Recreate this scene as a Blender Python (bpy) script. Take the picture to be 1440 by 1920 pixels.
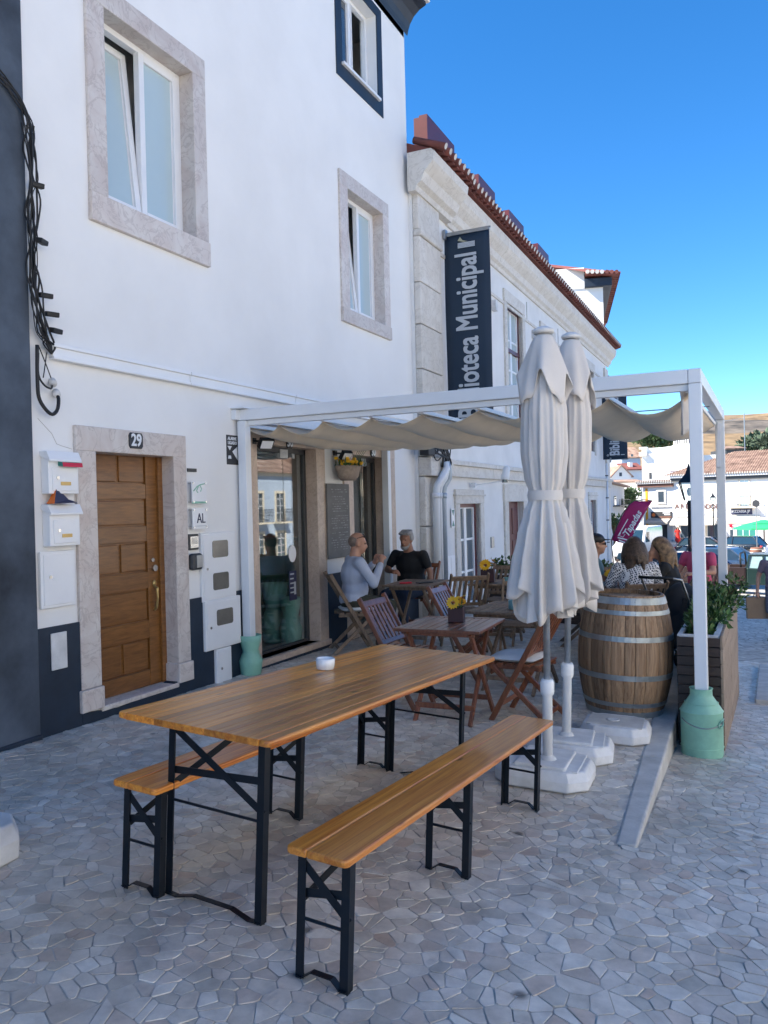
import bpy, math, random
from mathutils import Vector, Matrix, Euler
random.seed(7)
R = math.radians
for o in list(bpy.data.objects): bpy.data.objects.remove(o)
SC = bpy.context.scene
COL = SC.collection
# ---------------------------------------------------------------- camera
F, YAW, PITCH, ROLL = 1507.5, 0.4491, -0.0073, -0.0246
CAM = Vector((4.6055, 0.0, 1.4262))
IW, IH = 1440, 1920
_cy, _sy, _cp, _sp = math.cos(YAW), math.sin(YAW), math.cos(PITCH), math.sin(PITCH)
FWD = Vector((-_sy*_cp, _cy*_cp, _sp))
_r0 = Vector((_cy, _sy, 0)); _u0 = _r0.cross(FWD)
RGT = math.cos(ROLL)*_r0 + math.sin(ROLL)*_u0
UPV = -math.sin(ROLL)*_r0 + math.cos(ROLL)*_u0
cd = bpy.data.cameras.new('camera'); cam = bpy.data.objects.new('camera', cd); COL.objects.link(cam)
cd.sensor_fit = 'VERTICAL'; cd.sensor_height = 36; cd.lens = F/IH*36
cd.clip_end = 2000; cd.clip_start = 0.05
m = Matrix((RGT, UPV, -FWD)).transposed().to_4x4(); m.translation = CAM
cam.matrix_world = m
SC.camera = cam
# ---------------------------------------------------------------- light
SUN_EL, SUN_AZ = R(44), (-0.86, -0.51)      # the sun stands behind the houses, left and behind the camera
w = bpy.data.worlds.new('World'); SC.world = w; w.use_nodes = True
nt = w.node_tree; nt.nodes.clear()
sky = nt.nodes.new('ShaderNodeTexSky'); sky.sky_type = 'NISHITA'; sky.sun_disc = False
sky.sun_elevation = SUN_EL; sky.sun_rotation = math.atan2(SUN_AZ[0], SUN_AZ[1])
sky.air_density = 0.82; sky.dust_density = 0.0; sky.ozone_density = 4.5; sky.altitude = 300
bg = nt.nodes.new('ShaderNodeBackground'); bg.inputs[1].default_value = 0.098
wo = nt.nodes.new('ShaderNodeOutputWorld')
hsv = nt.nodes.new('ShaderNodeHueSaturation'); hsv.inputs['Saturation'].default_value = 1.26
nt.links.new(sky.outputs[0], hsv.inputs['Color']); nt.links.new(hsv.outputs[0], bg.inputs[0]); nt.links.new(bg.outputs[0], wo.inputs[0])
sl = bpy.data.lights.new('sun', 'SUN'); sl.energy = 5.0; sl.angle = R(0.53); sl.color = (1, .94, .84)
so = bpy.data.objects.new('sun', sl); COL.objects.link(so)
_n = math.hypot(*SUN_AZ); _d = Vector((-SUN_AZ[0]/_n*math.cos(SUN_EL), -SUN_AZ[1]/_n*math.cos(SUN_EL), -math.sin(SUN_EL)))
so.rotation_euler = _d.to_track_quat('-Z', 'Y').to_euler(); so.location = (-20, -20, 40)
SC.view_settings.view_transform = 'Standard'; SC.view_settings.look = 'None'
SC.view_settings.exposure = 1.63; SC.view_settings.gamma = 1.0; SC.view_settings.use_curve_mapping = False
SC.render.engine = 'CYCLES'
# ---------------------------------------------------------------- pixels to places
def ray(u, v): return FWD + RGT*((u-IW/2)/F) - UPV*((v-IH/2)/F)
def onx(u, v, c=0.0):
    d = ray(u, v); return CAM + d*((c-CAM.x)/d.x)
def ony(u, v, c):
    d = ray(u, v); return CAM + d*((c-CAM.y)/d.y)
def dep(u, v, z): return CAM + ray(u, v)*z
GX, GY = -.0377, -.0319
def terr(x, y): return GX*x + GY*min(y, 4.0) + (-.009*(y-4) if y > 4 else 0)
PRO = [(4, GY*4), (6.4, -.32), (16, -.96), (36, -2.3), (82, -3.0), (400, -3.4)]
def street(x, y):
    xx = min(max(x, 0), 6)
    if y <= 4: return GX*xx + GY*y
    for (a, za), (b, zb) in zip(PRO, PRO[1:]):
        if y <= b: return GX*xx + za + (zb-za)*(y-a)/(b-a)
    return GX*xx + PRO[-1][1]
def kerb_out(y): return 3.98 - .03*(y-4.06)
def kw(y): return .10+.027*(y-4.06)
# ---------------------------------------------------------------- materials
MATS = {}
def nodes(name):
    m = bpy.data.materials.new(name); m.use_nodes = True; MATS[name] = m
    t = m.node_tree; return m, t, t.nodes['Principled BSDF']
def N(t, typ, **kw):
    n = t.nodes.new(typ)
    for k, v in kw.items():
        if k.startswith('i_'): n.inputs[k[2:].replace('_', ' ')].default_value = v
        else: setattr(n, k, v)
    return n
def setp(b, col=None, rough=.6, metal=0, spec=None, coat=0, trans=0):
    if col: b.inputs['Base Color'].default_value = (*col, 1)
    b.inputs['Roughness'].default_value = rough; b.inputs['Metallic'].default_value = metal
    if spec is not None: b.inputs['Specular IOR Level'].default_value = spec
    if coat: b.inputs['Coat Weight'].default_value = coat; b.inputs['Coat Roughness'].default_value = .12
    if trans: b.inputs['Transmission Weight'].default_value = trans
def pm(name, col, rough=.6, metal=0, var=.12, scale=6, bump=.0, bscale=60, spec=None, coat=0, orand=0, island=0, col2=None, detail=6):
    """base colour broken up by noise, fine bump, optional variation from object to object"""
    m, t, b = nodes(name); setp(b, col, rough, metal, spec, coat)
    tc = N(t, 'ShaderNodeTexCoord')
    nz = N(t, 'ShaderNodeTexNoise', i_Scale=scale, i_Detail=detail, i_Roughness=.6); t.links.new(tc.outputs['Object'], nz.inputs['Vector'])
    rp = N(t, 'ShaderNodeValToRGB'); rp.color_ramp.elements[0].position = .3; rp.color_ramp.elements[1].position = .72
    c2 = col2 or tuple(min(1, c*(1+var)) for c in col); c1 = tuple(c*(1-var) for c in col)
    rp.color_ramp.elements[0].color = (*c1, 1); rp.color_ramp.elements[1].color = (*c2, 1)
    t.links.new(nz.outputs[0], rp.inputs[0]); out = rp.outputs[0]
    if orand or island:
        hs = N(t, 'ShaderNodeHueSaturation'); t.links.new(out, hs.inputs['Color'])
        if island: src = N(t, 'ShaderNodeNewGeometry').outputs['Random Per Island']; k = island
        else: src = N(t, 'ShaderNodeObjectInfo').outputs['Random']; k = orand
        mp = N(t, 'ShaderNodeMapRange'); mp.inputs[3].default_value = 1-k; mp.inputs[4].default_value = 1+k
        t.links.new(src, mp.inputs[0]); t.links.new(mp.outputs[0], hs.inputs['Value']); out = hs.outputs[0]
    t.links.new(out, b.inputs['Base Color'])
    if bump:
        n2 = N(t, 'ShaderNodeTexNoise', i_Scale=bscale, i_Detail=4); t.links.new(tc.outputs['Object'], n2.inputs['Vector'])
        bp = N(t, 'ShaderNodeBump', i_Strength=bump, i_Distance=.01); t.links.new(n2.outputs[0], bp.inputs['Height'])
        t.links.new(bp.outputs[0], b.inputs['Normal'])
    return m
def wood(name, c1, c2, stretch=(14, 1.2, 14), rough=.45, coat=0, orand=.15, bump=.15, knots=False):
    m, t, b = nodes(name); setp(b, c1, rough, 0, None, coat)
    tc = N(t, 'ShaderNodeTexCoord'); oi = N(t, 'ShaderNodeObjectInfo')
    ad = N(t, 'ShaderNodeVectorMath', operation='ADD'); sc_ = N(t, 'ShaderNodeVectorMath', operation='SCALE')
    cb = N(t, 'ShaderNodeCombineXYZ'); t.links.new(oi.outputs['Random'], cb.inputs[0]); t.links.new(oi.outputs['Random'], cb.inputs[1]); t.links.new(oi.outputs['Random'], cb.inputs[2])
    sc_.inputs['Scale'].default_value = 37; t.links.new(cb.outputs[0], sc_.inputs[0])
    t.links.new(tc.outputs['Object'], ad.inputs[0]); t.links.new(sc_.outputs[0], ad.inputs[1])
    mp = N(t, 'ShaderNodeMapping'); mp.inputs['Scale'].default_value = stretch; t.links.new(ad.outputs[0], mp.inputs[0])
    nz = N(t, 'ShaderNodeTexNoise', i_Scale=2.2, i_Detail=7, i_Roughness=.62, i_Distortion=.7); t.links.new(mp.outputs[0], nz.inputs['Vector'])
    rp = N(t, 'ShaderNodeValToRGB'); rp.color_ramp.elements[0].position = .32; rp.color_ramp.elements[1].position = .68
    rp.color_ramp.elements[0].color = (*c1, 1); rp.color_ramp.elements[1].color = (*c2, 1); t.links.new(nz.outputs[0], rp.inputs[0])
    out = rp.outputs[0]
    if knots:
        mk = N(t, 'ShaderNodeMapping'); mk.inputs['Scale'].default_value = (9, 3.2, 9); t.links.new(ad.outputs[0], mk.inputs[0])
        vo = N(t, 'ShaderNodeTexVoronoi', i_Scale=1.0); t.links.new(mk.outputs[0], vo.inputs['Vector'])
        kr = N(t, 'ShaderNodeValToRGB'); kr.color_ramp.elements[0].position = .03; kr.color_ramp.elements[1].position = .13
        kr.color_ramp.elements[0].color = (.25, .16, .1, 1); kr.color_ramp.elements[1].color = (1, 1, 1, 1); t.links.new(vo.outputs['Distance'], kr.inputs[0])
        mx = N(t, 'ShaderNodeMix', data_type='RGBA', blend_type='MULTIPLY'); mx.inputs[0].default_value = 1
        t.links.new(out, mx.inputs[6]); t.links.new(kr.outputs[0], mx.inputs[7]); out = mx.outputs[2]
    hs = N(t, 'ShaderNodeHueSaturation'); t.links.new(out, hs.inputs['Color'])
    mr = N(t, 'ShaderNodeMapRange'); mr.inputs[3].default_value = 1-orand; mr.inputs[4].default_value = 1+orand
    t.links.new(oi.outputs['Random'], mr.inputs[0]); t.links.new(mr.outputs[0], hs.inputs['Value']); t.links.new(hs.outputs[0], b.inputs['Base Color'])
    if bump:
        bp = N(t, 'ShaderNodeBump', i_Strength=bump, i_Distance=.004); t.links.new(nz.outputs[0], bp.inputs['Height']); t.links.new(bp.outputs[0], b.inputs['Normal'])
    return m
def marble(name, base, vein, pink, scale=3.0, rough=.45, orand=.07, island=0):
    m, t, b = nodes(name); setp(b, base, rough)
    tc = N(t, 'ShaderNodeTexCoord'); oi = N(t, 'ShaderNodeObjectInfo')
    cb = N(t, 'ShaderNodeCombineXYZ')
    for i in range(3): t.links.new(oi.outputs['Random'], cb.inputs[i])
    sc_ = N(t, 'ShaderNodeVectorMath', operation='SCALE'); sc_.inputs['Scale'].default_value = 23; t.links.new(cb.outputs[0], sc_.inputs[0])
    ad = N(t, 'ShaderNodeVectorMath', operation='ADD'); t.links.new(tc.outputs['Object'], ad.inputs[0]); t.links.new(sc_.outputs[0], ad.inputs[1])
    n1 = N(t, 'ShaderNodeTexNoise', i_Scale=scale, i_Detail=6, i_Roughness=.65, i_Distortion=1.2); t.links.new(ad.outputs[0], n1.inputs['Vector'])
    r1 = N(t, 'ShaderNodeValToRGB'); r1.color_ramp.elements[0].position = .35; r1.color_ramp.elements[1].position = .65
    r1.color_ramp.elements[0].color = (*pink, 1); r1.color_ramp.elements[1].color = (*base, 1); t.links.new(n1.outputs[0], r1.inputs[0])
    n2 = N(t, 'ShaderNodeTexNoise', i_Scale=scale*1.3, i_Detail=9, i_Roughness=.6, i_Distortion=2.2); t.links.new(ad.outputs[0], n2.inputs['Vector'])
    r2 = N(t, 'ShaderNodeValToRGB'); e = r2.color_ramp.elements; e[0].position = .47; e[1].position = .535
    e[0].color = (0, 0, 0, 1); e[1].color = (0, 0, 0, 1); x = e.new(.5); x.color = (1, 1, 1, 1); t.links.new(n2.outputs[0], r2.inputs[0])
    ml = N(t, 'ShaderNodeMath', operation='MULTIPLY'); ml.inputs[1].default_value = .55; t.links.new(r2.outputs[0], ml.inputs[0])
    mx = N(t, 'ShaderNodeMix', data_type='RGBA'); t.links.new(ml.outputs[0], mx.inputs[0]); t.links.new(r1.outputs[0], mx.inputs[6]); mx.inputs[7].default_value = (*vein, 1)
    hs = N(t, 'ShaderNodeHueSaturation'); t.links.new(mx.outputs[2], hs.inputs['Color'])
    mr = N(t, 'ShaderNodeMapRange'); mr.inputs[3].default_value = 1-orand; mr.inputs[4].default_value = 1+orand
    t.links.new(oi.outputs['Random'], mr.inputs[0]); t.links.new(mr.outputs[0], hs.inputs['Value']); t.links.new(hs.outputs[0], b.inputs['Base Color'])
    n3 = N(t, 'ShaderNodeTexNoise', i_Scale=45, i_Detail=3); t.links.new(tc.outputs['Object'], n3.inputs['Vector'])
    bp = N(t, 'ShaderNodeBump', i_Strength=.12, i_Distance=.004); t.links.new(n3.outputs[0], bp.inputs['Height']); t.links.new(bp.outputs[0], b.inputs['Normal'])
    return m
def glass(name, tint=(.8, .9, .9), refl=1.0):
    """thin sheet of glass: transparent, mirror-like towards grazing angles"""
    m = bpy.data.materials.new(name); m.use_nodes = True; MATS[name] = m; t = m.node_tree; t.nodes.clear()
    tr = N(t, 'ShaderNodeBsdfTransparent'); tr.inputs[0].default_value = (*tint, 1)
    gl = N(t, 'ShaderNodeBsdfGlossy'); gl.inputs['Roughness'].default_value = .015
    lw = N(t, 'ShaderNodeLayerWeight'); pw = N(t, 'ShaderNodeMath', operation='POWER'); pw.inputs[1].default_value = 3.2; t.links.new(lw.outputs['Facing'], pw.inputs[0])
    mu = N(t, 'ShaderNodeMath', operation='MULTIPLY_ADD', use_clamp=True); mu.inputs[1].default_value = .9*refl; mu.inputs[2].default_value = .07*refl; t.links.new(pw.outputs[0], mu.inputs[0])
    mx = N(t, 'ShaderNodeMixShader'); t.links.new(mu.outputs[0], mx.inputs[0]); t.links.new(tr.outputs[0], mx.inputs[1]); t.links.new(gl.outputs[0], mx.inputs[2])
    o = N(t, 'ShaderNodeOutputMaterial'); t.links.new(mx.outputs[0], o.inputs[0]); return m
def stone_paving(name):
    """marble chips: each island its own tint, blotches of dirt across the ground"""
    m, t, b = nodes(name); setp(b, (.4, .38, .37), .42)
    ge = N(t, 'ShaderNodeNewGeometry'); oi = N(t, 'ShaderNodeObjectInfo')
    sm = N(t, 'ShaderNodeMath', operation='ADD'); t.links.new(ge.outputs['Random Per Island'], sm.inputs[0]); t.links.new(oi.outputs['Random'], sm.inputs[1])
    fr = N(t, 'ShaderNodeMath', operation='FRACT'); t.links.new(sm.outputs[0], fr.inputs[0])
    rp = N(t, 'ShaderNodeValToRGB'); rp.color_ramp.interpolation = 'LINEAR'
    cols = [(0, (.57, .53, .47)), (.16, (.78, .73, .66)), (.3, (.64, .57, .50)), (.44, (.85, .81, .74)), (.58, (.68, .58, .50)), (.66, (.58, .54, .48)), (.82, (.84, .78, .70)), (.92, (.62, .50, .42)), (1, (.70, .65, .59))]
    while len(rp.color_ramp.elements) < len(cols): rp.color_ramp.elements.new(.5)
    for e, (p, c) in zip(rp.color_ramp.elements, cols): e.position = p; e.color = (*c, 1)
    t.links.new(fr.outputs[0], rp.inputs[0])
    n1 = N(t, 'ShaderNodeTexNoise', i_Scale=9, i_Detail=8, i_Roughness=.65); t.links.new(ge.outputs['Position'], n1.inputs['Vector'])
    r1 = N(t, 'ShaderNodeValToRGB'); r1.color_ramp.elements[0].position = .3; r1.color_ramp.elements[1].position = .7
    r1.color_ramp.elements[0].color = (.66, .64, .62, 1); r1.color_ramp.elements[1].color = (1.06, 1.05, 1.03, 1); t.links.new(n1.outputs[0], r1.inputs[0])
    mx = N(t, 'ShaderNodeMix', data_type='RGBA', blend_type='MULTIPLY'); mx.inputs[0].default_value = 1
    t.links.new(rp.outputs[0], mx.inputs[6]); t.links.new(r1.outputs[0], mx.inputs[7])
    n2 = N(t, 'ShaderNodeTexNoise', i_Scale=1.1, i_Detail=5); t.links.new(ge.outputs['Position'], n2.inputs['Vector'])
    r2 = N(t, 'ShaderNodeValToRGB'); r2.color_ramp.elements[0].position = .36; r2.color_ramp.elements[1].position = .6
    r2.color_ramp.elements[0].color = (.80, .79, .77, 1); r2.color_ramp.elements[1].color = (1, 1, 1, 1); t.links.new(n2.outputs[0], r2.inputs[0])
    m2 = N(t, 'ShaderNodeMix', data_type='RGBA', blend_type='MULTIPLY'); m2.inputs[0].default_value = 1
    t.links.new(mx.outputs[2], m2.inputs[6]); t.links.new(r2.outputs[0], m2.inputs[7])
    vo = N(t, 'ShaderNodeTexVoronoi', i_Scale=1.7); t.links.new(ge.outputs['Position'], vo.inputs['Vector'])     # chewing-gum and oil spots
    r3 = N(t, 'ShaderNodeValToRGB'); r3.color_ramp.elements[0].position = .025; r3.color_ramp.elements[1].position = .06
    r3.color_ramp.elements[0].color = (.3, .3, .3, 1); r3.color_ramp.elements[1].color = (1, 1, 1, 1); t.links.new(vo.outputs['Distance'], r3.inputs[0])
    m3 = N(t, 'ShaderNodeMix', data_type='RGBA', blend_type='MULTIPLY'); m3.inputs[0].default_value = 1
    t.links.new(m2.outputs[2], m3.inputs[6]); t.links.new(r3.outputs[0], m3.inputs[7])
    t.links.new(m3.outputs[2], b.inputs['Base Color'])
    n4 = N(t, 'ShaderNodeTexNoise', i_Scale=38, i_Detail=5); t.links.new(ge.outputs['Position'], n4.inputs['Vector'])
    bp = N(t, 'ShaderNodeBump', i_Strength=.3, i_Distance=.006); t.links.new(n4.outputs[0], bp.inputs['Height']); t.links.new(bp.outputs[0], b.inputs['Normal'])
    return m
def far_paving(name):
    m, t, b = nodes(name); setp(b, (.4, .38, .36), .6)
    ge = N(t, 'ShaderNodeNewGeometry')
    vo = N(t, 'ShaderNodeTexVoronoi', i_Scale=6.5, i_Randomness=.9); t.links.new(ge.outputs['Position'], vo.inputs['Vector'])
    ve = N(t, 'ShaderNodeTexVoronoi', feature='DISTANCE_TO_EDGE', i_Scale=6.5, i_Randomness=.9); t.links.new(ge.outputs['Position'], ve.inputs['Vector'])
    sp = N(t, 'ShaderNodeSeparateColor'); t.links.new(vo.outputs['Color'], sp.inputs[0])
    rp = N(t, 'ShaderNodeValToRGB'); rp.color_ramp.elements[0].color = (.36, .335, .31, 1); rp.color_ramp.elements[1].color = (.54, .51, .47, 1); t.links.new(sp.outputs[0], rp.inputs[0])
    r2 = N(t, 'ShaderNodeValToRGB'); r2.color_ramp.elements[0].position = .02; r2.color_ramp.elements[1].position = .09
    r2.color_ramp.elements[0].color = (.45, .44, .42, 1); r2.color_ramp.elements[1].color = (1, 1, 1, 1); t.links.new(ve.outputs['Distance'], r2.inputs[0])
    mx = N(t, 'ShaderNodeMix', data_type='RGBA', blend_type='MULTIPLY'); mx.inputs[0].default_value = 1
    t.links.new(rp.outputs[0], mx.inputs[6]); t.links.new(r2.outputs[0], mx.inputs[7]); t.links.new(mx.outputs[2], b.inputs['Base Color'])
    return m
pm('plaster', (.80, .80, .79), .85, var=.05, scale=.9, bump=.3, bscale=7, detail=9)
pm('plaster_old', (.76, .75, .73), .88, var=.07, scale=1.6, bump=.16, bscale=20)
pm('plaster_sun', (.80, .78, .74), .9, var=.05, scale=.5)
pm('plaster_grey', (.52, .53, .55), .9, var=.06, scale=.5)
pm('plaster_blue', (.42, .50, .60), .9, var=.06, scale=.5)
pm('navy', (.010, .021, .040), .55, var=.25, scale=5, bump=.1, bscale=30)
pm('navy_wall', (.032, .046, .070), .75, var=.6, scale=1.3, bump=.3, bscale=9, col2=(.105, .135, .18), detail=10)
marble('marble', (.67, .625, .58), (.38, .32, .29), (.57, .49, .445))
marble('marble_warm', (.60, .48, .38), (.36, .27, .21), (.50, .38, .30))
marble('limestone', (.70, .665, .61), (.46, .42, .37), (.62, .575, .51), scale=2, rough=.7)
pm('white_paint', (.80, .81, .82), .35, var=.03, scale=3)
pm('white_metal', (.76, .78, .80), .38, var=.03, scale=4)
pm('white_pvc', (.78, .79, .80), .3, var=.02)
pm('white_plastic', (.66, .66, .65), .55, var=.24, scale=5, bump=.15, col2=(.78, .78, .78), detail=9)
pm('dirty_plastic', (.60, .60, .60), .6, var=.22, scale=5, bump=.15)
pm('black_steel', (.006, .009, .014), .42, var=.3, scale=8, spec=.35)
pm('black_rubber', (.012, .012, .013), .6)
pm('dark_grey', (.05, .052, .055), .5)
pm('grey_metal', (.35, .36, .37), .35, .8, var=.12, scale=9)
pm('galvanised', (.42, .45, .47), .38, .85, var=.22, scale=14)
pm('steel', (.6, .6, .6), .22, 1.0)
pm('brass', (.45, .33, .14), .35, .9)
wood('varnished_pine', (.47, .115, .010), (.86, .36, .055), (26, .8, 26), .33, .3, .36, .06, True)
wood('pine_end', (.28, .10, .035), (.46, .22, .08), (30, 30, 8), .4, .3, .3, .1)
wood('door_oak', (.135, .050, .009), (.25, .105, .024), (22, 2.2, 22), .4, .25, .06, .08)
wood('red_wood', (.15, .045, .020), (.27, .105, .050), (16, 16, 1.2), .32, .35, .18, .1)
wood('teak', (.14, .088, .052), (.29, .20, .135), (16, 16, 1.2), .65, 0, .18, .15)
wood('barrel_oak', (.15, .082, .042), (.37, .24, .14), (26, 26, 1.4), .65, 0, .42, .25)
wood('planter_dark', (.028, .017, .013), (.055, .034, .026), (2, 16, 16), .55, 0, .2, .1)
wood('planter_light', (.19, .135, .095), (.38, .29, .215), (16, 16, 1.5), .8, 0, .12, .3)
pm('hoop', (.34, .38, .40), .42, .75, var=.25, scale=10)
pm('mint', (.25, .50, .38), .5, var=.16, scale=7, bump=.12, bscale=18)
pm('teal', (.24, .56, .49), .4, var=.15, scale=6)
pm('ceramic_blue', (.13, .28, .30), .3, var=.15, scale=8)
pm('ceramic_white', (.80, .82, .84), .18, coat=.4, var=.02)
pm('cushion', (.66, .67, .66), .9, var=.08, scale=8, bump=.2, bscale=70)
pm('canvas', (.90, .78, .62), .9, var=.06, scale=3, bump=.1, bscale=120)
pm('parasol_cloth', (.78, .74, .70), .9, var=.07, scale=2.5, bump=.15, bscale=90)
pm('tile_red', (.17, .052, .040), .8, var=.3, scale=4, orand=.25, island=0)
pm('tile_mortar', (.60, .57, .52), .9, var=.15, scale=6)
pm('tile_roof', (.24, .13, .09), .85, var=.5, scale=1.3, col2=(.40, .27, .20), island=.22)
pm('maroon', (.10, .014, .018), .4, var=.15)
pm('concrete', (.50, .485, .455), .85, var=.2, scale=6, bump=.3, bscale=45)
pm('mortar', (.46, .43, .385), .95, var=.45, scale=7, bump=.5, bscale=60)
stone_paving('paving'); far_paving('far_paving')
pm('asphalt', (.10, .10, .10), .9, var=.2, scale=3)
glass('shop_glass', (.93, .96, .96), 1.35); glass('clear_glass', (.85, .92, .92), .9)
pm('pane_blue', (.46, .57, .60), .07, var=.06, scale=.6, spec=.6)
pm('pane_dark', (.05, .07, .09), .04, var=.2, scale=.6, spec=1.0)
pm('banner', (.012, .030, .058), .7, var=.06, scale=2)
pm('lettering', (.50, .54, .58), .7, var=.02)
pm('gold_logo', (.42, .42, .30), .7)
pm('magenta', (.50, .03, .17), .6, var=.08)
pm('blackboard', (.17, .165, .16), .8, var=.18, scale=5)
pm('chalk', (.36, .36, .355), .9)
pm('yellow', (.85, .46, .012), .6, var=.1, scale=20)
pm('flower_dark', (.25, .07, .01), .8)
pm('flower_box', (.045, .012, .014), .5, var=.2)
pm('basket', (.34, .27, .22), .8, var=.2, scale=30, bump=.4, bscale=80)
pm('leaf', (.055, .12, .030), .55, var=.5, scale=3, island=.45)
pm('leaf_far', (.07, .12, .045), .7, var=.4, scale=1, island=.4)
pm('leaf_grey', (.08, .115, .070), .8, var=.3, scale=.5, island=.4)
pm('stem', (.10, .07, .035), .8)
pm('skin', (.46, .24, .16), .5, var=.08, scale=8)
pm('skin_dark', (.34, .165, .105), .5, var=.08, scale=8)
pm('hair_grey', (.33, .32, .31), .7, var=.3, scale=30, bump=.6, bscale=90)
pm('hair_short', (.20, .15, .12), .7, var=.3, scale=30)
pm('hair_brown', (.035, .021, .014), .5, var=.5, scale=30, bump=.8, bscale=70, col2=(.11, .068, .045))
pm('hair_blond', (.10, .055, .026), .5, var=.5, scale=18, bump=.8, bscale=60, col2=(.36, .22, .11))
pm('hair_black', (.010, .009, .009), .5)
pm('shirt_blue', (.44, .48, .58), .85, var=.08, scale=9, bump=.35, bscale=14)
pm('shirt_black', (.008, .009, .012), .8, var=.2, bump=.3, bscale=14)
pm('shirt_teal', (.10, .18, .21), .85, var=.1, bump=.3, bscale=14)
pm('shirt_mauve', (.17, .13, .16), .85, var=.1, bump=.3, bscale=14)
pm('shirt_pink', (.55, .07, .15), .8)
pm('red_dress', (.72, .03, .02), .8)
pm('olive', (.045, .045, .030), .85); pm('denim', (.030, .045, .085), .85, var=.2); pm('shorts_grey', (.12, .13, .17), .85)
pm('paper_bag', (.27, .18, .11), .8, var=.1)
pm('shoe', (.05, .03, .025), .6)
pm('car_dark', (.012, .016, .022), .18, coat=.6); pm('car_blue', (.010, .045, .13), .15, coat=.6); pm('car_white', (.62, .64, .64), .2, coat=.5)
pm('car_pickup', (.030, .018, .016), .35, coat=.3); pm('car_green', (.012, .028, .024), .3, coat=.3)
pm('car_glass', (.015, .035, .05), .04, spec=1.0); pm('car_glass_light', (.25, .36, .36), .08, spec=1.0)
pm('rim', (.35, .36, .37), .3, .8); pm('tail_red', (.6, .01, .03), .3)
pm('parasol_green', (.02, .36, .13), .7); pm('ochre', (.75, .34, .02), .8); pm('cream', (.70, .62, .48), .9)
pm('awning', (.46, .40, .34), .9); pm('awning_light', (.66, .62, .55), .9); pm('teal_shop', (.03, .20, .17), .4)
pm('orange', (.75, .16, .02), .6); pm('sign_dark', (.035, .036, .04), .6); pm('sign_blue', (.030, .035, .085), .6); pm('sign_brown', (.16, .07, .045), .7); pm('letter_brown', (.17, .10, .085), .8)
pm('room', (.20, .21, .21), .8); pm('room_floor', (.07, .065, .06), .5)
pm('dry_grass', (.15, .10, .052), .95, var=.4, scale=.2, col2=(.29, .195, .10), detail=12); pm('scrub', (.045, .040, .036), .95, var=.7, scale=.16, col2=(.19, .155, .12), detail=14)
def translucent(name, k):
    t = MATS[name].node_tree; b = t.nodes['Principled BSDF']; tr = N(t, 'ShaderNodeBsdfTranslucent'); mx = N(t, 'ShaderNodeMixShader'); mx.inputs[0].default_value = k
    src = b.inputs['Base Color'].links[0].from_socket; t.links.new(src, tr.inputs[0]); o = t.nodes['Material Output']; t.links.new(b.outputs[0], mx.inputs[1]); t.links.new(tr.outputs[0], mx.inputs[2]); t.links.new(mx.outputs[0], o.inputs[0])
translucent('canvas', .62); translucent('parasol_cloth', .2); translucent('magenta', .3)
def pattern_cloth(name):
    m, t, b = nodes(name); setp(b, (.02, .03, .08), .85)
    tc = N(t, 'ShaderNodeTexCoord'); mp = N(t, 'ShaderNodeMapping'); mp.inputs['Rotation'].default_value = (.6, .2, .78); mp.inputs['Scale'].default_value = (46, 46, 46)
    t.links.new(tc.outputs['Object'], mp.inputs[0]); ck = N(t, 'ShaderNodeTexVoronoi', feature='DISTANCE_TO_EDGE', i_Scale=1.0, i_Randomness=.12); t.links.new(mp.outputs[0], ck.inputs['Vector'])
    rp = N(t, 'ShaderNodeValToRGB'); rp.color_ramp.interpolation = 'CONSTANT'; rp.color_ramp.elements[0].color = (.72, .72, .74, 1); rp.color_ramp.elements[1].position = .13; rp.color_ramp.elements[1].color = (.014, .02, .055, 1)
    t.links.new(ck.outputs['Distance'], rp.inputs[0]); t.links.new(rp.outputs[0], b.inputs['Base Color'])
pattern_cloth('pattern')
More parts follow.
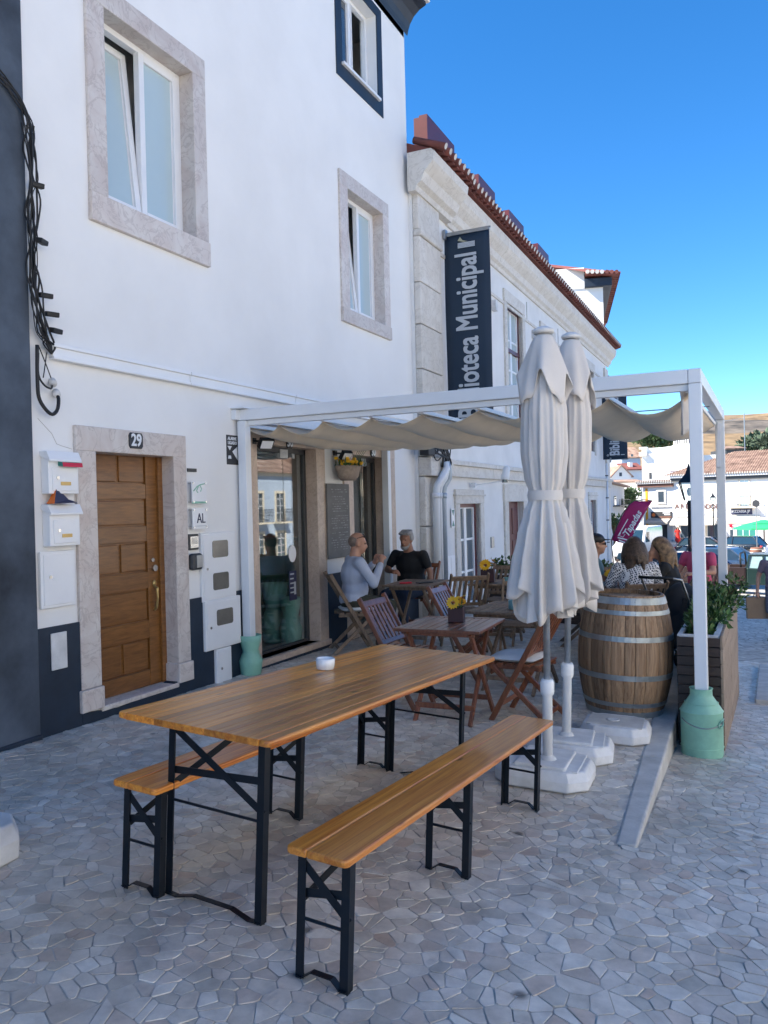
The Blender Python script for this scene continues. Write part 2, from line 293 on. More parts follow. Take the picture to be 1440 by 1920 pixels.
# ---------------------------------------------------------------- mesh building
def frame_from(d):
    d = d.normalized(); a = Vector((0, 0, 1)) if abs(d.z) < .9 else Vector((1, 0, 0))
    x = d.cross(a).normalized(); return x, d.cross(x).normalized()
class MB:
    def __init__(s): s.v = []; s.f = []; s.mi = []; s.cur = 0
    def add(s, vs, fs):
        o = len(s.v); s.v += [tuple(p) for p in vs]; s.f += [tuple(i+o for i in f) for f in fs]; s.mi += [s.cur]*len(fs); return s
    def box(s, c, d, rot=None):
        x, y, z = d[0]/2, d[1]/2, d[2]/2
        P = [Vector(p) for p in [(-x,-y,-z),(x,-y,-z),(x,y,-z),(-x,y,-z),(-x,-y,z),(x,-y,z),(x,y,z),(-x,y,z)]]
        if rot is not None: M = rot if isinstance(rot, Matrix) else Euler(rot).to_matrix(); P = [M @ p for p in P]
        return s.add([p+Vector(c) for p in P], [(0,3,2,1),(4,5,6,7),(0,1,5,4),(1,2,6,5),(2,3,7,6),(3,0,4,7)])
    def bx(s, x0, x1, y0, y1, z0, z1): return s.box(((x0+x1)/2, (y0+y1)/2, (z0+z1)/2), (abs(x1-x0), abs(y1-y0), abs(z1-z0)))
    def bar(s, p, q, w, h, up=(0, 0, 1)):
        p, q = Vector(p), Vector(q); d = (q-p).normalized(); u = Vector(up)
        if abs(d.dot(u)) > .98: u = Vector((0, 1, 0))
        x = d.cross(u).normalized(); y = x.cross(d).normalized()
        P = [e + x*a*w/2 + y*b*h/2 for e in (p, q) for a, b in ((-1,-1),(1,-1),(1,1),(-1,1))]
        return s.add(P, [(0,1,2,3),(7,6,5,4),(0,4,5,1),(1,5,6,2),(2,6,7,3),(3,7,4,0)])
    def tube(s, pts, r, n=8, cap=True):
        pts = [Vector(p) for p in pts]; rs = r if isinstance(r, (list, tuple)) else [r]*len(pts); P = []; Fs = []; X = None
        for i, p in enumerate(pts):
            d = (pts[min(i+1, len(pts)-1)]-pts[max(i-1, 0)])
            if d.length < 1e-9: d = Vector((0, 0, 1))
            if X is None: X, Y = frame_from(d)
            else:
                dn = d.normalized(); X = (X - dn*X.dot(dn)); X = X.normalized() if X.length > 1e-6 else frame_from(d)[0]; Y = dn.cross(X)
            for k in range(n):
                a = 2*math.pi*k/n; P.append(p + (X*math.cos(a)+Y*math.sin(a))*rs[i])
        for i in range(len(pts)-1):
            for k in range(n): Fs.append((i*n+k, i*n+(k+1) % n, (i+1)*n+(k+1) % n, (i+1)*n+k))
        if cap: Fs += [tuple(range(n))[::-1], tuple(range((len(pts)-1)*n, len(pts)*n))]
        return s.add(P, Fs)
    def lathe(s, prof, n=24, c=(0, 0, 0), cap=True, sx=1, sy=1):
        P = []; Fs = []
        for r, z in prof:
            for k in range(n):
                a = 2*math.pi*k/n; P.append((c[0]+r*math.cos(a)*sx, c[1]+r*math.sin(a)*sy, c[2]+z))
        for i in range(len(prof)-1):
            for k in range(n): Fs.append((i*n+k, i*n+(k+1) % n, (i+1)*n+(k+1) % n, (i+1)*n+k))
        if cap: Fs += [tuple(range(n))[::-1], tuple(range((len(prof)-1)*n, len(prof)*n))]
        return s.add(P, Fs)
    def ell(s, c, r, rot=None, n=12, k=8):
        M = Euler(rot).to_matrix() if rot else Matrix.Identity(3); P = [Vector((0, 0, -r[2]))]; Fs = []
        for j in range(1, k):
            t = math.pi*j/k-math.pi/2
            for i in range(n):
                a = 2*math.pi*i/n; P.append(Vector((r[0]*math.cos(t)*math.cos(a), r[1]*math.cos(t)*math.sin(a), r[2]*math.sin(t))))
        P.append(Vector((0, 0, r[2]))); L = len(P)-1
        for i in range(n): Fs.append((0, 1+(i+1) % n, 1+i)); Fs.append((L, L-n+i, L-n+(i+1) % n))
        for j in range(k-2):
            for i in range(n): a = 1+j*n; Fs.append((a+i, a+(i+1) % n, a+n+(i+1) % n, a+n+i))
        return s.add([M @ p + Vector(c) for p in P], Fs)
    def cap(s, p, q, r0, r1, n=10):
        """capsule with tapering radius"""
        p, q = Vector(p), Vector(q); d = q-p; L = d.length; d = d/L if L > 1e-6 else Vector((0, 0, 1))
        pts = []; rs = []
        for t in (-1, -.8, -.45): pts.append(p+d*r0*t); rs.append(r0*math.sqrt(max(1-t*t, .0004)))
        pts += [p, q]; rs += [r0, r1]
        for t in (.45, .8, 1): pts.append(q+d*r1*t); rs.append(r1*math.sqrt(max(1-t*t, .0004)))
        return s.tube(pts, rs, n)
    def prism(s, poly, axis, a, b):
        """poly in the two other axes, extruded from a to b along axis"""
        n = len(poly)
        def mk(t, p): return {'x': (t, p[0], p[1]), 'y': (p[0], t, p[1]), 'z': (p[0], p[1], t)}[axis]
        return s.add([mk(a, p) for p in poly]+[mk(b, p) for p in poly], [tuple(range(n))[::-1], tuple(range(n, 2*n))]+[(i, (i+1) % n, n+(i+1) % n, n+i) for i in range(n)])
    def quad(s, a, b, c, d): return s.add([a, b, c, d], [(0, 1, 2, 3)])
    def mesh(s, name, mat, smooth=False, off=None):
        me = bpy.data.meshes.new(name)
        vs = s.v if off is None else [(p[0]-off[0], p[1]-off[1], p[2]-off[2]) for p in s.v]
        me.from_pydata(vs, [], s.f)
        for q in (mat if isinstance(mat, (list, tuple)) else [mat]): me.materials.append(MATS[q])
        if any(s.mi): me.polygons.foreach_set('material_index', s.mi)
        if smooth: me.polygons.foreach_set('use_smooth', [True]*len(me.polygons))
        import bmesh as B
        bm = B.new(); bm.from_mesh(me); B.ops.recalc_face_normals(bm, faces=bm.faces); bm.to_mesh(me); bm.free()
        return me
    def build(s, name, mat, parent=None, smooth=False, bevel=0, world=False, subsurf=0, seg=2):
        off = parent.location if (world and parent is not None) else None
        o = bpy.data.objects.new(name, s.mesh(name, mat, smooth, off)); COL.objects.link(o)
        if parent is not None: o.parent = parent
        if bevel:
            md = o.modifiers.new('bevel', 'BEVEL'); md.width = bevel; md.segments = seg; md.limit_method = 'ANGLE'; md.angle_limit = R(40)
        if subsurf: md = o.modifiers.new('sub', 'SUBSURF'); md.levels = subsurf; md.render_levels = subsurf
        return o
def tag(o, label=None, cat=None, group=None, kind=None):
    if label: o['label'] = label
    if cat: o['category'] = cat
    if group: o['group'] = group
    if kind: o['kind'] = kind
    return o
def thing(name, loc, label, cat, rz=0, group=None, up=None):
    o = bpy.data.objects.new(name, None); COL.objects.link(o); o.location = loc; o.empty_display_size = .1
    if up is not None:
        z = Vector(up).normalized(); x = Vector((math.cos(rz), math.sin(rz), 0)); x = (x - z*x.dot(z)).normalized(); y = z.cross(x)
        o.rotation_euler = Matrix((x, y, z)).transposed().to_euler()
    else: o.rotation_euler = (0, 0, rz)
    return tag(o, label, cat, group)
def copy_tree(o, parent=None):
    c = o.copy(); COL.objects.link(c); c.parent = parent
    for ch in list(o.children): copy_tree(ch, c)
    return c
TERR_UP = (-GX, -GY, 1); FLAT_UP = (-GX, .009, 1)
def text_mesh(txt, size=1.0, bold=0.0, xs=1.0, ext=.002, align='CENTER', shear=0):
    cu = bpy.data.curves.new('txt', 'FONT'); cu.body = txt; cu.size = size; cu.extrude = ext; cu.offset = bold; cu.align_x = align; cu.align_y = 'CENTER'; cu.shear = shear; cu.resolution_u = 3
    o = bpy.data.objects.new('txt', cu); COL.objects.link(o); bpy.context.view_layer.update()
    dg = bpy.context.evaluated_depsgraph_get(); me = bpy.data.meshes.new_from_object(o.evaluated_get(dg))
    bpy.data.objects.remove(o); bpy.data.curves.remove(cu)
    for v in me.vertices: v.co.x *= xs
    return me
def text(name, txt, size, M, mat, parent=None, world=True, **kw):
    """M: matrix taking text plane (x right, y up, z out) to place"""
    me = text_mesh(txt, size, **kw); me.transform(M)
    if world and parent is not None: me.transform(Matrix.Translation(-Vector(parent.location)))
    me.materials.clear(); me.materials.append(MATS[mat]); me.name = name
    o = bpy.data.objects.new(name, me); COL.objects.link(o); o.parent = parent; return o
def wallM(y, z, x=0.0):      # text upright on a wall facing +X, read along +Y
    M = Matrix(((0, 0, 1), (1, 0, 0), (0, 1, 0))).to_4x4(); M.translation = (x, y, z); return M
def faceM(x, y, z):          # text upright on a surface facing -Y
    M = Matrix(((1, 0, 0), (0, 0, -1), (0, 1, 0))).to_4x4(); M.translation = (x, y, z); return M
# ---------------------------------------------------------------- ground
def ground_mesh():
    b = MB()
    xs = [-400, -150, -60, -25, -10, -4, -1, 0, 1, 2, 3, 3.9, 4.2, 5, 6, 8, 12, 20, 40, 80, 150, 400]
    ys = [-60, -20, -6, -2, 0, 2, 4, 5, 6.4, 8, 10, 12, 14, 16, 20, 24, 28, 32, 36, 44, 52, 60, 70, 82, 100, 130, 170, 230, 320, 600]
    def z(x, y): return street(x, y) - (.035 if (-1 <= y <= 14.2 and -.5 <= x <= 9) else .0)
    P = [(x, y, z(x, y)) for y in ys for x in xs]; n = len(xs)
    Fs = [(j*n+i, j*n+i+1, (j+1)*n+i+1, (j+1)*n+i) for j in range(len(ys)-1) for i in range(n-1)]
    return b.add(P, Fs)
g = ground_mesh().build('ground', 'far_paving'); tag(g, kind='structure')
# mortar bed under the marble chips: terrace, street and the apron in front
pv = MB()
def patch(f, xr, yr, dz=0):
    xs, ys = xr, yr; n = len(xs)
    pv.add([(x if not callable(x) else x(y), y, f((x if not callable(x) else x(y)), y)+dz) for y in ys for x in xs], [(j*n+i, j*n+i+1, (j+1)*n+i+1, (j+1)*n+i) for j in range(len(ys)-1) for i in range(n-1)])
patch(terr, [-.02, 2, 4, 6, 9], [-1, 0, 2, 4.0])
patch(terr, [-.02, 2, lambda y: kerb_out(y)-kw(y)+.01], [4.0, 6, 8, 10, 12.5])
patch(street, [lambda y: kerb_out(y)-.01, 4.4, 5, 6, 9], [4.0, 5, 6.4, 8, 10, 12, 14.0])
pav = pv.build('pavement', 'mortar'); tag(pav, kind='structure')
def stones():
    rnd = random.Random(3); sp = .064; pts = []
    nx, ny = int(6.6/sp), int(11.6/sp)
    for j in range(ny):
        for i in range(nx):
            px = i*sp + (sp/2 if j % 2 else 0) + rnd.uniform(-.62, .62)*sp; py = .9 + j*sp + rnd.uniform(-.5, .5)*sp
            if rnd.random() < .22: continue
            pts.append((px, py))
    grid = {}
    for k, (x, y) in enumerate(pts): grid.setdefault((int(x/sp), int(y/sp)), []).append(k)
    def clip(poly, nx_, ny_, d):    # keep nx*x+ny*y <= d
        out = []
        for i in range(len(poly)):
            a, b = poly[i], poly[(i+1) % len(poly)]; da = nx_*a[0]+ny_*a[1]-d; db = nx_*b[0]+ny_*b[1]-d
            if da <= 0: out.append(a)
            if da*db < 0: t = da/(da-db); out.append((a[0]+(b[0]-a[0])*t, a[1]+(b[1]-a[1])*t))
        return out
    cells = []
    for k, (x, y) in enumerate(pts):
        right = x > kerb_out(y)-kw(y)/2
        if y > 4.06 and kerb_out(y)-kw(y)-.015 < x < kerb_out(y)+.015: continue
        if x < .03 or x > 6.5 or y > 12.3: continue
        P = [(x-.14, y-.14), (x+.14, y-.14), (x+.14, y+.14), (x-.14, y+.14)]
        ci, cj = int(x/sp), int(y/sp)
        gap = rnd.uniform(.001, .004)
        for dj in range(-2, 3):
            for di in range(-2, 3):
                for q in grid.get((ci+di, cj+dj), ()):
                    if q == k: continue
                    a, b = pts[q]; dx, dy = a-x, b-y; L = math.hypot(dx, dy)
                    if L > .26 or L < 1e-6: continue
                    nx_, ny_ = dx/L, dy/L
                    P = clip(P, nx_, ny_, nx_*x+ny_*y+L/2-gap)
                    if len(P) < 3: break
        if y > 4.06:
            if right: P = clip(P, -1, -.03, -(kerb_out(0)+.012))
            else: P = clip(P, 1, .057, 3.98-.10+.057*4.06-.008)
        elif 3.7 < x < 4.1: P = clip(P, 0, 1, 4.05)
        P = clip(P, -1, 0, -.015)
        if len(P) >= 3: cells.append((x, y, right and y > 4.06, P))
    return cells
def stone_mesh(b, P, st, rnd):
    cx = sum(p[0] for p in P)/len(P); cy = sum(p[1] for p in P)/len(P); f = street if st else terr; n = len(P)
    # drop tiny edges
    Q = [p for i, p in enumerate(P) if math.hypot(p[0]-P[i-1][0], p[1]-P[i-1][1]) > .006]
    if len(Q) < 3: return False
    # blunt the corners
    B = []
    for i in range(len(Q)):
        a, c, d = Q[i-1], Q[i], Q[(i+1) % len(Q)]
        for o in (a, d):
            L = math.hypot(o[0]-c[0], o[1]-c[1]); t = min(.3, .006/L*rnd.uniform(.3, 1.6)); B.append((c[0]+(o[0]-c[0])*t, c[1]+(o[1]-c[1])*t))
    n = len(B); h = rnd.uniform(.0015, .0045); tx, ty = rnd.uniform(-.03, .03), rnd.uniform(-.03, .03)
    def zt(x, y): return f(x, y)+h+tx*(x-cx)+ty*(y-cy)
    lo = [(x, y, f(x, y)-.012) for x, y in B]
    s1 = .0; mid = [(x, y, zt(x, y)-.0008) for x, y in B]
    k = 1-.0012/max(.02, min(math.hypot(x-cx, y-cy) for x, y in B))
    top = [(cx+(x-cx)*k, cy+(y-cy)*k, zt(cx+(x-cx)*k, cy+(y-cy)*k)) for x, y in B]
    Fs = [tuple(range(2*n, 3*n))]
    for i in range(n):
        j = (i+1) % n; Fs.append((i, j, n+j, n+i)); Fs.append((n+i, n+j, 2*n+j, 2*n+i))
    b.add(lo+mid+top, Fs); return True
def visible(x, y, z):
    d = Vector((x, y, z))-CAM; w_ = d.dot(FWD)
    if w_ < .3: return None
    u = IW/2+F*d.dot(RGT)/w_; v = IH/2-F*d.dot(UPV)/w_
    return w_ if (-20 < u < IW+20 and -20 < v < IH+20) else None
cells = stones(); rnd = random.Random(11)
ranked = sorted([c for c in cells if visible(c[0], c[1], terr(c[0], c[1]))], key=lambda c: visible(c[0], c[1], terr(c[0], c[1])))
near = set(id(c) for c in ranked[:300]); bulk = MB()
for c in cells:
    if id(c) in near:
        b = MB()
        if stone_mesh(b, c[3], c[2], rnd): b.build('paving_stone', 'paving', pav)
    else: stone_mesh(bulk, c[3], c[2], rnd)
tag(bulk.build('paving_stones', 'paving', pav), kind='stuff')
# kerb of the terrace: three concrete lengths growing out of the slope
kb = thing('kerb', (3.9, 4.06, terr(3.9, 4.06)), None, None); tag(kb, kind='structure')
ks = [4.06, 5.55, 7.1, 8.8, 10.6, 12.5]
for a, c in zip(ks, ks[1:]):
    b = MB(); c2 = c-.006
    P = []
    for y in (a, c2):
        xo = kerb_out(y); zt = terr(xo, y)+.012
        P += [(xo-kw(y), y, zt-.1), (xo, y, min(street(xo, y)-.05, zt-.06)), (xo, y, zt), (xo-kw(y), y, zt)]
    b.add(P, [(0, 1, 2, 3), (7, 6, 5, 4), (0, 4, 5, 1), (1, 5, 6, 2), (2, 6, 7, 3), (3, 7, 4, 0)])
    b.build('kerb_stone', 'concrete', kb, bevel=.012, world=True)
# a second low kerb edge further down the street
b = MB(); b.box((4.52, 10.3, street(4.5, 10.3)+.0), (.2, 2.9, .10), (-.066, 0, 0)); o = b.build('kerb', 'concrete', None, bevel=.012); tag(o, kind='structure')
# ---------------------------------------------------------------- the white townhouse
def wall_grid(b, x, y0, y1, z0, z1, holes, depth):
    """front sheet of a wall facing +X with openings and their reveals"""
    ys = sorted({y0, y1, *[h[0] for h in holes], *[h[1] for h in holes]}); zs = sorted({z0, z1, *[h[2] for h in holes], *[h[3] for h in holes]})
    for i in range(len(ys)-1):
        for j in range(len(zs)-1):
            cy, cz = (ys[i]+ys[i+1])/2, (zs[j]+zs[j+1])/2
            if any(h[0] < cy < h[1] and h[2] < cz < h[3] for h in holes): continue
            b.quad((x, ys[i], zs[j]), (x, ys[i+1], zs[j]), (x, ys[i+1], zs[j+1]), (x, ys[i], zs[j+1]))
    for a, c, d, e in holes:
        q = x-depth
        b.quad((x, a, d), (q, a, d), (q, a, e), (x, a, e)); b.quad((x, c, d), (x, c, e), (q, c, e), (q, c, d))
        b.quad((x, a, e), (q, a, e), (q, c, e), (x, c, e)); b.quad((x, a, d), (x, c, d), (q, c, d), (q, a, d))
H = thing('townhouse', (0, 4.0, -.1), 'tall white plastered house with navy plinth, pink marble window frames and door 29', 'house')
TOPZ = 8.25
D29 = (4.52, 5.40, -.05, 1.895); S1 = (6.64, 7.80, -.07, 2.085); S2 = (8.665, 9.56, -.1, 2.065)
W1 = (4.725, 5.79, 3.865, 5.345); W2 = (8.70, 9.69, 3.83, 5.315); W3 = (8.68, 9.67, 6.81, 7.93)
b = MB(); wall_grid(b, 0, 3.95, 10.6, -.6, TOPZ, [D29, S1, S2, W1, W2, W3], .24)
b.quad((0, 10.6, -.6), (-9, 10.6, -.6), (-9, 10.6, TOPZ), (0, 10.6, TOPZ)); b.quad((-9, 3.95, -.6), (-9, 10.6, -.6), (-9, 10.6, TOPZ), (-9, 3.95, TOPZ))
b.quad((0, 3.95, TOPZ), (0, 10.6, TOPZ), (-9, 10.6, TOPZ), (-9, 3.95, TOPZ)); b.quad((0, 3.95, -.6), (0, 3.95, TOPZ), (-9, 3.95, TOPZ), (-9, 3.95, -.6))
b.build('wall', 'plaster', H, world=True)
# navy plinth between the openings, proud of the wall; lower edge follows the pavement
for a, c, zt in [(3.955, 4.335, .632), (5.555, 6.47, .655), (8.0, 8.435, .66), (9.88, 10.595, .67)]:
    b = MB(); b.bx(0, .018, a, c, -.55, zt); b.build('plinth', 'navy', H, world=True, bevel=.004)
b = MB(); b.add([(.02, 4.335, -.5), (.02, 5.555, -.5), (.02, 5.555, .02), (.02, 5.3, -.045), (.02, 5.0, -.075), (.02, 4.7, -.085), (.02, 4.5, -.06), (.02, 4.335, -.04),
    (-.1, 4.335, -.5), (-.1, 5.555, -.5), (-.1, 5.555, .02), (-.1, 5.3, -.045), (-.1, 5.0, -.075), (-.1, 4.7, -.085), (-.1, 4.5, -.06), (-.1, 4.335, -.04)],
    [tuple(range(8))]+[(i, i+8, (i+1) % 8+8, (i+1) % 8) for i in range(8)]); b.build('plinth', 'navy', H, world=True)
b = MB(); b.bx(0, .05, 6.47, 8.0, -.5, -.13); b.build('plinth', 'navy', H, world=True, bevel=.004)
b = MB(); b.bx(0, .05, 8.435, 9.88, -.5, -.14); b.build('plinth', 'navy', H, world=True, bevel=.004)
def surround(open_, oy0, oy1, ztop, zbot, mat, proud=.03, sill=None, blocks=False, rev=.2):
    y0, y1, z0, z1 = open_; p = proud
    zb = zbot if sill is None else sill[1]
    for a, c in ((oy0, y0), (y1, oy1)):
        zz = zb + (.165 if blocks else 0)
        b = MB(); b.bx(-rev, p, a+.001-(.004 if a == y1 else 0), c-.001+(.005 if c == y0 else 0), zz+.002, z1-.002); b.build('jamb', mat, H, world=True, bevel=.006)
        if blocks: b = MB(); b.bx(-rev, p+.018, a-.018, c+.012, zb, zz); b.build('base_block', mat, H, world=True, bevel=.008)
    b = MB(); b.bx(-rev, p+.001, oy0, oy1, z1-.004, ztop); b.build('lintel', mat, H, world=True, bevel=.006)
    if sill: b = MB(); b.bx(-rev, p+.012, oy0-.004, oy1+.004, sill[0], sill[1]-.002); b.build('sill', mat, H, world=True, bevel=.006)
surround(D29, 4.33, 5.56, 2.078, -.04, 'marble', blocks=True)
b = MB(); b.bx(-.24, .03, 4.52, 5.40, -.075, -.035); b.build('threshold', 'marble', H, world=True, bevel=.01)
surround(S1, 6.465, 7.985, 2.205, -.11, 'marble_warm', .025)
b = MB(); b.bx(-.24, .06, 6.47, 7.99, -.13, -.07); b.build('threshold', 'marble_warm', H, world=True, bevel=.008)
surround(S2, 8.435, 9.88, 2.205, -.14, 'marble_warm', .025)
b = MB(); b.bx(-.24, .06, 8.44, 9.88, -.16, -.1); b.build('threshold', 'marble_warm', H, world=True, bevel=.008)
surround(W1, 4.545, 5.965, 5.525, 0, 'marble', .028, sill=(3.645, 3.865), rev=.15)
surround(W2, 8.505, 9.865, 5.49, 0, 'marble', .028, sill=(3.66, 3.83), rev=.15)
b = MB()
for (a, c, d, e) in [(8.53, 8.68, 6.635, 8.065), (9.67, 9.82, 6.635, 8.065), (8.68, 9.67, 7.93, 8.065), (8.68, 9.67, 6.635, 6.81)]: b.bx(0, .012, a, c, d, e)
b.build('painted_band', 'navy', H, world=True)
b = MB(); b.bx(-.2, .05, 8.66, 9.69, 6.80, 6.835); b.build('sill', 'white_paint', H, world=True, bevel=.004)
# white pvc windows: fixed frame, two sashes, panes
def sash(parent, y0, y1, z0, z1, x, tilt=0.0, pane='pane_blue', swing=0.0, sw=.062):
    b = MB()
    for q in [(y0, y0+sw, z0, z1), (y1-sw, y1, z0, z1), (y0+sw, y1-sw, z0, z0+sw), (y0+sw, y1-sw, z1-sw, z1)]: b.bx(-.03, .03, q[0]-y0, q[1]-y0, q[2]-z0, q[3]-z0)
    for q in [(y0+sw, y0+sw+.012, z0+sw, z1-sw), (y1-sw-.012, y1-sw, z0+sw, z1-sw)]: b.bx(-.012, .012, q[0]-y0, q[1]-y0, q[2]-z0, q[3]-z0)
    s = b.build('sash', 'white_pvc', parent, bevel=.005)
    s.location = Vector((x, y0, z0))-parent.location-(parent.parent.location if parent.parent else Vector())
    s.rotation_euler = (0, -tilt, swing)
    g_ = MB(); g_.bx(-.006, .006, sw-.005, y1-y0-sw+.005, sw-.005, z1-z0-sw+.005); p = g_.build('pane', pane, parent)
    p.location = s.location; p.rotation_euler = s.rotation_euler
    return s
def pvc_window(op, tilt_left, name='window'):
    y0, y1, z0, z1 = op; x = -.16; fw = .05
    b = MB()
    for q in [(y0, y0+fw, z0, z1), (y1-fw, y1, z0, z1), (y0+fw, y1-fw, z0, z0+fw), (y0+fw, y1-fw, z1-fw, z1)]: b.bx(x-.035, x+.035, *q)
    w_ = b.build('window', 'white_pvc', H, world=True, bevel=.006)
    m_ = (y0+y1)/2
    def part(*a, **k):
        s = sash(w_, *a, **k); return s
    part(y0+fw-.008, m_-.002, z0+fw-.008, z1-fw+.008, x+.012, tilt=tilt_left)
    part(m_+.002, y1-fw+.008, z0+fw-.008, z1-fw+.008, x+.014)
    b = MB(); b.bx(-.5, -.46, y0-.3, y1+.3, z0-.2, z1+.3); b.build('blind', 'white_paint', H, world=True)
    return w_
pvc_window(W1, .10); pvc_window(W2, .10)
y0, y1, z0, z1 = W3; b = MB()
for q in [(y0, y0+.05, z0, z1), (y1-.05, y1, z0, z1), (y0+.05, y1-.05, z0, z0+.05), (y0+.05, y1-.05, z1-.05, z1)]: b.bx(-.20, -.14, *q)
w3 = b.build('window', 'white_pvc', H, world=True, bevel=.006)
sash(w3, 9.2, 9.62, 6.86, 7.88, -.15, swing=.5, pane='pane_blue'); sash(w3, 8.74, 9.18, 6.86, 7.88, -.16, swing=0, pane='pane_dark')
b = MB(); b.bx(-1.2, -1.1, 8.2, 10.2, 6.4, 8.2); b.build('inner_wall', 'plaster', H, world=True)
# cable duct that runs along the facade as a string course
for a, c in [(4.13, 5.62), (5.626, 7.35), (7.356, 9.2), (9.206, 10.58)]:
    b = MB(); b.bx(0, .045, a, c, 2.535, 2.635); b.bx(0, .062, a, c, 2.612, 2.642); b.bx(0, .056, a, c, 2.527, 2.55); b.build('string_course', 'white_paint', H, world=True, bevel=.005)
# navy cove, white fillet and tiled eaves
cv = [(0, 7.92), (.02, 8.0), (.05, 8.08), (.11, 8.17), (.20, 8.24), (.30, 8.28), (.30, 8.33), (0, 8.33)]
b = MB(); b.prism([(p[0], p[1]+.28) for p in cv], 'y', 3.96, 10.72); b.build('cove', 'navy', H, world=True)
b = MB(); b.bx(-.2, .35, 3.96, 10.76, 8.60, 8.72); b.bx(-.2, -.0, 3.96, 10.6, 8.1, 8.6); b.build('eaves_fillet', 'plaster', H, world=True, bevel=.01)
b = MB(); b.prism([(.5, 8.74), (-4.5, 10.6), (-9.4, 8.74), (-9.4, 8.68), (.5, 8.70)], 'y', 3.9, 10.82); rf = b.build('roof', 'tile_red', H, world=True)
for i in range(31):
    y = 3.95+i*.225; b = MB(); b.tube([(.56, y, 8.76), (.1, y, 8.93)], [.085, .075], 8); b.build('roof_tile', 'tile_red', rf).location = -H.location
# oak door with raised panels, recessed in the surround
b = MB(); b.bx(-.20, -.15, 4.47, 5.45, -.035, 1.93); dr = b.build('door', 'door_oak', H, world=True)
def in_door(b, name, mat, bev=.004): 
    o = b.build(name, mat, dr, bevel=bev)
    o.location = -H.location; return o
dy0, dy1 = 4.60, 5.22
lay = [(.135, 'rail'), (.265, 'two'), (.15, 'rail'), (.265, 'one'), (.14, 'rail'), (.255, 'two'), (.13, 'rail'), (.225, 'one'), (.125, 'rail'), (.26, 'two'), (.0, 'rail')]
z = -.03
for hgt, kind in lay:
    top = min(z+hgt, 1.90) if hgt else 1.90
    if kind == 'rail': b = MB(); b.bx(-.15, -.128, dy0-.1, dy1, z, top); in_door(b, 'rail', 'door_oak')
    elif kind == 'one': b = MB(); b.bx(-.15, -.136, dy0+.012, dy1-.012, z+.014, top-.014); in_door(b, 'panel', 'door_oak', .008)
    else:
        my = (dy0+dy1)/2
        for a, c in ((dy0+.012, my-.016), (my+.016, dy1-.012)): b = MB(); b.bx(-.15, -.136, a, c, z+.014, top-.014); in_door(b, 'panel', 'door_oak', .008)
    z = top
b = MB(); b.bx(-.15, -.126, dy1+.002, 5.40, -.03, 1.90); in_door(b, 'stile', 'door_oak')
b = MB(); b.bx(-.15, -.126, 4.50, dy0-.102, -.03, 1.90); in_door(b, 'stile', 'door_oak')
b = MB(); b.bx(-.15, -.10, 5.345, 5.40, -.03, 1.90); in_door(b, 'door_frame', 'door_oak')
b = MB(); b.tube([(-.126, 5.285, .95), (-.10, 5.285, .95)], .028, 12); in_door(b, 'lock', 'steel', 0)
b = MB(); b.tube([(-.122, 5.285, .80), (-.09, 5.285, .78), (-.085, 5.285, .70), (-.10, 5.285, .62), (-.124, 5.285, .60)], [.012, .014, .010, .012, .016], 8); b.ell((-.118, 5.285, .82), (.012, .022, .03)); in_door(b, 'handle', 'brass', 0)
b = MB(); b.tube([(-.126, 5.27, 1.02), (-.11, 5.27, 1.02)], .018, 10); in_door(b, 'latch_plate', 'steel', 0)
b = MB(); b.bx(-.3, -.2, 4.4, 5.5, -.1, 2.0); b.build('inner_wall', 'room', H, world=True)
# shop behind the two glass doorways
b = MB(); y0, y1 = 6.2, 10.3; x0 = -4.5
for q in [((-.245, y0, -.12), (x0, y0, -.12), (x0, y1, -.12), (-.245, y1, -.12)), ((-.245, y0, 2.5), (-.245, y1, 2.5), (x0, y1, 2.5), (x0, y0, 2.5)), ((x0, y0, -.12), (x0, y0, 2.5), (x0, y1, 2.5), (x0, y1, -.12)),
          ((-.245, y0, -.12), (-.245, y0, 2.5), (x0, y0, 2.5), (x0, y0, -.12)), ((-.245, y1, -.12), (x0, y1, -.12), (x0, y1, 2.5), (-.245, y1, 2.5))]: b.quad(*q)
b.build('shop_room', 'room', H, world=True)
b = MB(); b.bx(-2.6, -1.8, 8.2, 10.2, -.12, .95); b.bx(-2.65, -1.75, 8.15, 10.2, .95, 1.0); b.build('shop_counter', 'teal_shop', H, world=True)
def glass_door(op, split, side):
    y0, y1, z0, z1 = op
    b = MB(); b.bx(-.17, -.12, y0, y0+.035, z0, z1); b.bx(-.17, -.12, y1-.05, y1, z0, z1); b.bx(-.17, -.12, y0, y1, z1-.06, z1); b.bx(-.165, -.125, y0, y1, z0, z0+.03)
    f_ = b.build('shop_door', 'dark_grey', H, world=True, bevel=.004)
    for a, c in ((y0+.035, split-.006), (split+.006, y1-.05)):
        b = MB(); b.bx(-.150, -.140, a, c, z0+.03, z1-.06); o = b.build('pane', 'shop_glass', f_); o.location = -H.location
    b = MB(); b.bx(-.16, -.11, split-.09, split+.06, z1-.12, z1-.02); o = b.build('hinge', 'grey_metal', f_, bevel=.004); o.location = -H.location
    b = MB(); b.bx(-.155, -.13, y1-.26, y1-.21, z1-.11, z1-.04); o = b.build('hinge', 'grey_metal', f_, bevel=.004); o.location = -H.location
    if side:
        b = MB(); b.tube([(-.09, y0+.11, .55), (-.07, y0+.11, .58), (-.07, y0+.11, 1.02), (-.09, y0+.11, 1.05)], .014, 8); o = b.build('handle', 'steel', f_, smooth=True); o.location = -H.location
    return f_
f1 = glass_door(S1, 7.36, True); f2 = glass_door(S2, 9.22, False)
for k in range(6):
    b = MB(); b.tube([(-.20, 6.66, 2.06-k*.045), (-.20, 7.4, 2.06-k*.045)], .024, 8); o = b.build('shutter_slat', 'grey_metal', f1, smooth=True); o.location = -H.location
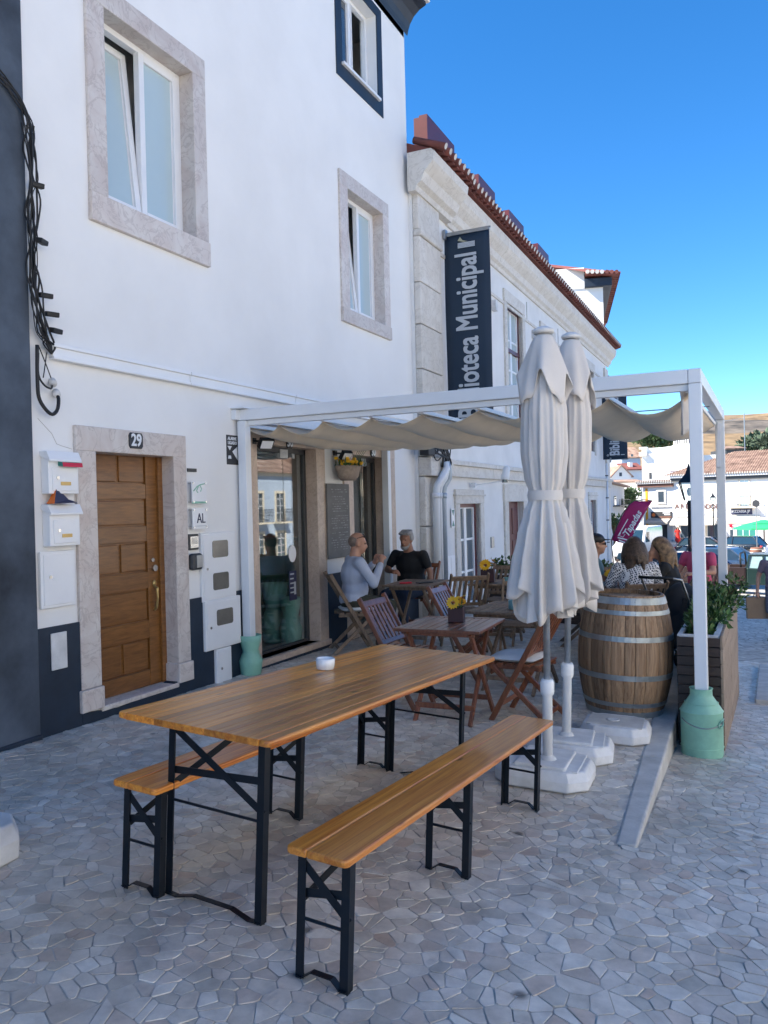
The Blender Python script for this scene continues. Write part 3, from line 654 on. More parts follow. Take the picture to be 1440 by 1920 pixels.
b = MB(); b.lathe([(.001, 0), (.075, 0), (.075, .004), (.001, .004)], 20); o = b.build('sticker', 'white_paint', f1); o.rotation_euler = (0, R(90), 0); o.location = Vector((-.139, 7.50, .93))-H.location; o.scale = (1.25, 1, 1)
b = MB(); b.bx(-.1385, -.136, 7.42, 7.57, .42, .74); o = b.build('sticker', 'sign_blue', f1); o.location = -H.location
b = MB()
for k in range(5): b.bx(-.136, -.1345, 7.44, 7.52-.01*(k % 2), .70-k*.05, .715-k*.05)
b.bx(-.136, -.1345, 7.515, 7.555, .48, .62); o = b.build('sticker_print', 'lettering', f1); o.location = -H.location
# number plates
def plate(y, z, txt, w_=.15, h_=.125):
    b = MB(); b.prism([(y-w_/2, z-h_/2+.02), (y-w_/2+.015, z-h_/2), (y+w_/2-.015, z-h_/2), (y+w_/2, z-h_/2+.02), (y+w_/2, z+h_/2-.02), (y+w_/2-.015, z+h_/2), (y-w_/2+.015, z+h_/2), (y-w_/2, z+h_/2-.02)], 'x', .031, .042)
    o = b.build('number_plate', 'sign_dark', H, world=True)
    t = text('numerals', txt, .135, wallM(y, z, .044), 'ceramic_white', H, bold=.0035, xs=.86); t.parent = o
plate(4.942, 1.998, '29'); plate(7.225, 2.12, '30', .12, .12); plate(9.2, 2.115, '30', .12, .12)
# hairline cracks in the plaster above the letter boxes
b = MB(); b.tube([(.001, 4.02, 2.10), (.001, 4.08, 2.05), (.001, 4.14, 2.0), (.001, 4.18, 1.93), (.001, 4.24, 1.915), (.001, 4.32, 1.90)], .0022, 4); b.build('crack', 'concrete', H, world=True)
# ---------------------------------------------------------------- dark neighbour at the left
Nb = thing('neighbour_house', (0, 3.9, -.1), 'weathered dark navy house wall at the far left edge', 'house')
b = MB(); b.bx(-9, .035, -3.0, 3.948, -.6, 8.8); b.build('wall', 'navy_wall', Nb, world=True, bevel=.01)
b = MB(); b.prism([(.5, 8.82), (-4.5, 10.6), (-9.4, 8.82)], 'y', -3.1, 3.9); b.build('roof', 'tile_red', Nb, world=True)
b = MB(); b.bx(.0, .05, -3.0, 3.95, -.5, -.09); b.build('footing', 'navy', Nb, world=True, bevel=.01)
# ---------------------------------------------------------------- library next door
L = thing('library_building', (0, 10.6, -.3), 'long white two-storey library with limestone pilaster, cornice and red tiled eaves', 'building')
LX = .06; LY1 = 27.0
lw = [(12.26, 13.33, -.25, 1.43), (15.07, 16.2, -.6, 1.45), (18.3, 19.3, -.3, 1.45), (20.9, 21.9, -.3, 1.45), (23.6, 24.5, -.4, 1.45)]
uw = [(15.31, 16.45, 2.9, 5.36), (18.2, 19.3, 2.9, 5.3), (20.9, 22.0, 2.9, 5.3), (23.6, 24.6, 2.9, 5.3), (12.5, 13.6, 2.9, 5.36)]
b = MB(); wall_grid(b, LX, 10.6, LY1, -2.0, 6.1, lw+uw, .22)
b.quad((LX, LY1, -2), (-9, LY1, -2), (-9, LY1, 6.1), (LX, LY1, 6.1)); b.quad((-9, 10.6, -2), (-9, LY1, -2), (-9, LY1, 6.1), (-9, 10.6, 6.1))
b.quad((LX, 10.6, 6.1), (-9, 10.6, 6.1), (-9, LY1, 6.1), (LX, LY1, 6.1)); b.quad((LX, 10.601, -2), (LX, 10.601, 6.1), (-3, 10.601, 6.1), (-3, 10.601, -2)); b.build('wall', 'plaster_old', L, world=True)
L.rotation_euler = (0, 0, R(.9))
b = MB(); b.bx(-.5, -.3, 10.7, LY1-.1, -2, 6.0); b.build('inner_wall', 'room', L, world=True)
# pilaster of separate blocks
zs = [-.35, .42, 1.12, 1.84, 2.12, 2.72, 3.38, 4.02, 4.62, 5.28]
for i, (a, c) in enumerate(zip(zs, zs[1:])):
    w_ = .16 if abs(a-1.84) > .01 else .26
    b = MB(); b.bx(LX, w_, 10.605, 11.46+(0 if w_ < .2 else .08), a+.006, c-.006); b.build('pilaster_block', 'limestone', L, world=True, bevel=.014)
b = MB(); b.bx(LX, .19, 10.605, 11.5, 5.28, 5.38); b.build('pilaster_band', 'limestone', L, world=True, bevel=.02)
b = MB(); b.bx(LX, .15, 10.605, 11.46, 5.38, 5.9); b.build('pilaster_cap', 'limestone', L, world=True, bevel=.012)
def cornice(prof, ya, yb_, name='cornice'):
    b = MB(); b.prism(prof, 'y', ya, yb_); return b.build(name, 'limestone', L, world=True)
CP = [(LX, 5.84), (.10, 5.84), (.12, 5.90), (.17, 5.94), (.20, 6.04), (.30, 6.14), (.34, 6.20), (.36, 6.36), (.30, 6.40), (LX, 6.40)]
for a, c in [(11.95, 14.6), (14.61, 17.5), (17.51, 20.4), (20.41, 23.2), (23.21, LY1+.3)]: cornice(CP, a, c)
cornice([(LX, 5.86), (.18, 5.86), (.20, 5.93), (.27, 5.98), (.32, 6.10), (.42, 6.20), (.45, 6.24), (.47, 6.36), (.42, 6.40), (LX, 6.40)], 10.45, 11.94)
b = MB(); b.bx(LX, .09, 11.47, LY1, 5.28, 5.34); b.build('frieze_band', 'limestone', L, world=True, bevel=.008)
for a, c in [(11.55, 13.9), (13.91, 16.9), (16.91, 20), (20.01, LY1)]:
    b = MB(); b.bx(LX, .17, a, c, 1.86, 2.10); b.bx(LX, .22, a, c, 2.04, 2.12); b.build('string_course', 'limestone', L, world=True, bevel=.015)
b = MB(); b.bx(LX, .12, LY1-.55, LY1+.02, -2, 5.7); b.build('corner_pilaster', 'limestone', L, world=True, bevel=.012)
for yy in (13.2, 16.9, 19.9, 22.7): b = MB(); b.bx(LX, LX+.012, yy, yy+.018, 5.34, 5.72); b.build('frieze_joint', 'concrete', L, world=True)
# roof with individual eave tiles
b = MB(); b.prism([(.40, 6.46), (-4.2, 8.3), (-9.2, 6.46), (-9.2, 6.40), (.40, 6.41)], 'y', 10.62, LY1+.35); lr = b.build('roof', 'tile_red', L, world=True)
n = 84
for i in range(n):
    y = 10.66+i*(LY1-10.3)/n; zo = .13; xo = .07 if y < 11.95 else .03
    b = MB(); pts = []
    b.tube([(.50+xo, y, 6.335+zo), (.02+xo, y, 6.53+zo)], [.058, .052], 8); o = b.build('eave_tile', 'tile_red', lr, smooth=True); o.location = -L.location
    b = MB(); b.tube([(.505+xo, y, 6.345+zo), (.47+xo, y, 6.36+zo)], [.045, .045], 8); o = b.build('tile_mortar', 'tile_mortar', lr); o.location = -L.location
    b = MB(); b.bx(.02+xo, .44+xo, y+.05, y+.14, 6.295+zo, 6.315+zo); o = b.build('under_tile', 'tile_red', lr); o.location = -L.location
for ya, yb_ in [(12.99, 14.38), (15.84, 16.99), (18.1, 19.38), (20.8, 22.0)]:
    b = MB(); b.bx(-.75, -.60, ya, yb_, 6.6, 8.20); b.bx(-.85, -.75, ya, yb_, 6.6, 8.17); o = b.build('roof_dormer', 'maroon', lr); o.location = -L.location
# limestone window surrounds, maroon frames, white glazing bars
def lib_window(op, up):
    y0, y1, z0, z1 = op; ow = .2
    for a, c in ((y0-ow, y0), (y1, y1+ow)): b = MB(); b.bx(LX-.1, LX+.035, a, c, z0-.1, z1+.0); b.build('jamb', 'limestone', L, world=True, bevel=.008)
    b = MB(); b.bx(LX-.1, LX+.04, y0-ow, y1+ow, z1+.002, z1+.24); b.build('lintel', 'limestone', L, world=True, bevel=.008)
    if not up: b = MB(); b.bx(LX, LX+.06, y0-ow-.04, y1+ow+.04, z1+.13, z1+.16); b.build('drip_mould', 'limestone', L, world=True, bevel=.006)
    b = MB(); f_ = .06
    for q in [(y0, y0+f_, z0, z1), (y1-f_, y1, z0, z1), (y0+f_, y1-f_, z1-f_, z1)]: b.bx(LX-.13, LX-.06, *q)
    if up: b.bx(LX-.13, LX-.05, y0, y1, z0+1.55, z0+1.63)
    wv = b.build('window', 'maroon', L, world=True, bevel=.004)
    b = MB(); m_ = (y0+y1)/2
    for yy in (y0+f_+.03, m_-.03, m_+.03, y1-f_-.03): b.bx(LX-.125, LX-.075, yy-.028, yy+.028, z0, z1-f_)
    nz = 3 if not up else 4
    for k in range(nz+1): zz = z0+(z1-f_-z0)*k/nz; b.bx(LX-.12, LX-.08, y0+f_, y1-f_, zz-.018, zz+.018)
    o = b.build('glazing_bars', 'white_paint', wv); o.location = -L.location
    for a, c in ((y0+f_, m_), (m_, y1-f_)):
        b = MB(); b.bx(LX-.105, LX-.1, a+.02, c-.02, z0, z1-f_); o = b.build('pane', 'pane_blue' if up else 'pane_mirror', wv); o.location = -L.location
pm('pane_mirror', (.10, .13, .15), .03, spec=1.0, var=.2, scale=.5)
for k, q in enumerate(lw):
    if k == 1:
        y0, y1, z0, z1 = q
        for a, c in ((y0-.25, y0), (y1, y1+.25)): b = MB(); b.bx(LX-.1, LX+.04, a, c, z0-.1, z1); b.build('jamb', 'limestone', L, world=True, bevel=.01)
        b = MB(); b.bx(LX-.1, LX+.045, y0-.27, y1+.27, z1, z1+.34); b.build('lintel', 'limestone', L, world=True, bevel=.01)
        for a, c in ((y0, (y0+y1)/2-.005), ((y0+y1)/2+.005, y1)):
            b = MB(); b.bx(LX-.16, LX-.10, a, c, z0, z1); d_ = b.build('door_leaf', 'maroon', L, world=True, bevel=.005)
            for j in range(3): b = MB(); b.bx(LX-.10, LX-.085, a+.1, c-.1, z0+.1+j*.65, z0+.62+j*.65); o = b.build('panel', 'maroon', d_, bevel=.012); o.location = -L.location
    else: lib_window(q, False)
for q in uw: lib_window(q, True)
b = MB(); b.bx(LX, LX+.02, 11.60, 12.0, -.25, .62); b.bx(LX, LX+.026, 11.61, 11.795, -.24, .60); b.bx(LX, LX+.026, 11.805, 11.99, -.24, .60); b.build('utility_door', 'white_paint', L, world=True, bevel=.003)
b = MB(); b.bx(LX, LX+.024, 13.95, 14.12, .62, .82); b.build('intercom', 'grey_metal', L, world=True, bevel=.004)
for yy in (14.35, 17.3): b = MB(); b.bx(LX, LX+.09, yy, yy+.13, 5.0, 5.2); b.build('wall_sensor', 'white_plastic', L, world=True, bevel=.01)
# thin conduit down the far corner
b = MB(); b.tube([(.19, 25.9, 2.6), (.19, 25.9, -1.6)], .035, 8); b.build('downpipe', 'white_metal', L, world=True, smooth=True)
for z in (2.2, 1.5, .8, .1, -.6): b = MB(); b.tube([(.19, 25.9, z), (.19, 25.9, z+.03)], .05, 8); b.build('pipe_clip', 'dark_grey', L, world=True)
# ---------------------------------------------------------------- things fixed to the house fronts
def wbox(name, y0, y1, z0, z1, d, mat, label, cat, group=None, x=0.0, bevel=.006):
    t = thing(name, (x, (y0+y1)/2, z0), label, cat, group=group)
    b = MB(); b.bx(x, x+d, y0, y1, z0, z1); b.build('body', mat, t, world=True, bevel=bevel); return t
def letterbox(z0, z1, label, y0=4.035, y1=4.305):
    t = wbox('letter_box', y0, y1, z0, z1, .075, 'white_paint', label, 'letter box', 'letter boxes beside door 29')
    b = MB(); b.bx(.075, .081, y0+.03, y1-.015, z0+.02, z1-.075); b.build('front_flap', 'white_paint', t, world=True, bevel=.003)
    b = MB(); b.prism([(0, z1+.035), (.07, z1+.035), (.10, z1-.025), (.10, z1-.04), (.0, z1)], 'y', y0-.01, y1+.01); b.build('lid', 'white_paint', t, world=True, bevel=.003)
    b = MB(); b.tube([(.075, y0+.075, (z0+z1)/2-.02), (.087, y0+.075, (z0+z1)/2-.02)], .013, 10); b.build('lock', 'steel', t, world=True)
    b = MB(); b.bx(.081, .084, y0+.10, y0+.19, z0+.06, z0+.085); b.build('name_plate', 'brass', t, world=True)
    return t
letterbox(1.57, 1.835, 'upper white metal letter box with a green and red leaflet under its lid')
letterbox(1.20, 1.46, 'lower white metal letter box with a colourful folded flyer on top')
b = MB(); b.prism([(.02, 1.812), (.12, 1.79), (.125, 1.76), (.03, 1.775)], 'y', 4.12, 4.30); o = b.build('leaflet', 'leaf', None); o.data.materials.append(MATS['tail_red']); o.data.materials[0] = MATS['teal_shop']
for i, p in enumerate(o.data.polygons): p.material_index = i % 2
tag(o, 'green and red leaflet stuck in the upper letter box', 'leaflet')
b = MB(); b.add([(.03, 4.05, 1.50), (.12, 4.04, 1.50), (.13, 4.24, 1.505), (.03, 4.25, 1.505), (.075, 4.10, 1.62), (.06, 4.22, 1.53)], [(0, 1, 4), (1, 2, 5, 4), (2, 3, 5), (3, 0, 4, 5), (0, 3, 2, 1)])
o = b.build('flyer', 'orange', None); o.data.materials.append(MATS['maroon']); o.data.materials.append(MATS['sign_blue'])
for i, p in enumerate(o.data.polygons): p.material_index = (i*2) % 3
tag(o, 'crumpled colourful flyer lying on the lower letter box', 'flyer')
def cabinet(name, y0, y1, z0, z1, wins, label, d=.03, lock=None, group=None):
    t = wbox(name, y0, y1, z0, z1, d, 'white_paint', label, 'meter box', group)
    b = MB(); e = .022
    b.bx(d, d+.007, y0+e, y1-e, z0+e, z1-e); b.build('cabinet_door', 'white_paint', t, world=True, bevel=.003)
    for k, (a, c, p, q) in enumerate(wins):
        b = MB(); r = .022; pts = []
        for cx, cy, a0 in ((c-r, q-r, 0), (a+r, q-r, 90), (a+r, p+r, 180), (c-r, p+r, 270)):
            for s_ in (0, 30, 60, 90): pts.append((cx+r*math.cos(R(a0+s_)), cy+r*math.sin(R(a0+s_))))
        b.prism(pts, 'x', d+.006, d+.011); b.build('meter_window', 'pane_meter', t, world=True)
    if lock: b = MB(); b.tube([(d+.006, lock[0], lock[1]), (d+.015, lock[0], lock[1])], .012, 10); b.build('lock', 'steel', t, world=True)
    return t
pm('pane_meter', (.16, .15, .13), .15, spec=.8, var=.2)
G_ = 'white utility cabinets on the house front'
cabinet('meter_box', 3.985, 4.295, .765, 1.165, [], 'plain white cabinet with a small label below the letter boxes', lock=(4.06, .985), group=G_)
cabinet('meter_box', 5.735, 6.235, .605, 1.225, [(5.88, 6.11, .995, 1.15), (5.88, 6.11, .70, .855)], 'large white meter box with two windows beside the marble door jamb', lock=(5.80, .90), group=G_)
cabinet('meter_box', 5.745, 6.275, .165, .615, [(5.90, 6.14, .375, .52)], 'white meter box with one window set in the navy plinth', lock=(5.81, .37), group=G_, d=.045)
cabinet('meter_box', 5.89, 6.115, -.215, .16, [], 'narrow white cabinet under the one-window meter box', lock=(5.95, -.02), group=G_, d=.045)
b = MB(); b.bx(.018, .03, 4.062, 4.20, .325, .585); o = b.build('cover_plate', 'white_plastic', None, bevel=.004); tag(o, 'blank white cover plate screwed to the navy plinth', 'cover plate')
t = wbox('intercom', 5.578, 5.712, 1.082, 1.222, .02, 'dark_grey', 'small silver and black door intercom beside the marble jamb', 'intercom')
b = MB(); b.bx(.02, .026, 5.595, 5.70, 1.10, 1.20); b.build('faceplate', 'steel', t, world=True)
for k in range(6): b = MB(); b.bx(.026, .0285, 5.612, 5.69, 1.135+k*.01, 1.139+k*.01); b.build('grille_slot', 'dark_grey', t, world=True)
t = wbox('key_safe', 5.585, 5.725, .905, 1.05, .055, 'dark_grey', 'rounded dark grey key safe below the intercom', 'key safe', bevel=.02)
b = MB(); b.bx(.055, .06, 5.635, 5.715, .925, 1.035); b.build('cover', 'grey_metal', t, world=True, bevel=.012)
def acrylic(y0, y1, z0, z1, label):
    t = thing('wall_plaque', (0, (y0+y1)/2, z0), label, 'plaque', group='acrylic plaques by door 29')
    b = MB(); b.bx(.045, .050, y0, y1, z0, z1); b.build('sheet', 'white_paint', t, world=True)
    for yy in (y0+.015, y1-.015):
        for zz in (z0+.015, z1-.015): b = MB(); b.tube([(0, yy, zz), (.058, yy, zz)], .009, 8); b.build('standoff', 'steel', t, world=True)
    return t
t = acrylic(5.60, 5.80, 1.49, 1.685, 'upper clear plaque with a green lizard-like drawing')
b = MB(); b.tube([(.052, 5.62, 1.60), (.052, 5.67, 1.64), (.052, 5.71, 1.655), (.052, 5.77, 1.665)], .005, 6); b.tube([(.052, 5.69, 1.645), (.052, 5.66, 1.60), (.052, 5.68, 1.585)], .004, 6); b.tube([(.052, 5.71, 1.65), (.052, 5.73, 1.62), (.052, 5.715, 1.595)], .004, 6); b.bx(.051, .053, 5.60, 5.80, 1.49, 1.508); b.build('drawing', 'mint', t, world=True)
t = acrylic(5.60, 5.80, 1.265, 1.45, 'lower clear plaque with the dark blue letters AL')
text('letters', 'AL', .125, wallM(5.715, 1.355, .052), 'sign_blue', t, xs=.8)
b = MB(); b.bx(.051, .053, 5.62, 5.79, 1.288, 1.294); b.build('small_print', 'lettering', t, world=True)
b = MB(); b.bx(0, .012, 5.60, 5.72, 1.77, 1.80); tag(b.build('name_tag', 'dark_grey', None), 'tiny dark name tag above the acrylic plaques', 'name tag')
t = thing('alarm_sign', (0, 6.24, 1.85), 'black and white alarm warning sign half behind the pergola post', 'sign')
b = MB(); b.bx(0, .006, 6.175, 6.36, 1.855, 2.135); b.build('board', 'sign_dark', t, world=True, bevel=.004)
text('lettering', 'ALARME', .042, wallM(6.262, 2.10, .008), 'ceramic_white', t, xs=.9, bold=.001); text('lettering', 'LIGADO', .042, wallM(6.262, 2.06, .008), 'ceramic_white', t, xs=.9, bold=.001)
b = MB(); b.prism([(6.185, 2.03), (6.22, 1.99), (6.25, 2.03)], 'x', .006, .009); b.prism([(6.19, 1.91), (6.24, 1.91), (6.235, 1.94), (6.2, 1.94)], 'x', .006, .009); b.prism([(6.26, 1.98), (6.34, 1.90), (6.34, 2.03)], 'x', .006, .009); b.build('pictogram', 'ceramic_white', t, world=True)
def floodlight(y, z, label, out=.16, rz=0):
    t = thing('floodlight', (0, y, z), label, 'floodlight', group='small black LED floodlights on the cafe front')
    b = MB(); b.bx(0, .03, -.03, .03, -.03, .03); b.bar((.02, 0, 0), (out-.03, 0, -.01), .02, .02); b.build('bracket', 'black_steel', t)
    b = MB(); b.box((out, .0, -.03), (.05, .15, .11), (0, R(38), rz)); h = b.build('housing', 'black_steel', t, bevel=.008)
    v = Euler((0, R(38), rz)).to_matrix() @ Vector((.027, 0, 0)); b = MB(); b.box(Vector((out, 0, -.03))+v, (.006, .12, .085), (0, R(38), rz)); b.build('lens', 'ceramic_white', t)
floodlight(6.60, 2.10, 'black floodlight next to the pergola post above the left glass doorway', rz=-.5)
floodlight(8.24, 2.06, 'black floodlight above the hanging flower basket', rz=-.3)
# hanging flower basket on the wall between the doorways
t = thing('wall_basket', (0, 8.36, 1.74), 'wicker half basket with yellow flowers hung above the blackboard', 'flower basket')
b = MB(); b.lathe([(.10, 0), (.14, .05), (.17, .17), (.16, .17), (.12, .06)], 16, sx=.7, sy=1.35); o = b.build('basket', 'basket', t, smooth=True); o.location = (.12, 0, 0)
rnd = random.Random(5)
b = MB()
for k in range(22):
    p = Vector((.12+rnd.uniform(-.08, .10), rnd.uniform(-.18, .2), .2+rnd.uniform(-.02, .07))); b.ell(p, (.026, .03, .02), (rnd.random(), rnd.random(), 0), 7, 4)
tag(b.build('flowers', 'yellow', t), kind='stuff')
b = MB()
for k in range(60):
    p = Vector((.12+rnd.uniform(-.1, .11), rnd.uniform(-.2, .22), .16)); q = p+Vector((rnd.uniform(-.05, .07), rnd.uniform(-.06, .08), rnd.uniform(.03, .13))); x, y = frame_from(q-p); m_ = (p+q)/2; b.add([p, m_+x*.014, q, m_-x*.014], [(0, 1, 2, 3)])
for k in range(5): b.tube([(.14, .05+.03*k, .15), (.17, .09+.04*k, .28), (.2, .12+.05*k, .36)], .003, 4)
b.build('foliage', 'leaf', t)
# chalk menu
t = thing('menu_blackboard', (0, 8.24, .83), 'tall grey chalk menu blackboard between the two glass doorways', 'blackboard')
b = MB(); b.bx(.03, .05, 7.975, 8.505, .835, 1.70); b.build('slate', 'blackboard', t, world=True, bevel=.003)
b = MB(); rnd = random.Random(9)
for r_ in range(26):
    z = 1.63-r_*.028; y = 8.04+rnd.uniform(0, .06)
    if r_ in (2, 10, 17): continue
    while y < 8.44:
        l_ = rnd.uniform(.015, .06)
        if rnd.random() < .72: b.bx(.0505, .052, y, min(y+l_, 8.46), z, z+rnd.uniform(.004, .009))
        y += l_+rnd.uniform(.008, .03)
tag(b.build('chalk_writing', 'chalk', t, world=True), kind='stuff')
# overhead cables that hang down the joint of the two houses
def smooth_path(pts, n=5):
    p = [Vector(q) for q in pts]; out = []
    for i in range(len(p)-1):
        a, b_, c, d = p[max(i-1, 0)], p[i], p[i+1], p[min(i+2, len(p)-1)]
        for k in range(n):
            s = k/n; out.append(.5*((2*b_)+(c-a)*s+(2*a-5*b_+4*c-d)*s*s+(3*b_-a-3*c+d)*s**3))
    return out+[p[-1]]
t = thing('cable_bundle', (.03, 3.98, 2.1), 'tangled bundle of black cables running down the corner beside the navy wall', 'cables')
rnd = random.Random(21)
for k in range(13):
    pts = []; off = rnd.uniform(-.05, .06)
    if k < 7: pts.append((.05+rnd.uniform(0, .03), 3.0+rnd.uniform(-.3, .2), 4.42+rnd.uniform(-.06, .06))); pts.append((.06, 3.6, 4.38+rnd.uniform(-.05, .05))); pts.append((.06, 3.86, 4.25+rnd.uniform(-.05, .05)))
    z = 4.1; y = 3.97+off
    while z > 2.66:
        pts.append((.045+rnd.uniform(0, .05), 3.955+off*.8+rnd.uniform(-.025, .025)+.13*max(0, (3.1-z)/.5)*(rnd.random()), z)); z -= rnd.uniform(.12, .24)
    pts.append((.05, 4.10+rnd.uniform(-.06, .05), 2.62)); pts.append((.04, 4.12, 2.56))
    b = MB(); b.tube(smooth_path(pts), rnd.uniform(.0035, .0075), 6); b.build('cable', 'black_rubber', t, world=True, smooth=True)
for y_, z_ in [(4.05, 2.95), (4.10, 2.83), (4.13, 2.72), (4.03, 3.32), (4.0, 3.7)]: b = MB(); b.box((.08, y_, z_), (.05, .09, .035), (0, .2, rnd.uniform(-.5, .5))); b.build('cable_clamp', 'black_rubber', t, world=True, bevel=.006)
for pts, r in [([(.05, 3.99, 2.6), (.05, 3.985, 2.35), (.05, 4.0, 2.22), (.07, 4.07, 2.13), (.07, 4.13, 2.16), (.06, 4.155, 2.24), (.03, 4.165, 2.28)], .013), ([(.05, 4.0, 2.55), (.05, 3.995, 2.4), (.06, 4.03, 2.33), (.06, 4.09, 2.31), (.03, 4.13, 2.35)], .007), ([(.05, 4.0, 2.6), (.05, 4.06, 2.48), (.03, 4.12, 2.39)], .004), ([(.05, 4.07, 2.56), (.05, 4.05, 2.45), (.05, 4.035, 2.38)], .004)]:
    b = MB(); b.tube(smooth_path(pts), r, 7); b.build('cable', 'black_rubber', t, world=True, smooth=True)
for y_, z_ in [(4.135, 2.375), (4.165, 2.30)]: b = MB(); b.tube([(0, y_+.02, z_), (.05, y_-.015, z_-.025)], .028, 10); b.build('conduit_end', 'white_plastic', t, world=True, smooth=True)
# junction box, cables and pipes at the house corner
t = thing('cable_junction', (.16, 10.75, 2.05), 'black junction box with a knot of cables above three grey pipes', 'cables')
b = MB(); b.bx(.16, .30, 10.42, 10.66, 2.13, 2.36); b.build('junction_box', 'black_rubber', t, world=True, bevel=.01)
for k in range(14):
    a = Vector((.26, 10.6+rnd.uniform(0, .1), 2.25+rnd.uniform(-.1, .1))); e = Vector((.28, 11.05+rnd.uniform(-.12, .1), 1.98))
    pts = [a, a+Vector((.04, .1, rnd.uniform(-.15, .15))), Vector((.3, 10.95+rnd.uniform(-.2, .3), 2.25+rnd.uniform(-.14, .12))), Vector((.3, 11.15+rnd.uniform(-.2, .2), 2.12+rnd.uniform(-.1, .12))), e]
    b = MB(); b.tube(smooth_path(pts), rnd.uniform(.008, .016), 6); b.build('cable', 'black_rubber', t, world=True, smooth=True)
for k, (yy, r, m_) in enumerate([(10.80, .052, 'white_metal'), (10.94, .038, 'white_metal'), (11.08, .05, 'pipe_blue')]):
    if k == 0: pm('pipe_blue', (.36, .42, .48), .4, .3)
    t2 = thing('downpipe', (.2, yy, -.3), ['wide pale grey pipe nearest the shop corner', 'thin pale grey middle pipe of three', 'bluish grey pipe, right of the three at the corner'][k], 'pipe', group='three pipes running down the library corner')
    b = MB(); b.tube([(.31, 11.02+k*.03, 2.05), (.33, 11.02+k*.03, 1.95), (.31, yy+.08, 1.82), (.26, yy, 1.70), (.24, yy, 1.6), (.24, yy, -.3)], r, 12); b.build('pipe', m_, t2, world=True, smooth=True)
    b = MB(); b.tube([(.24, yy, 1.60), (.24, yy, 1.52)], r+.008, 12); b.build('collar', m_, t2, world=True, smooth=True)
t = thing('wall_spotlight', (LX, 13.0, 1.72), 'small white spotlight on a thin arm above the library window', 'spotlight')
b = MB(); b.bar((.12, 12.85, 1.74), (.62, 12.95, 1.80), .018, .018); b.bx(LX, .14, 12.82, 12.88, 1.70, 1.78); b.build('arm', 'white_metal', t, world=True)
b = MB(); b.cap((.62, 12.95, 1.86), (.64, 12.98, 2.0), .07, .055); b.build('lamp_head', 'white_metal', t, world=True, smooth=True)
b = MB(); b.lathe([(.001, 0), (.05, 0), (.05, .05), (.001, .06)], 12, (.62, 12.94, 1.77)); b.build('lens', 'pane_dark', t, world=True)
t = thing('fire_sign', (LX, 11.95, 1.1), 'small green and white hydrant arrow plate on the library wall', 'sign')
b = MB(); b.bx(LX, LX+.008, 11.86, 12.0, 1.06, 1.36); b.build('plate', 'white_paint', t, world=True)
b = MB(); b.prism([(11.875, 1.34), (11.985, 1.34), (11.93, 1.25)], 'x', LX+.008, LX+.011); b.prism([(11.875, 1.08), (11.985, 1.08), (11.93, 1.17)], 'x', LX+.008, LX+.011); b.build('arrows', 'teal_shop', t, world=True)
# library banners: dark blue cloth on two arms
def banner(y, x0, x1, ztop, zbot, label, full=True):
    t = thing('library_banner', (LX, y, zbot), label, 'banner', group='dark blue library banners')
    b = MB(); nx_, nz_ = 6, 14; P = []; Fs = []
    for j in range(nz_+1):
        for i in range(nx_+1):
            u = i/nx_; v = j/nz_; P.append((x0+(x1-x0)*u, y+.012*math.sin(v*7+u*3), zbot+(ztop-zbot)*v))
    for j in range(nz_):
        for i in range(nx_): a = j*(nx_+1)+i; Fs.append((a, a+1, a+nx_+2, a+nx_+1))
    b.add(P, Fs); c = b.build('cloth', 'banner', t, world=True, smooth=True); md = c.modifiers.new('s', 'SOLIDIFY'); md.thickness = .004
    for z in (ztop+.012, zbot-.012): b = MB(); b.tube([(LX, y, z), (x1+.02, y, z)], .016, 8); b.bx(LX, LX+.04, y-.05, y+.05, z-.09, z+.06); b.build('arm', 'grey_metal', t, world=True)
    b = MB(); b.bx(x0, x1, y-.014, y+.014, ztop-.03, ztop+.012); b.build('hem', 'grey_metal', t, world=True)
    # text runs upwards: x axis of the text -> +z, y axis -> -x, facing the street (-Y)
    def TM(x, z): M = Matrix(((0, -1, 0), (0, 0, -1), (1, 0, 0))).to_4x4(); M.translation = (x, y-.022, z); return M
    Lz = ztop-zbot; xm = (x0+x1)/2+.0
    me = text_mesh('Biblioteca Municipal', 1.0, 0.0, 1.0, .001, 'LEFT'); w_ = max(v.co.x for v in me.vertices)
    k = Lz*.84/w_; M = TM(xm, zbot+Lz*.045) @ Matrix.Diagonal((k, k*1.55, 1, 1)); me.transform(M); me.transform(Matrix.Translation(-Vector(t.location)))
    b = MB(); vs = [v.co.copy() for v in me.vertices]; fs = [tuple(p.vertices) for p in me.polygons]
    for q, (dx, dz) in enumerate(((0, 0), (.009, .007), (-.009, -.007), (.009, -.007), (-.009, .007))): b.add([v+Vector((dx, -.0007*q, dz)) for v in vs], fs)     # heavier strokes
    b.build('lettering', 'lettering', t)
    b = MB(); zt = zbot+Lz*.918
    for q in range(4): b.bx(xm-.14, xm+.14, y-.026, y-.020, zt+q*.021, zt+q*.021+.016)
    b.build('logo', 'lettering', t, world=True)
    b = MB(); b.prism([(xm-.10, zt+.17), (xm-.14, zt+.12), (xm-.05, zt+.09), (xm+.02, zt+.088), (xm-.06, zt+.115)], 'y', y-.026, y-.020); b.build('logo', 'gold_logo', t, world=True)
    b = MB(); b.lathe([(.035, 0), (.035, .004), (.025, .004), (.025, 0)], 14); o = b.build('small_logo', 'lettering', t, world=False); o.rotation_euler = (R(90), 0, 0); o.location = Vector((x0+.15, y-.018, zbot+.13))-Vector(t.location)
    for a, c in ((.22, .36), (.44, .52), (.55, .66)): b = MB(); b.bx(x0+a, min(x0+c, x1-.03), y-.022, y-.018, zbot+.12, zbot+.145); b.build('small_print', 'lettering', t, world=True)
banner(11.85, .06, .80, 5.65, 2.62, 'near dark blue banner reading Biblioteca Municipal beside the limestone pilaster')
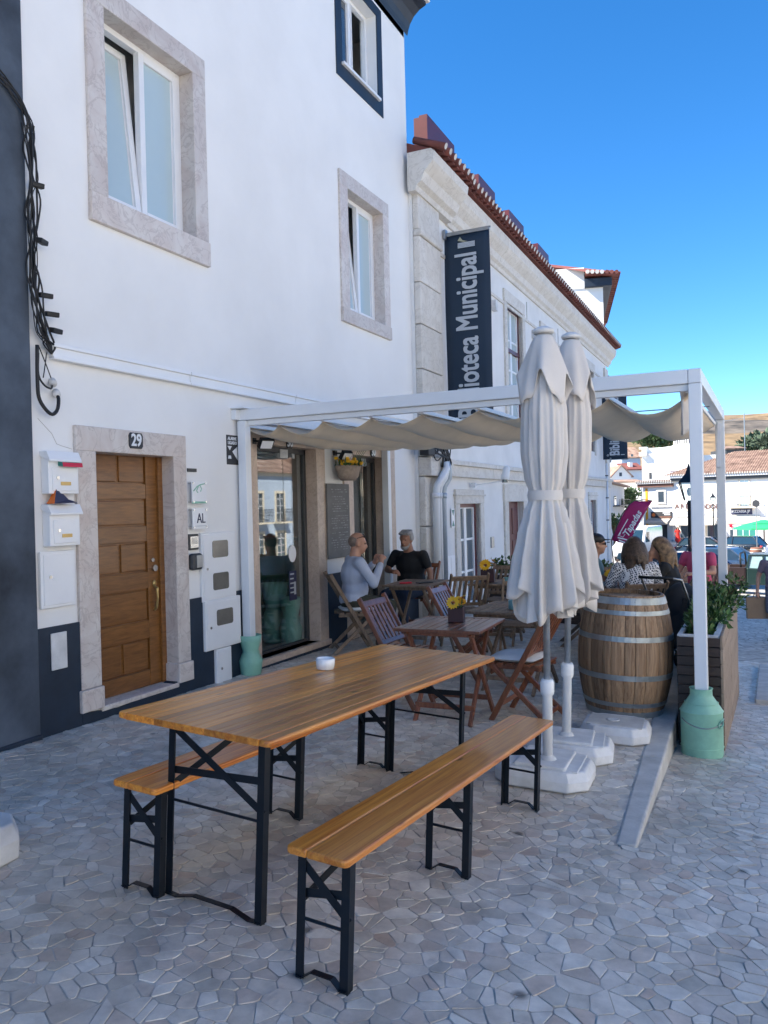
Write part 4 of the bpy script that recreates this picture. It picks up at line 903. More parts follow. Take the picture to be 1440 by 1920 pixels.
banner(25.9, -.15, .60, 5.28, 2.72, 'far dark blue Biblioteca banner at the end of the library')
# ---------------------------------------------------------------- pergola with a scalloped canvas roof
PY0, PY1, PX = 6.36, 9.5, 4.115
P_ = thing('pergola', (PX, PY0, street(PX, PY0)), 'white metal pergola with scalloped beige canvas roof in front of the cafe', 'pergola')
def pb(b, name, mat, **k): return b.build(name, mat, P_, world=True, **k)
ZB, ZT = 2.275, 2.38
for (x, y, zb) in [(.075, PY0, .06), (PX, PY0, street(PX, PY0)+.01), (PX, PY1, street(PX, PY1)), (.075, PY1, terr(.07, PY1))]:
    b = MB(); b.bx(x-.045, x+.045, y-.045, y+.045, zb, ZT-.108 if x < 1 else ZT-.107); pb(b, 'post', 'white_metal', bevel=.006)
for y in (PY0, PY1): b = MB(); b.bx(.03, PX-.047, y-.04, y+.04, ZB, ZT); pb(b, 'beam', 'white_metal', bevel=.006); b = MB(); b.bx(.12, PX-.047, y+.02*(1 if y == PY0 else -1)-.025, y+.02*(1 if y == PY0 else -1)+.025, ZB-.05, ZB-.001); pb(b, 'guide_rail', 'white_metal', bevel=.004)
b = MB(); b.bx(PX-.045, PX+.045, PY0-.045, PY1+.045, ZT-.105, ZT); pb(b, 'beam', 'white_metal', bevel=.006)
b = MB(); b.bx(.0, .06, PY0-.1, PY1+.1, ZT-.10, ZT-.002); pb(b, 'wall_plate', 'white_metal', bevel=.006)
b = MB(); b.bx(-.0, .16, PY0-.11, PY0+.06, ZT+.003, ZT+.012); pb(b, 'cap_plate', 'white_metal')
for y in (PY0+.07, PY1-.07): b = MB(); b.bar((PX, y, ZT-.15), (PX, y+(.25 if y < 8 else -.25)*1, 1.75), .035, .02); pb(b, 'brace', 'white_metal')
crests = [.0+.07, .43, .91, 1.405, 1.90, 2.41, 2.94, 3.47, 4.06]
for x in crests:
    b = MB(); b.bx(x-.018, x+.018, PY0+.05, PY1-.05, 2.215, 2.25); pb(b, 'batten', 'white_metal', bevel=.004)
for y in (PY0+.16, 7.9): b = MB(); b.tube([(.1, y, 2.262), (PX, y, 2.262)], .006, 6); pb(b, 'guide_wire', 'galvanised')
# canvas hung between the battens
b = MB(); P = []; Fs = []; ns = 10; ny = 16; cols = 0; rnd = random.Random(2)
for s_ in range(len(crests)-1):
    a, c = crests[s_], crests[s_+1]; sag = [.08, .08, .085, .09, .09, .095, .11, .15][s_]
    for i in range(ns + (1 if s_ == len(crests)-2 else 0)):
        u = i/ns; x = a+(c-a)*u
        for j in range(ny+1):
            v = j/ny; y = PY0+.06+(PY1-PY0-.12)*v
            z = 2.212-sag*(1-(2*u-1)**2)*(1+.18*math.sin(v*5+s_*1.7))-.05*math.sin(math.pi*v)*(1-(2*u-1)**2)+.006*math.sin(v*23+u*5+s_)
            P.append((x, y, z))
        cols += 1
for i in range(cols-1):
    for j in range(ny): k = i*(ny+1)+j; Fs.append((k, k+1, k+ny+2, k+ny+1))
b.add(P, Fs); cn = pb(b, 'canvas', 'canvas', smooth=True); md = cn.modifiers.new('s', 'SOLIDIFY'); md.thickness = .003
# gathered end of the canvas by the outer post
b = MB(); P = []; Fs = []; n1, n2 = 12, 10
for i in range(n1+1):
    for j in range(n2+1):
        u = i/n1; v = j/n2; P.append((4.0+.05*u+.02*math.sin(u*9+v*2), PY0+.06+.42*u*(.5+.5*v)+.02*math.sin(v*8), 2.25-.36*v*(1-.25*u)+.012*math.sin(u*14)))
for i in range(n1):
    for j in range(n2): k = i*(n2+1)+j; Fs.append((k, k+1, k+n2+2, k+n2+1))
b.add(P, Fs); o = pb(b, 'canvas_end', 'parasol_cloth', smooth=True); md = o.modifiers.new('s', 'SOLIDIFY'); md.thickness = .003
# ---------------------------------------------------------------- milk can at the foot of the outer post, jug at the wall post
t = thing('milk_can', (PX-.005, PY0, street(PX, PY0)-.004), 'mint green metal milk can around the foot of the outer pergola post', 'milk can')
b = MB(); b.lathe([(.142, 0), (.148, .02), (.148, .33), (.150, .335), (.146, .345), (.080, .445), (.079, .45), (.078, .49), (.084, .50), (.078, .50), (.070, .49), (.070, .44), (.135, .34), (.138, .03)], 32, cap=False); b.build('body', 'mint', t, smooth=True)
for z, r in [(.075, .1495), (.335, .151), (.395, .118)]: b = MB(); b.lathe([(r-.004, -.005), (r+.003, 0), (r-.004, .005)], 32, (0, 0, z), cap=False); b.build('rib', 'mint', t, smooth=True)
b = MB(); pts = [(.152*math.cos(a), .152*math.sin(a), .285-.05*math.sin((a+2.6)/2.6*math.pi)) for a in [(-2.6+i*.13) for i in range(21)]]; b.tube(pts, .004, 6); b.build('handle', 'grey_metal', t, smooth=True)
b = MB(); b.tube([(.128, -.085, .27), (.15, -.06, .29), (.15, -.06, .25), (.128, -.085, .23), (.12, -.1, .25), (.128, -.085, .27)], .006, 6); b.build('handle_ear', 'mint', t, smooth=True)
def jug(loc, label, s=1.0, mat='mint', wide=1.0):
    t = thing('metal_jug', loc, label, 'jug')
    b = MB(); b.lathe([(.07*s, 0), (.075*s, .01*s), (.085*s, .1*s), (.088*s, .13*s), (.058*s, .20*s), (.057*s, .22*s), (.075*s, .30*s), (.083*s, .36*s), (.078*s, .36*s), (.052*s, .22*s)], 20, sx=wide, sy=wide); b.build('body', mat, t, smooth=True)
    b = MB(); b.tube([(.0, .084*s, .13*s), (.0, .13*s, .14*s), (.0, .125*s, .19*s), (.0, .07*s, .22*s)], .011*s, 8); b.build('handle', mat, t, smooth=True); return t
jug((.085, PY0, terr(.08, PY0)-.0), 'mint green jug-shaped foot of the wall-side pergola post', 1.05, 'mint', 1.25)
o = jug((-.62, 7.86, -.12), 'large teal jug standing inside the shop window', 1.9, 'teal'); jug((-.32, 7.72, -.12), 'smaller teal jug inside the shop beside the large one', 1.5, 'teal')
# ---------------------------------------------------------------- folded parasols
def parasol(base, top, hz0, hz1, rmax, label, seed, size):
    base, top = Vector(base), Vector(top); d = top-base; Lp = d.length; rnd = random.Random(seed)
    t = thing('folded_parasol', base, label, 'parasol', group='two closed beige parasols')
    q = d.normalized().to_track_quat('Z', 'Y'); t.rotation_euler = q.to_euler()
    b = MB(); b.tube([(0, 0, .03), (0, 0, Lp-.1)], .021, 14); b.build('pole', 'galvanised', t, smooth=True)
    b = MB(); b.lathe([(.030, .02), (.030, .42), (.040, .43), (.042, .45), (.042, .50), (.034, .52), (.023, .52)], 16); b.build('sleeve', 'white_paint', t, smooth=True)
    b = MB(); b.lathe([(.07, 0), (.07, .01), (.045, .03), (.036, .05)], 16, (0, 0, .012)); b.build('collar', 'white_plastic', t, smooth=True)
    # cloth: pleated tube, tied in the middle, flaring at the hem
    n = 110; prof = [(0.0, 1.0), (.06, .97), (.16, .88), (.28, .74), (.38, .58), (.435, .46), (.465, .46), (.52, .57), (.64, .66), (.78, .65), (.90, .56), (1.0, .40)]
    P = []; Fs = []; npl = 12; ph = [rnd.uniform(0, 6.28) for _ in range(8)]; m_ = 44
    def rad(v):
        for (a, ra), (c, rc) in zip(prof, prof[1:]):
            if v <= c: f = (v-a)/(c-a); f = f*f*(3-2*f); return ra+(rc-ra)*f
        return prof[-1][1]
    for j in range(m_+1):
        v = j/m_; amp = .26*max(.35, 1-v*.7)*(1 if v < .40 or v > .5 else .6)
        for k in range(n):
            a = 2*math.pi*k/n
            wv = math.sin(npl*a+ph[0]+.6*math.sin(v*4+ph[1]))*.6+.34*math.sin((npl*2-3)*a+ph[2]+v*2)+.22*math.sin(4*a+ph[3]+v*3)
            rr = rmax*rad(v)*(1+amp*wv-.5*amp*abs(math.sin(npl*a*.5+ph[4]+v)))
            hem = (1-min(1, v*9))*(.085*math.sin(3*a+ph[5])+.05*math.sin(7*a+ph[6]))
            P.append((rr*math.cos(a), rr*math.sin(a), hz0+(hz1-hz0)*v+hem))
    for j in range(m_):
        for k in range(n): Fs.append((j*n+k, j*n+(k+1) % n, (j+1)*n+(k+1) % n, (j+1)*n+k))
    b = MB(); b.add(P, Fs); c = b.build('cloth', 'parasol_cloth', t, smooth=True); md = c.modifiers.new('s', 'SOLIDIFY'); md.thickness = .004
    # inner fold that shows under the hem
    P = []; Fs = []
    for j in range(9):
        v = j/8
        for k in range(60):
            a = 2*math.pi*k/60; rr = rmax*(.72-.25*v)*(1+.25*math.sin(7*a+ph[7])+.1*math.sin(13*a)); P.append((rr*math.cos(a), rr*math.sin(a), hz0-.055+.5*v+.05*math.sin(2*a+ph[1])))
    for j in range(8):
        for k in range(60): Fs.append((j*60+k, j*60+(k+1) % 60, (j+1)*60+(k+1) % 60, (j+1)*60+k))
    b = MB(); b.add(P, Fs); b.build('inner_fold', 'parasol_cloth', t, smooth=True)
    b = MB(); zt = hz0+(hz1-hz0)*.45; b.lathe([(rmax*.50, -.03), (rmax*.52, 0), (rmax*.50, .03)], 30, (0, 0, zt), cap=False); b.build('tie_strap', 'parasol_cloth', t, smooth=True)
    # vent cap drooping over the top
    P = []; Fs = []; mm = 12
    for j in range(mm+1):
        v = j/mm; z = Lp-.02-.34*(v**1.2)
        for k in range(72):
            a = 2*math.pi*k/72; rr = .045+.105*(v**.8)*(1+(.16*math.sin(4*a+ph[2])+.10*math.sin(7*a+ph[3]))*v)
            P.append((rr*math.cos(a), rr*math.sin(a), z-v*v*(.085*math.sin(4*a+ph[4])+.03*math.sin(9*a))))
    for j in range(mm):
        for k in range(72): Fs.append((j*72+k, j*72+(k+1) % 72, (j+1)*72+(k+1) % 72, (j+1)*72+k))
    b = MB(); b.add(P, Fs); c = b.build('vent_cap', 'parasol_cloth', t, smooth=True); md = c.modifiers.new('s', 'SOLIDIFY'); md.thickness = .004
    b = MB(); b.lathe([(.001, .03), (.03, .028), (.062, .012), (.066, .0), (.06, -.012), (.001, -.012)], 20, (0, 0, Lp)); b.build('crown', 'white_plastic', t, smooth=True)
    return t
U1 = Vector((3.36, 4.78, terr(3.36, 4.78)+.10)); U2 = Vector((3.345, 5.33, terr(3.345, 5.33)+.10))
parasol(U1, ony(1019, 622, 4.80), .98, 2.42, .205, 'front closed beige parasol standing on the nearest white base', 4, 1)
parasol(U2, ony(1071, 632, 5.36), .98, 2.46, .205, 'rear closed beige parasol, its cap without a hole', 8, 1)
def base_slab(c, sx, sy, h, rz, label, mat='white_plastic', step=True, hole=False, name='parasol_base'):
    t = thing(name, c, label, 'parasol base', rz, 'heavy parasol foot slabs', up=TERR_UP)
    def ring(k, z, ch): x, y = sx/2*k, sy/2*k; q = ch; return [(-x+q, -y, z), (x-q, -y, z), (x, -y+q, z), (x, y-q, z), (x-q, y, z), (-x+q, y, z), (-x, y-q, z), (-x, -y+q, z)]
    b = MB(); rs = [ring(.97, 0, .1), ring(1, .015, .1), ring(1, h*.55, .1), ring(.9, h, .09)]; P = sum(rs, []); Fs = [tuple(range(8))[::-1], tuple(range(24, 32))]
    for j in range(3): Fs += [(j*8+i, j*8+(i+1) % 8, j*8+8+(i+1) % 8, j*8+8+i) for i in range(8)]
    b.add(P, Fs); b.build('slab', mat, t, bevel=.012, seg=3)
    if step:
        b = MB(); b.bx(-sx*.27, sx*.27, -sy*.40, sy*.40, h-.006, h+.022); b.build('raised_panel', mat, t, bevel=.01)
        for s_ in (-1, 1): b = MB(); b.bx(s_*sx*.33-.035, s_*sx*.33+.035, -sy*.38, sy*.38, h-.004, h+.006); b.build('rib', mat, t, bevel=.004)
    if hole:
        b = MB(); b.bx(-sx*.40, sx*.40, -sy*.36, sy*.36, h-.004, h+.004); b.build('lid', 'concrete', t, bevel=.004)
        b = MB(); b.lathe([(.045, 0), (.048, .004), (.03, .007), (.025, .002)], 18, (-.02, 0, h+.003)); b.build('plug', mat, t, smooth=True)
    return t
base_slab((3.33, 4.83, terr(3.33, 4.83)), .56, .50, .115, R(3), 'front white plastic parasol base with wheels and raised middle')
base_slab((3.36, 5.36, terr(3.36, 5.36)), .56, .46, .115, R(8), 'rear white plastic parasol base')
base_slab((3.56, 5.93, terr(3.56, 5.93)), .48, .46, .115, R(4), 'loose grey-topped parasol base in front of the barrel', 'dirty_plastic', False, True)
base_slab((1.26, 2.36, terr(1.26, 2.36)), .52, .50, .17, R(8), 'white parasol base cut off by the left picture edge', 'white_plastic', False)
# ---------------------------------------------------------------- beer table and benches
def rounded_board(b, x0, x1, y0, y1, z0, z1, rl, rr):
    """board along y; corners rounded on the left (x0) / right (x1) side"""
    P = []
    def arc(cx, cy, r, a0):
        return [(cx+r*math.cos(R(a0+s)), cy+r*math.sin(R(a0+s))) for s in (0, 30, 60, 90)] if r > 0 else [(cx, cy)]
    P += arc(x1-rr, y1-rr, rr, 0) + arc(x0+rl, y1-rl, rl, 90) + arc(x0+rl, y0+rl, rl, 180) + arc(x1-rr, y0+rr, rr, 270)
    b.prism(P, 'z', z0, z1)
def leg_frame(t, y, xa, xb, h, first, flip=1, name='leg_frame'):
    """folding angle-iron frame: two legs, foot strap, crossed stays and a rod"""
    for x, s in ((xa, 1), (xb, -1)):
        b = MB(); b.bx(x-.003 if s > 0 else x-.03, x+.03 if s > 0 else x+.003, y-.002, y+.002, 0, h); b.bx(x-.002, x+.002, y, y+.034*flip, 0, h); b.build('leg', 'black_steel', t)
    w_ = xb-xa; zc = h-.32*min(1, h/.7) if h > .6 else h-.20; d1 = .20 if h > .6 else .13
    b = MB(); pts = [(xa, y+.004, .012), (xa+w_*.12, y+.004, .008), (xa+w_*.3, y+.006, .035 if h < .6 else .03), (xa+w_*.7, y+.006, .035 if h < .6 else .03), (xa+w_*.88, y+.004, .008), (xb, y+.004, .012)]
    for p, q in zip(pts, pts[1:]): b.bar(p, q, .026, .004)
    b.build('foot_strap', 'black_steel', t)
    zl = h-d1*1.55; zm = h-d1
    b = MB(); b.bar((xa, y+.006, h-.03), (xb, y+.006, zl), .004, .03, (0, 0, 1)); b.build('stay', 'black_steel', t)
    b = MB(); b.bar((xa, y+.012, zm-.02), (xb, y+.012, zm+.015), .004, .03, (0, 0, 1)); b.build('stay', 'black_steel', t)
    b = MB(); b.bar((xa+.01, y+.02, zl+.03), (xa+w_*.55, y+.25*flip, h-.012), .004, .026, (0, 0, 1)); b.build('stay', 'black_steel', t)
    b = MB(); b.tube([(xa, y+.004, zl-.03), (xb, y+.004, zl-.03)], .006, 6); b.build('rod', 'black_steel', t)
def beer_table():
    w_, l_, h = .79, 2.2, .77
    t = thing('beer_table', (2.134, 2.4623, terr(2.134, 2.4623)), 'long varnished pine beer table with folding black steel legs', 'table', -.0676, up=TERR_UP)
    n = 15; bw = w_/n
    for i in range(n):
        b = MB(); rounded_board(b, i*bw+.0002, (i+1)*bw-.0002, 0, l_, h-.027, h, .024 if i == 0 else 0, .024 if i == n-1 else 0); b.build('plank', 'varnished_pine', t, bevel=.0025 if 0 < i < n-1 else .009, seg=3 if i in (0, n-1) else 2)
    for y in (.24, l_-.24): b = MB(); b.bx(.06, w_-.06, y-.04, y+.04, h-.05, h-.0275); b.build('cross_batten', 'varnished_pine', t, bevel=.004)
    leg_frame(t, .148, .157, .654, h-.03, True, 1); leg_frame(t, l_-.148, .157, .654, h-.03, False, -1)
    return t
def bench(loc, th, label):
    w_, l_, h = .25, 2.2, .47
    t = thing('beer_bench', loc, label, 'bench', th, 'folding pine benches', up=TERR_UP)
    for i, (a, c) in enumerate([(0, .088), (.0886, .25)]):
        b = MB(); rounded_board(b, a, c, 0, l_, h-.028, h, .022 if i == 0 else 0, .022 if i == 1 else 0); b.build('plank', 'varnished_pine', t, bevel=.008, seg=3)
    for y in (.14, 1.1, l_-.2): b = MB(); b.bx(.03, w_-.03, y-.03, y+.03, h-.046, h-.0285); b.build('cross_batten', 'varnished_pine', t, bevel=.004)
    for y, fl in ((.056, 1), (1.06, 1), (2.03, -1)): leg_frame(t, y, .022, .228, h-.03, y < 1, fl)
    return t
beer_table()
bench((3.0724, 2.2861, terr(3.0724, 2.2861)), -.0637, 'near pine bench to the right of the beer table')
bench((2.075, 2.505, terr(2.075, 2.505)), -.055, 'rear pine bench tucked under the wall side of the beer table')
t = thing('ashtray', (2.435, 3.73, terr(2.435, 3.73)+.7715), 'round white ceramic ashtray on the beer table', 'ashtray', up=TERR_UP)
b = MB(); b.lathe([(.040, 0), (.047, .004), (.051, .03), (.051, .058), (.047, .060), (.043, .056), (.042, .02), (.001, .018)], 28); b.build('bowl', 'ceramic_white', t, smooth=True)
# ---------------------------------------------------------------- folding chairs and cafe tables
def make_chair(mat):
    o = bpy.data.objects.new('folding_chair', None); COL.objects.link(o)
    W_ = .215
    for s in (-1, 1):
        b = MB(); b.bar((s*W_, .20, .0), (s*W_, -.29, .88), .024, .042, (0, 1, 0)); b.build('back_post', mat, o, bevel=.006)
        b = MB(); b.bar((s*(W_-.03), .21, .44), (s*(W_-.03), -.27, .0), .022, .04, (0, 1, 0)); b.build('leg', mat, o, bevel=.005)
    def bp(z): f = z/.88; return .20-.49*f
    for z0, z1, nm in ((.80, .855, 'top_rail'), (.50, .54, 'lower_rail')): b = MB(); zm = (z0+z1)/2; b.box((0, bp(zm), zm), (W_*2-.02, .02, z1-z0), (R(29), 0, 0)); b.build(nm, mat, o, bevel=.005)
    for i in range(6):
        x = -W_+.055+i*(2*W_-.11)/5; b = MB(); b.bar((x, bp(.53), .53), (x, bp(.81), .81), .034, .012, (0, 1, 0)); b.build('back_slat', mat, o, bevel=.003)
    for i in range(6): y = -.17+i*.073; b = MB(); b.bx(-W_+.015, W_-.015, y-.027, y+.027, .437, .455); b.build('seat_slat', mat, o, bevel=.004)
    for s in (-1, 1): b = MB(); b.bx(s*(W_-.05)-.012, s*(W_-.05)+.012, -.2, .22, .405, .436); b.build('seat_rail', mat, o, bevel=.004)
    for y, z in ((-.20, .06), (.12, .14)): b = MB(); b.bx(-W_+.02, W_-.02, y-.01, y+.01, z-.018, z+.018); b.build('stretcher', mat, o, bevel=.004)
    return o
chairs = {}
def chair(x, y, rz, mat, label, g=terr):
    if mat not in chairs: o = chairs[mat] = make_chair(mat)
    else: o = copy_tree(chairs[mat])
    o.location = (x, y, g(x, y)); o.rotation_euler = (0, 0, R(rz)); tag(o, label, 'chair', 'folding wooden chairs on the cafe terrace'); return o
def cushion(x, y, rz, label, z=.458):
    b = MB(); n = 14; P = []; Fs = []
    for sgn in (1, -1):
        for j in range(n+1):
            for i in range(n+1):
                u, v = i/n*2-1, j/n*2-1; e = (1-u**6)*(1-v**6); P.append((u*.2*(1-.06*v*v), v*.2*(1-.06*u*u), .024+sgn*.024*max(e, 0)**.5*(1-.18*math.cos(u*5)*math.cos(v*5))))
    for s_ in range(2):
        o_ = s_*(n+1)*(n+1)
        for j in range(n):
            for i in range(n): k = o_+j*(n+1)+i; Fs.append((k, k+1, k+n+2, k+n+1))
    b.add(P, Fs); o = b.build('seat_cushion', 'cushion', None, smooth=True); o.location = (x, y, terr(x, y)+z); o.rotation_euler = (0, 0, R(rz)); return tag(o, label, 'cushion', 'pale seat cushions')
chair(1.81, 6.10, -92, 'red_wood', 'red-brown folding chair with its back to the wall side at the flower table'); 
chair(1.93, 7.28, -90, 'red_wood', 'red-brown folding chair with pale shiny slats behind the flower table'); cushion(1.95, 7.28, -90, 'pale cushion on the chair behind the flower table')
chair(2.84, 6.12, 85, 'red_wood', 'red-brown folding chair with a cushion behind the parasol poles'); cushion(2.80, 6.12, 85, 'pale cushion on the chair behind the parasol poles')
chair(.40, 7.90, -52, 'teak', 'weathered chair under the man in the pale blue shirt'); cushion(.43, 7.92, -52, 'pale cushion under the man in the pale blue shirt')
chair(.44, 9.55, 178, 'red_wood', 'dark chair under the bearded man in black')
chair(1.42, 8.62, 38, 'teak', 'weathered teak chair seen from behind left of the brown flower box')
chair(1.50, 9.80, 172, 'teak', 'small teak chair at the far side of the back table')
chair(2.30, 7.95, 190, 'teak', 'teak chair on the far side of the grey slatted table')
chair(3.30, 8.86, 30, 'teak', 'light teak chair under the woman in the patterned blouse')
chair(2.62, 10.25, 200, 'teak', 'empty teak chair by the library wall right of the teal shirt')
chair(2.58, 9.55, -75, 'teak', 'chair under the man in the teal shirt'); chair(3.62, 9.55, 110, 'teak', 'chair under the blond woman')
def cafe_table(x, y, w_, d_, rz, mat, label, h=.73):
    t = thing('cafe_table', (x, y, terr(x, y)), label, 'table', R(rz), 'folding wooden cafe tables')
    n = max(6, int(w_/.075)); e = .05
    for q, nm in (((-w_/2, w_/2, -d_/2, -d_/2+e), 'top_rim'), ((-w_/2, w_/2, d_/2-e, d_/2), 'top_rim'), ((-w_/2, -w_/2+e, -d_/2+e, d_/2-e), 'top_rim'), ((w_/2-e, w_/2, -d_/2+e, d_/2-e), 'top_rim')):
        b = MB(); b.bx(q[0]+.001, q[1]-.001, q[2]+.001, q[3]-.001, h-.024, h); b.build(nm, mat, t, bevel=.005)
    iw = w_-2*e; 
    for i in range(n):
        a = -iw/2+iw*i/n; b = MB(); b.bx(a+.004, a+iw/n-.004, -d_/2+e+.002, d_/2-e-.002, h-.022, h-.002); b.build('top_slat', mat, t, bevel=.003)
    for s in (-1, 1):
        x_ = s*(w_/2-.09)
        b = MB(); b.bar((x_, -d_/2+.07, h-.03), (x_, d_/2-.1, 0), .026, .045, (0, 1, 0)); b.build('leg', mat, t, bevel=.005)
        b = MB(); b.bar((x_-s*.03, d_/2-.07, h-.03), (x_-s*.03, -d_/2+.1, 0), .026, .045, (0, 1, 0)); b.build('leg', mat, t, bevel=.005)
    for yy in (-d_/2+.17, d_/2-.17): b = MB(); b.bx(-w_/2+.1, w_/2-.1, yy-.012, yy+.012, .10, .14); b.build('stretcher', mat, t, bevel=.004)
    for yy in (-d_/2+.08, d_/2-.08): b = MB(); b.bx(-w_/2+.06, w_/2-.06, yy-.012, yy+.012, h-.06, h-.025); b.build('apron', mat, t, bevel=.004)
    return t
cafe_table(2.325, 5.89, .68, .72, 2, 'red_wood', 'glossy red-brown slatted table with the sunflower box')
cafe_table(2.50, 7.12, .70, .86, -2, 'teak', 'grey teak slatted table with a blue glazed pot')
cafe_table(.86, 8.60, .56, .78, 4, 'teak', 'small dark table between the two seated men')
cafe_table(1.66, 9.22, .62, .62, 6, 'teak', 'back table with a brown flower box and blue pot')
cafe_table(3.02, 9.60, .68, .68, 10, 'teak', 'table between the teal shirt man and the two women')
def flower_box(x, y, z, label, s=1.0, mat='flower_box', n=7, seed=1, big=False):
    t = thing('flower_box', (x, y, z), label, 'flower box', R(12)); rnd = random.Random(seed)
    b = MB(); h = .10*s; w_ = .052*s
    for q in [(-w_, w_, -w_, -w_+.008), (-w_, w_, w_-.008, w_), (-w_, -w_+.008, -w_+.008, w_-.008), (w_-.008, w_, -w_+.008, w_-.008)]: b.bx(q[0], q[1], q[2], q[3], 0, h)
    b.bx(-w_+.008, w_-.008, -w_+.008, w_-.008, 0, h*.7); b.build('box', mat, t, bevel=.003)
    for k in range(n):
        c = Vector((rnd.uniform(-.04, .05)*s, rnd.uniform(-.05, .04)*s, h+rnd.uniform(.02, .065)*s)) if k else Vector((-.012*s, -.055*s, h+.035*s))
        tilt = Euler((R(62) if k == 0 else rnd.uniform(-.9, .9), rnd.uniform(-.6, .6), 0)).to_matrix(); r = (.052 if k == 0 else .034)*s
        b = MB(); m_ = 15
        for i in range(m_):
            a = 2*math.pi*i/m_; d = Vector((math.cos(a), math.sin(a), .12+.12*rnd.random())); sd = Vector((-math.sin(a), math.cos(a), 0)); b.add([c+tilt @ (d*r*.2), c+tilt @ (d*r*.65+sd*r*.2), c+tilt @ (d*r*rnd.uniform(.9, 1.05)), c+tilt @ (d*r*.65-sd*r*.2)], [(0, 1, 2, 3)])
        b.build('flower', 'yellow', t)
        b = MB(); b.ell(c+tilt @ Vector((0, 0, .006*s)), (r*.27, r*.27, r*.15), None, 8, 5); b.build('flower_centre', 'flower_dark', t)
        b = MB(); b.tube([c, Vector((c.x*.5, c.y*.5, h*.6))], .003, 5); b.build('flower_stem', 'leaf', t)
    return t
flower_box(2.34, 5.98, terr(2.34, 5.98)+.732, 'dark red box of yellow sunflowers on the red-brown table', 1.15, seed=3)
flower_box(1.56, 9.12, terr(1.56, 9.12)+.732, 'brown box of orange flowers on the back table', 1.5, seed=4)
flower_box(2.93, 9.42, terr(2.93, 9.42)+.732, 'flower box with yellow blooms beside the teal shirt man', 1.1, seed=5)
flower_box(2.62, 7.38, terr(2.62, 7.38)+.732, 'flower box half hidden by the parasol on the grey table', 1.0, seed=6)
def pot(x, y, z, label, r=.05, h=.075, mat='ceramic_blue'):
    t = thing('glazed_pot', (x, y, z), label, 'pot'); b = MB(); b.lathe([(r*.9, 0), (r, .006), (r, h), (r*.93, h), (r*.9, .02), (.001, .015)], 20); b.build('pot', mat, t, smooth=True)
pot(2.535, 6.92, terr(2.53, 6.92)+.732, 'blue glazed pot on the grey slatted table', .055, .08); pot(1.83, 9.05, terr(1.83, 9.05)+.732, 'blue lidded pot on the back table', .06, .07)
pot(3.12, 9.35, terr(3.12, 9.35)+.732, 'small white cup on the women\'s table', .03, .03, 'ceramic_white')
b = MB(); b.bx(-.07, .07, -.05, .05, 0, .012); o = b.build('card_packet', 'tail_red', None, bevel=.003); o.location = (.80, 8.42, terr(.8, 8.42)+.733); o.rotation_euler = (0, 0, .5); tag(o, 'red packet lying on the two men\'s table', 'packet')
b = MB(); b.bx(-.05, .05, -.09, .09, 0, .01); o = b.build('phone', 'black_rubber', None, bevel=.004); o.location = (.98, 8.55, terr(.98, 8.55)+.733); o.rotation_euler = (0, 0, -.6); tag(o, 'dark phone near the edge of the two men\'s table', 'phone')
# ---------------------------------------------------------------- wine barrel
t = thing('wine_barrel', (3.49, 6.74, terr(3.49, 6.74)-.005), 'large oak wine barrel with galvanised hoops beside the parasols', 'barrel', up=(-GX, .009, 1))
BH, BR0, BR1 = .965, .292, .375; ns = 26
def brad(z): q = (2*z/BH-1); return BR1-(BR1-BR0)*q*q
edges = [0]; rnd = random.Random(12)
for i in range(ns): edges.append(edges[-1]+rnd.uniform(.7, 1.35))
edges = [e/edges[-1]*2*math.pi for e in edges]
for i in range(ns):
    a0, a1 = edges[i]+.006, edges[i+1]-.006; b = MB(); P = []; Fs = []; zn = 10; an = 3; dr_ = rnd.uniform(-.0015, .0015)
    for j in range(zn+1):
        z = BH*j/zn
        for k in range(an+1):
            a = a0+(a1-a0)*k/an; r = brad(z)+dr_-(.0045 if k in (0, an) else 0); P.append((r*math.cos(a), r*math.sin(a), z))
    for j in range(zn+1):
        z = BH*j/zn
        for k in range(an+1): a = a0+(a1-a0)*k/an; r = brad(z)-.024; P.append((r*math.cos(a), r*math.sin(a), z))
    o_ = (zn+1)*(an+1); w1 = an+1
    for j in range(zn):
        for k in range(an): q = j*w1+k; Fs.append((q, q+1, q+w1+1, q+w1)); Fs.append((o_+q, o_+q+w1, o_+q+w1+1, o_+q+1))
        q = j*w1; Fs.append((q, q+w1, o_+q+w1, o_+q)); q = j*w1+an; Fs.append((q, o_+q, o_+q+w1, q+w1))
    for k in range(an): q = zn*w1+k; Fs.append((q, q+1, o_+q+1, o_+q)); Fs.append((k, o_+k, o_+k+1, k+1))
    b.add(P, Fs); b.build('stave', 'barrel_oak', t, smooth=False)
for zc, hh in [(.925, .052), (.835, .034), (.635, .04), (.335, .042), (.115, .034), (.035, .05)]:
    b = MB(); n = 48; P = []; Fs = []
    for z, dr_ in ((zc-hh/2, -.003), (zc-hh/2, .0035), (zc+hh/2, .0035), (zc+hh/2, -.003)):
        for k in range(n): a = 2*math.pi*k/n; r = brad(z)+dr_; P.append((r*math.cos(a), r*math.sin(a), z))
    for j in range(4):
        for k in range(n): Fs.append((j*n+k, j*n+(k+1) % n, ((j+1) % 4)*n+(k+1) % n, ((j+1) % 4)*n+k))
    b.add(P, Fs); b.build('hoop', 'hoop', t, smooth=False)
    b = MB(); b.ell((brad(zc)*math.cos(-1.2)+.002, brad(zc)*math.sin(-1.2), zc), (.007, .007, .007), None, 6, 4); b.build('rivet', 'hoop', t)
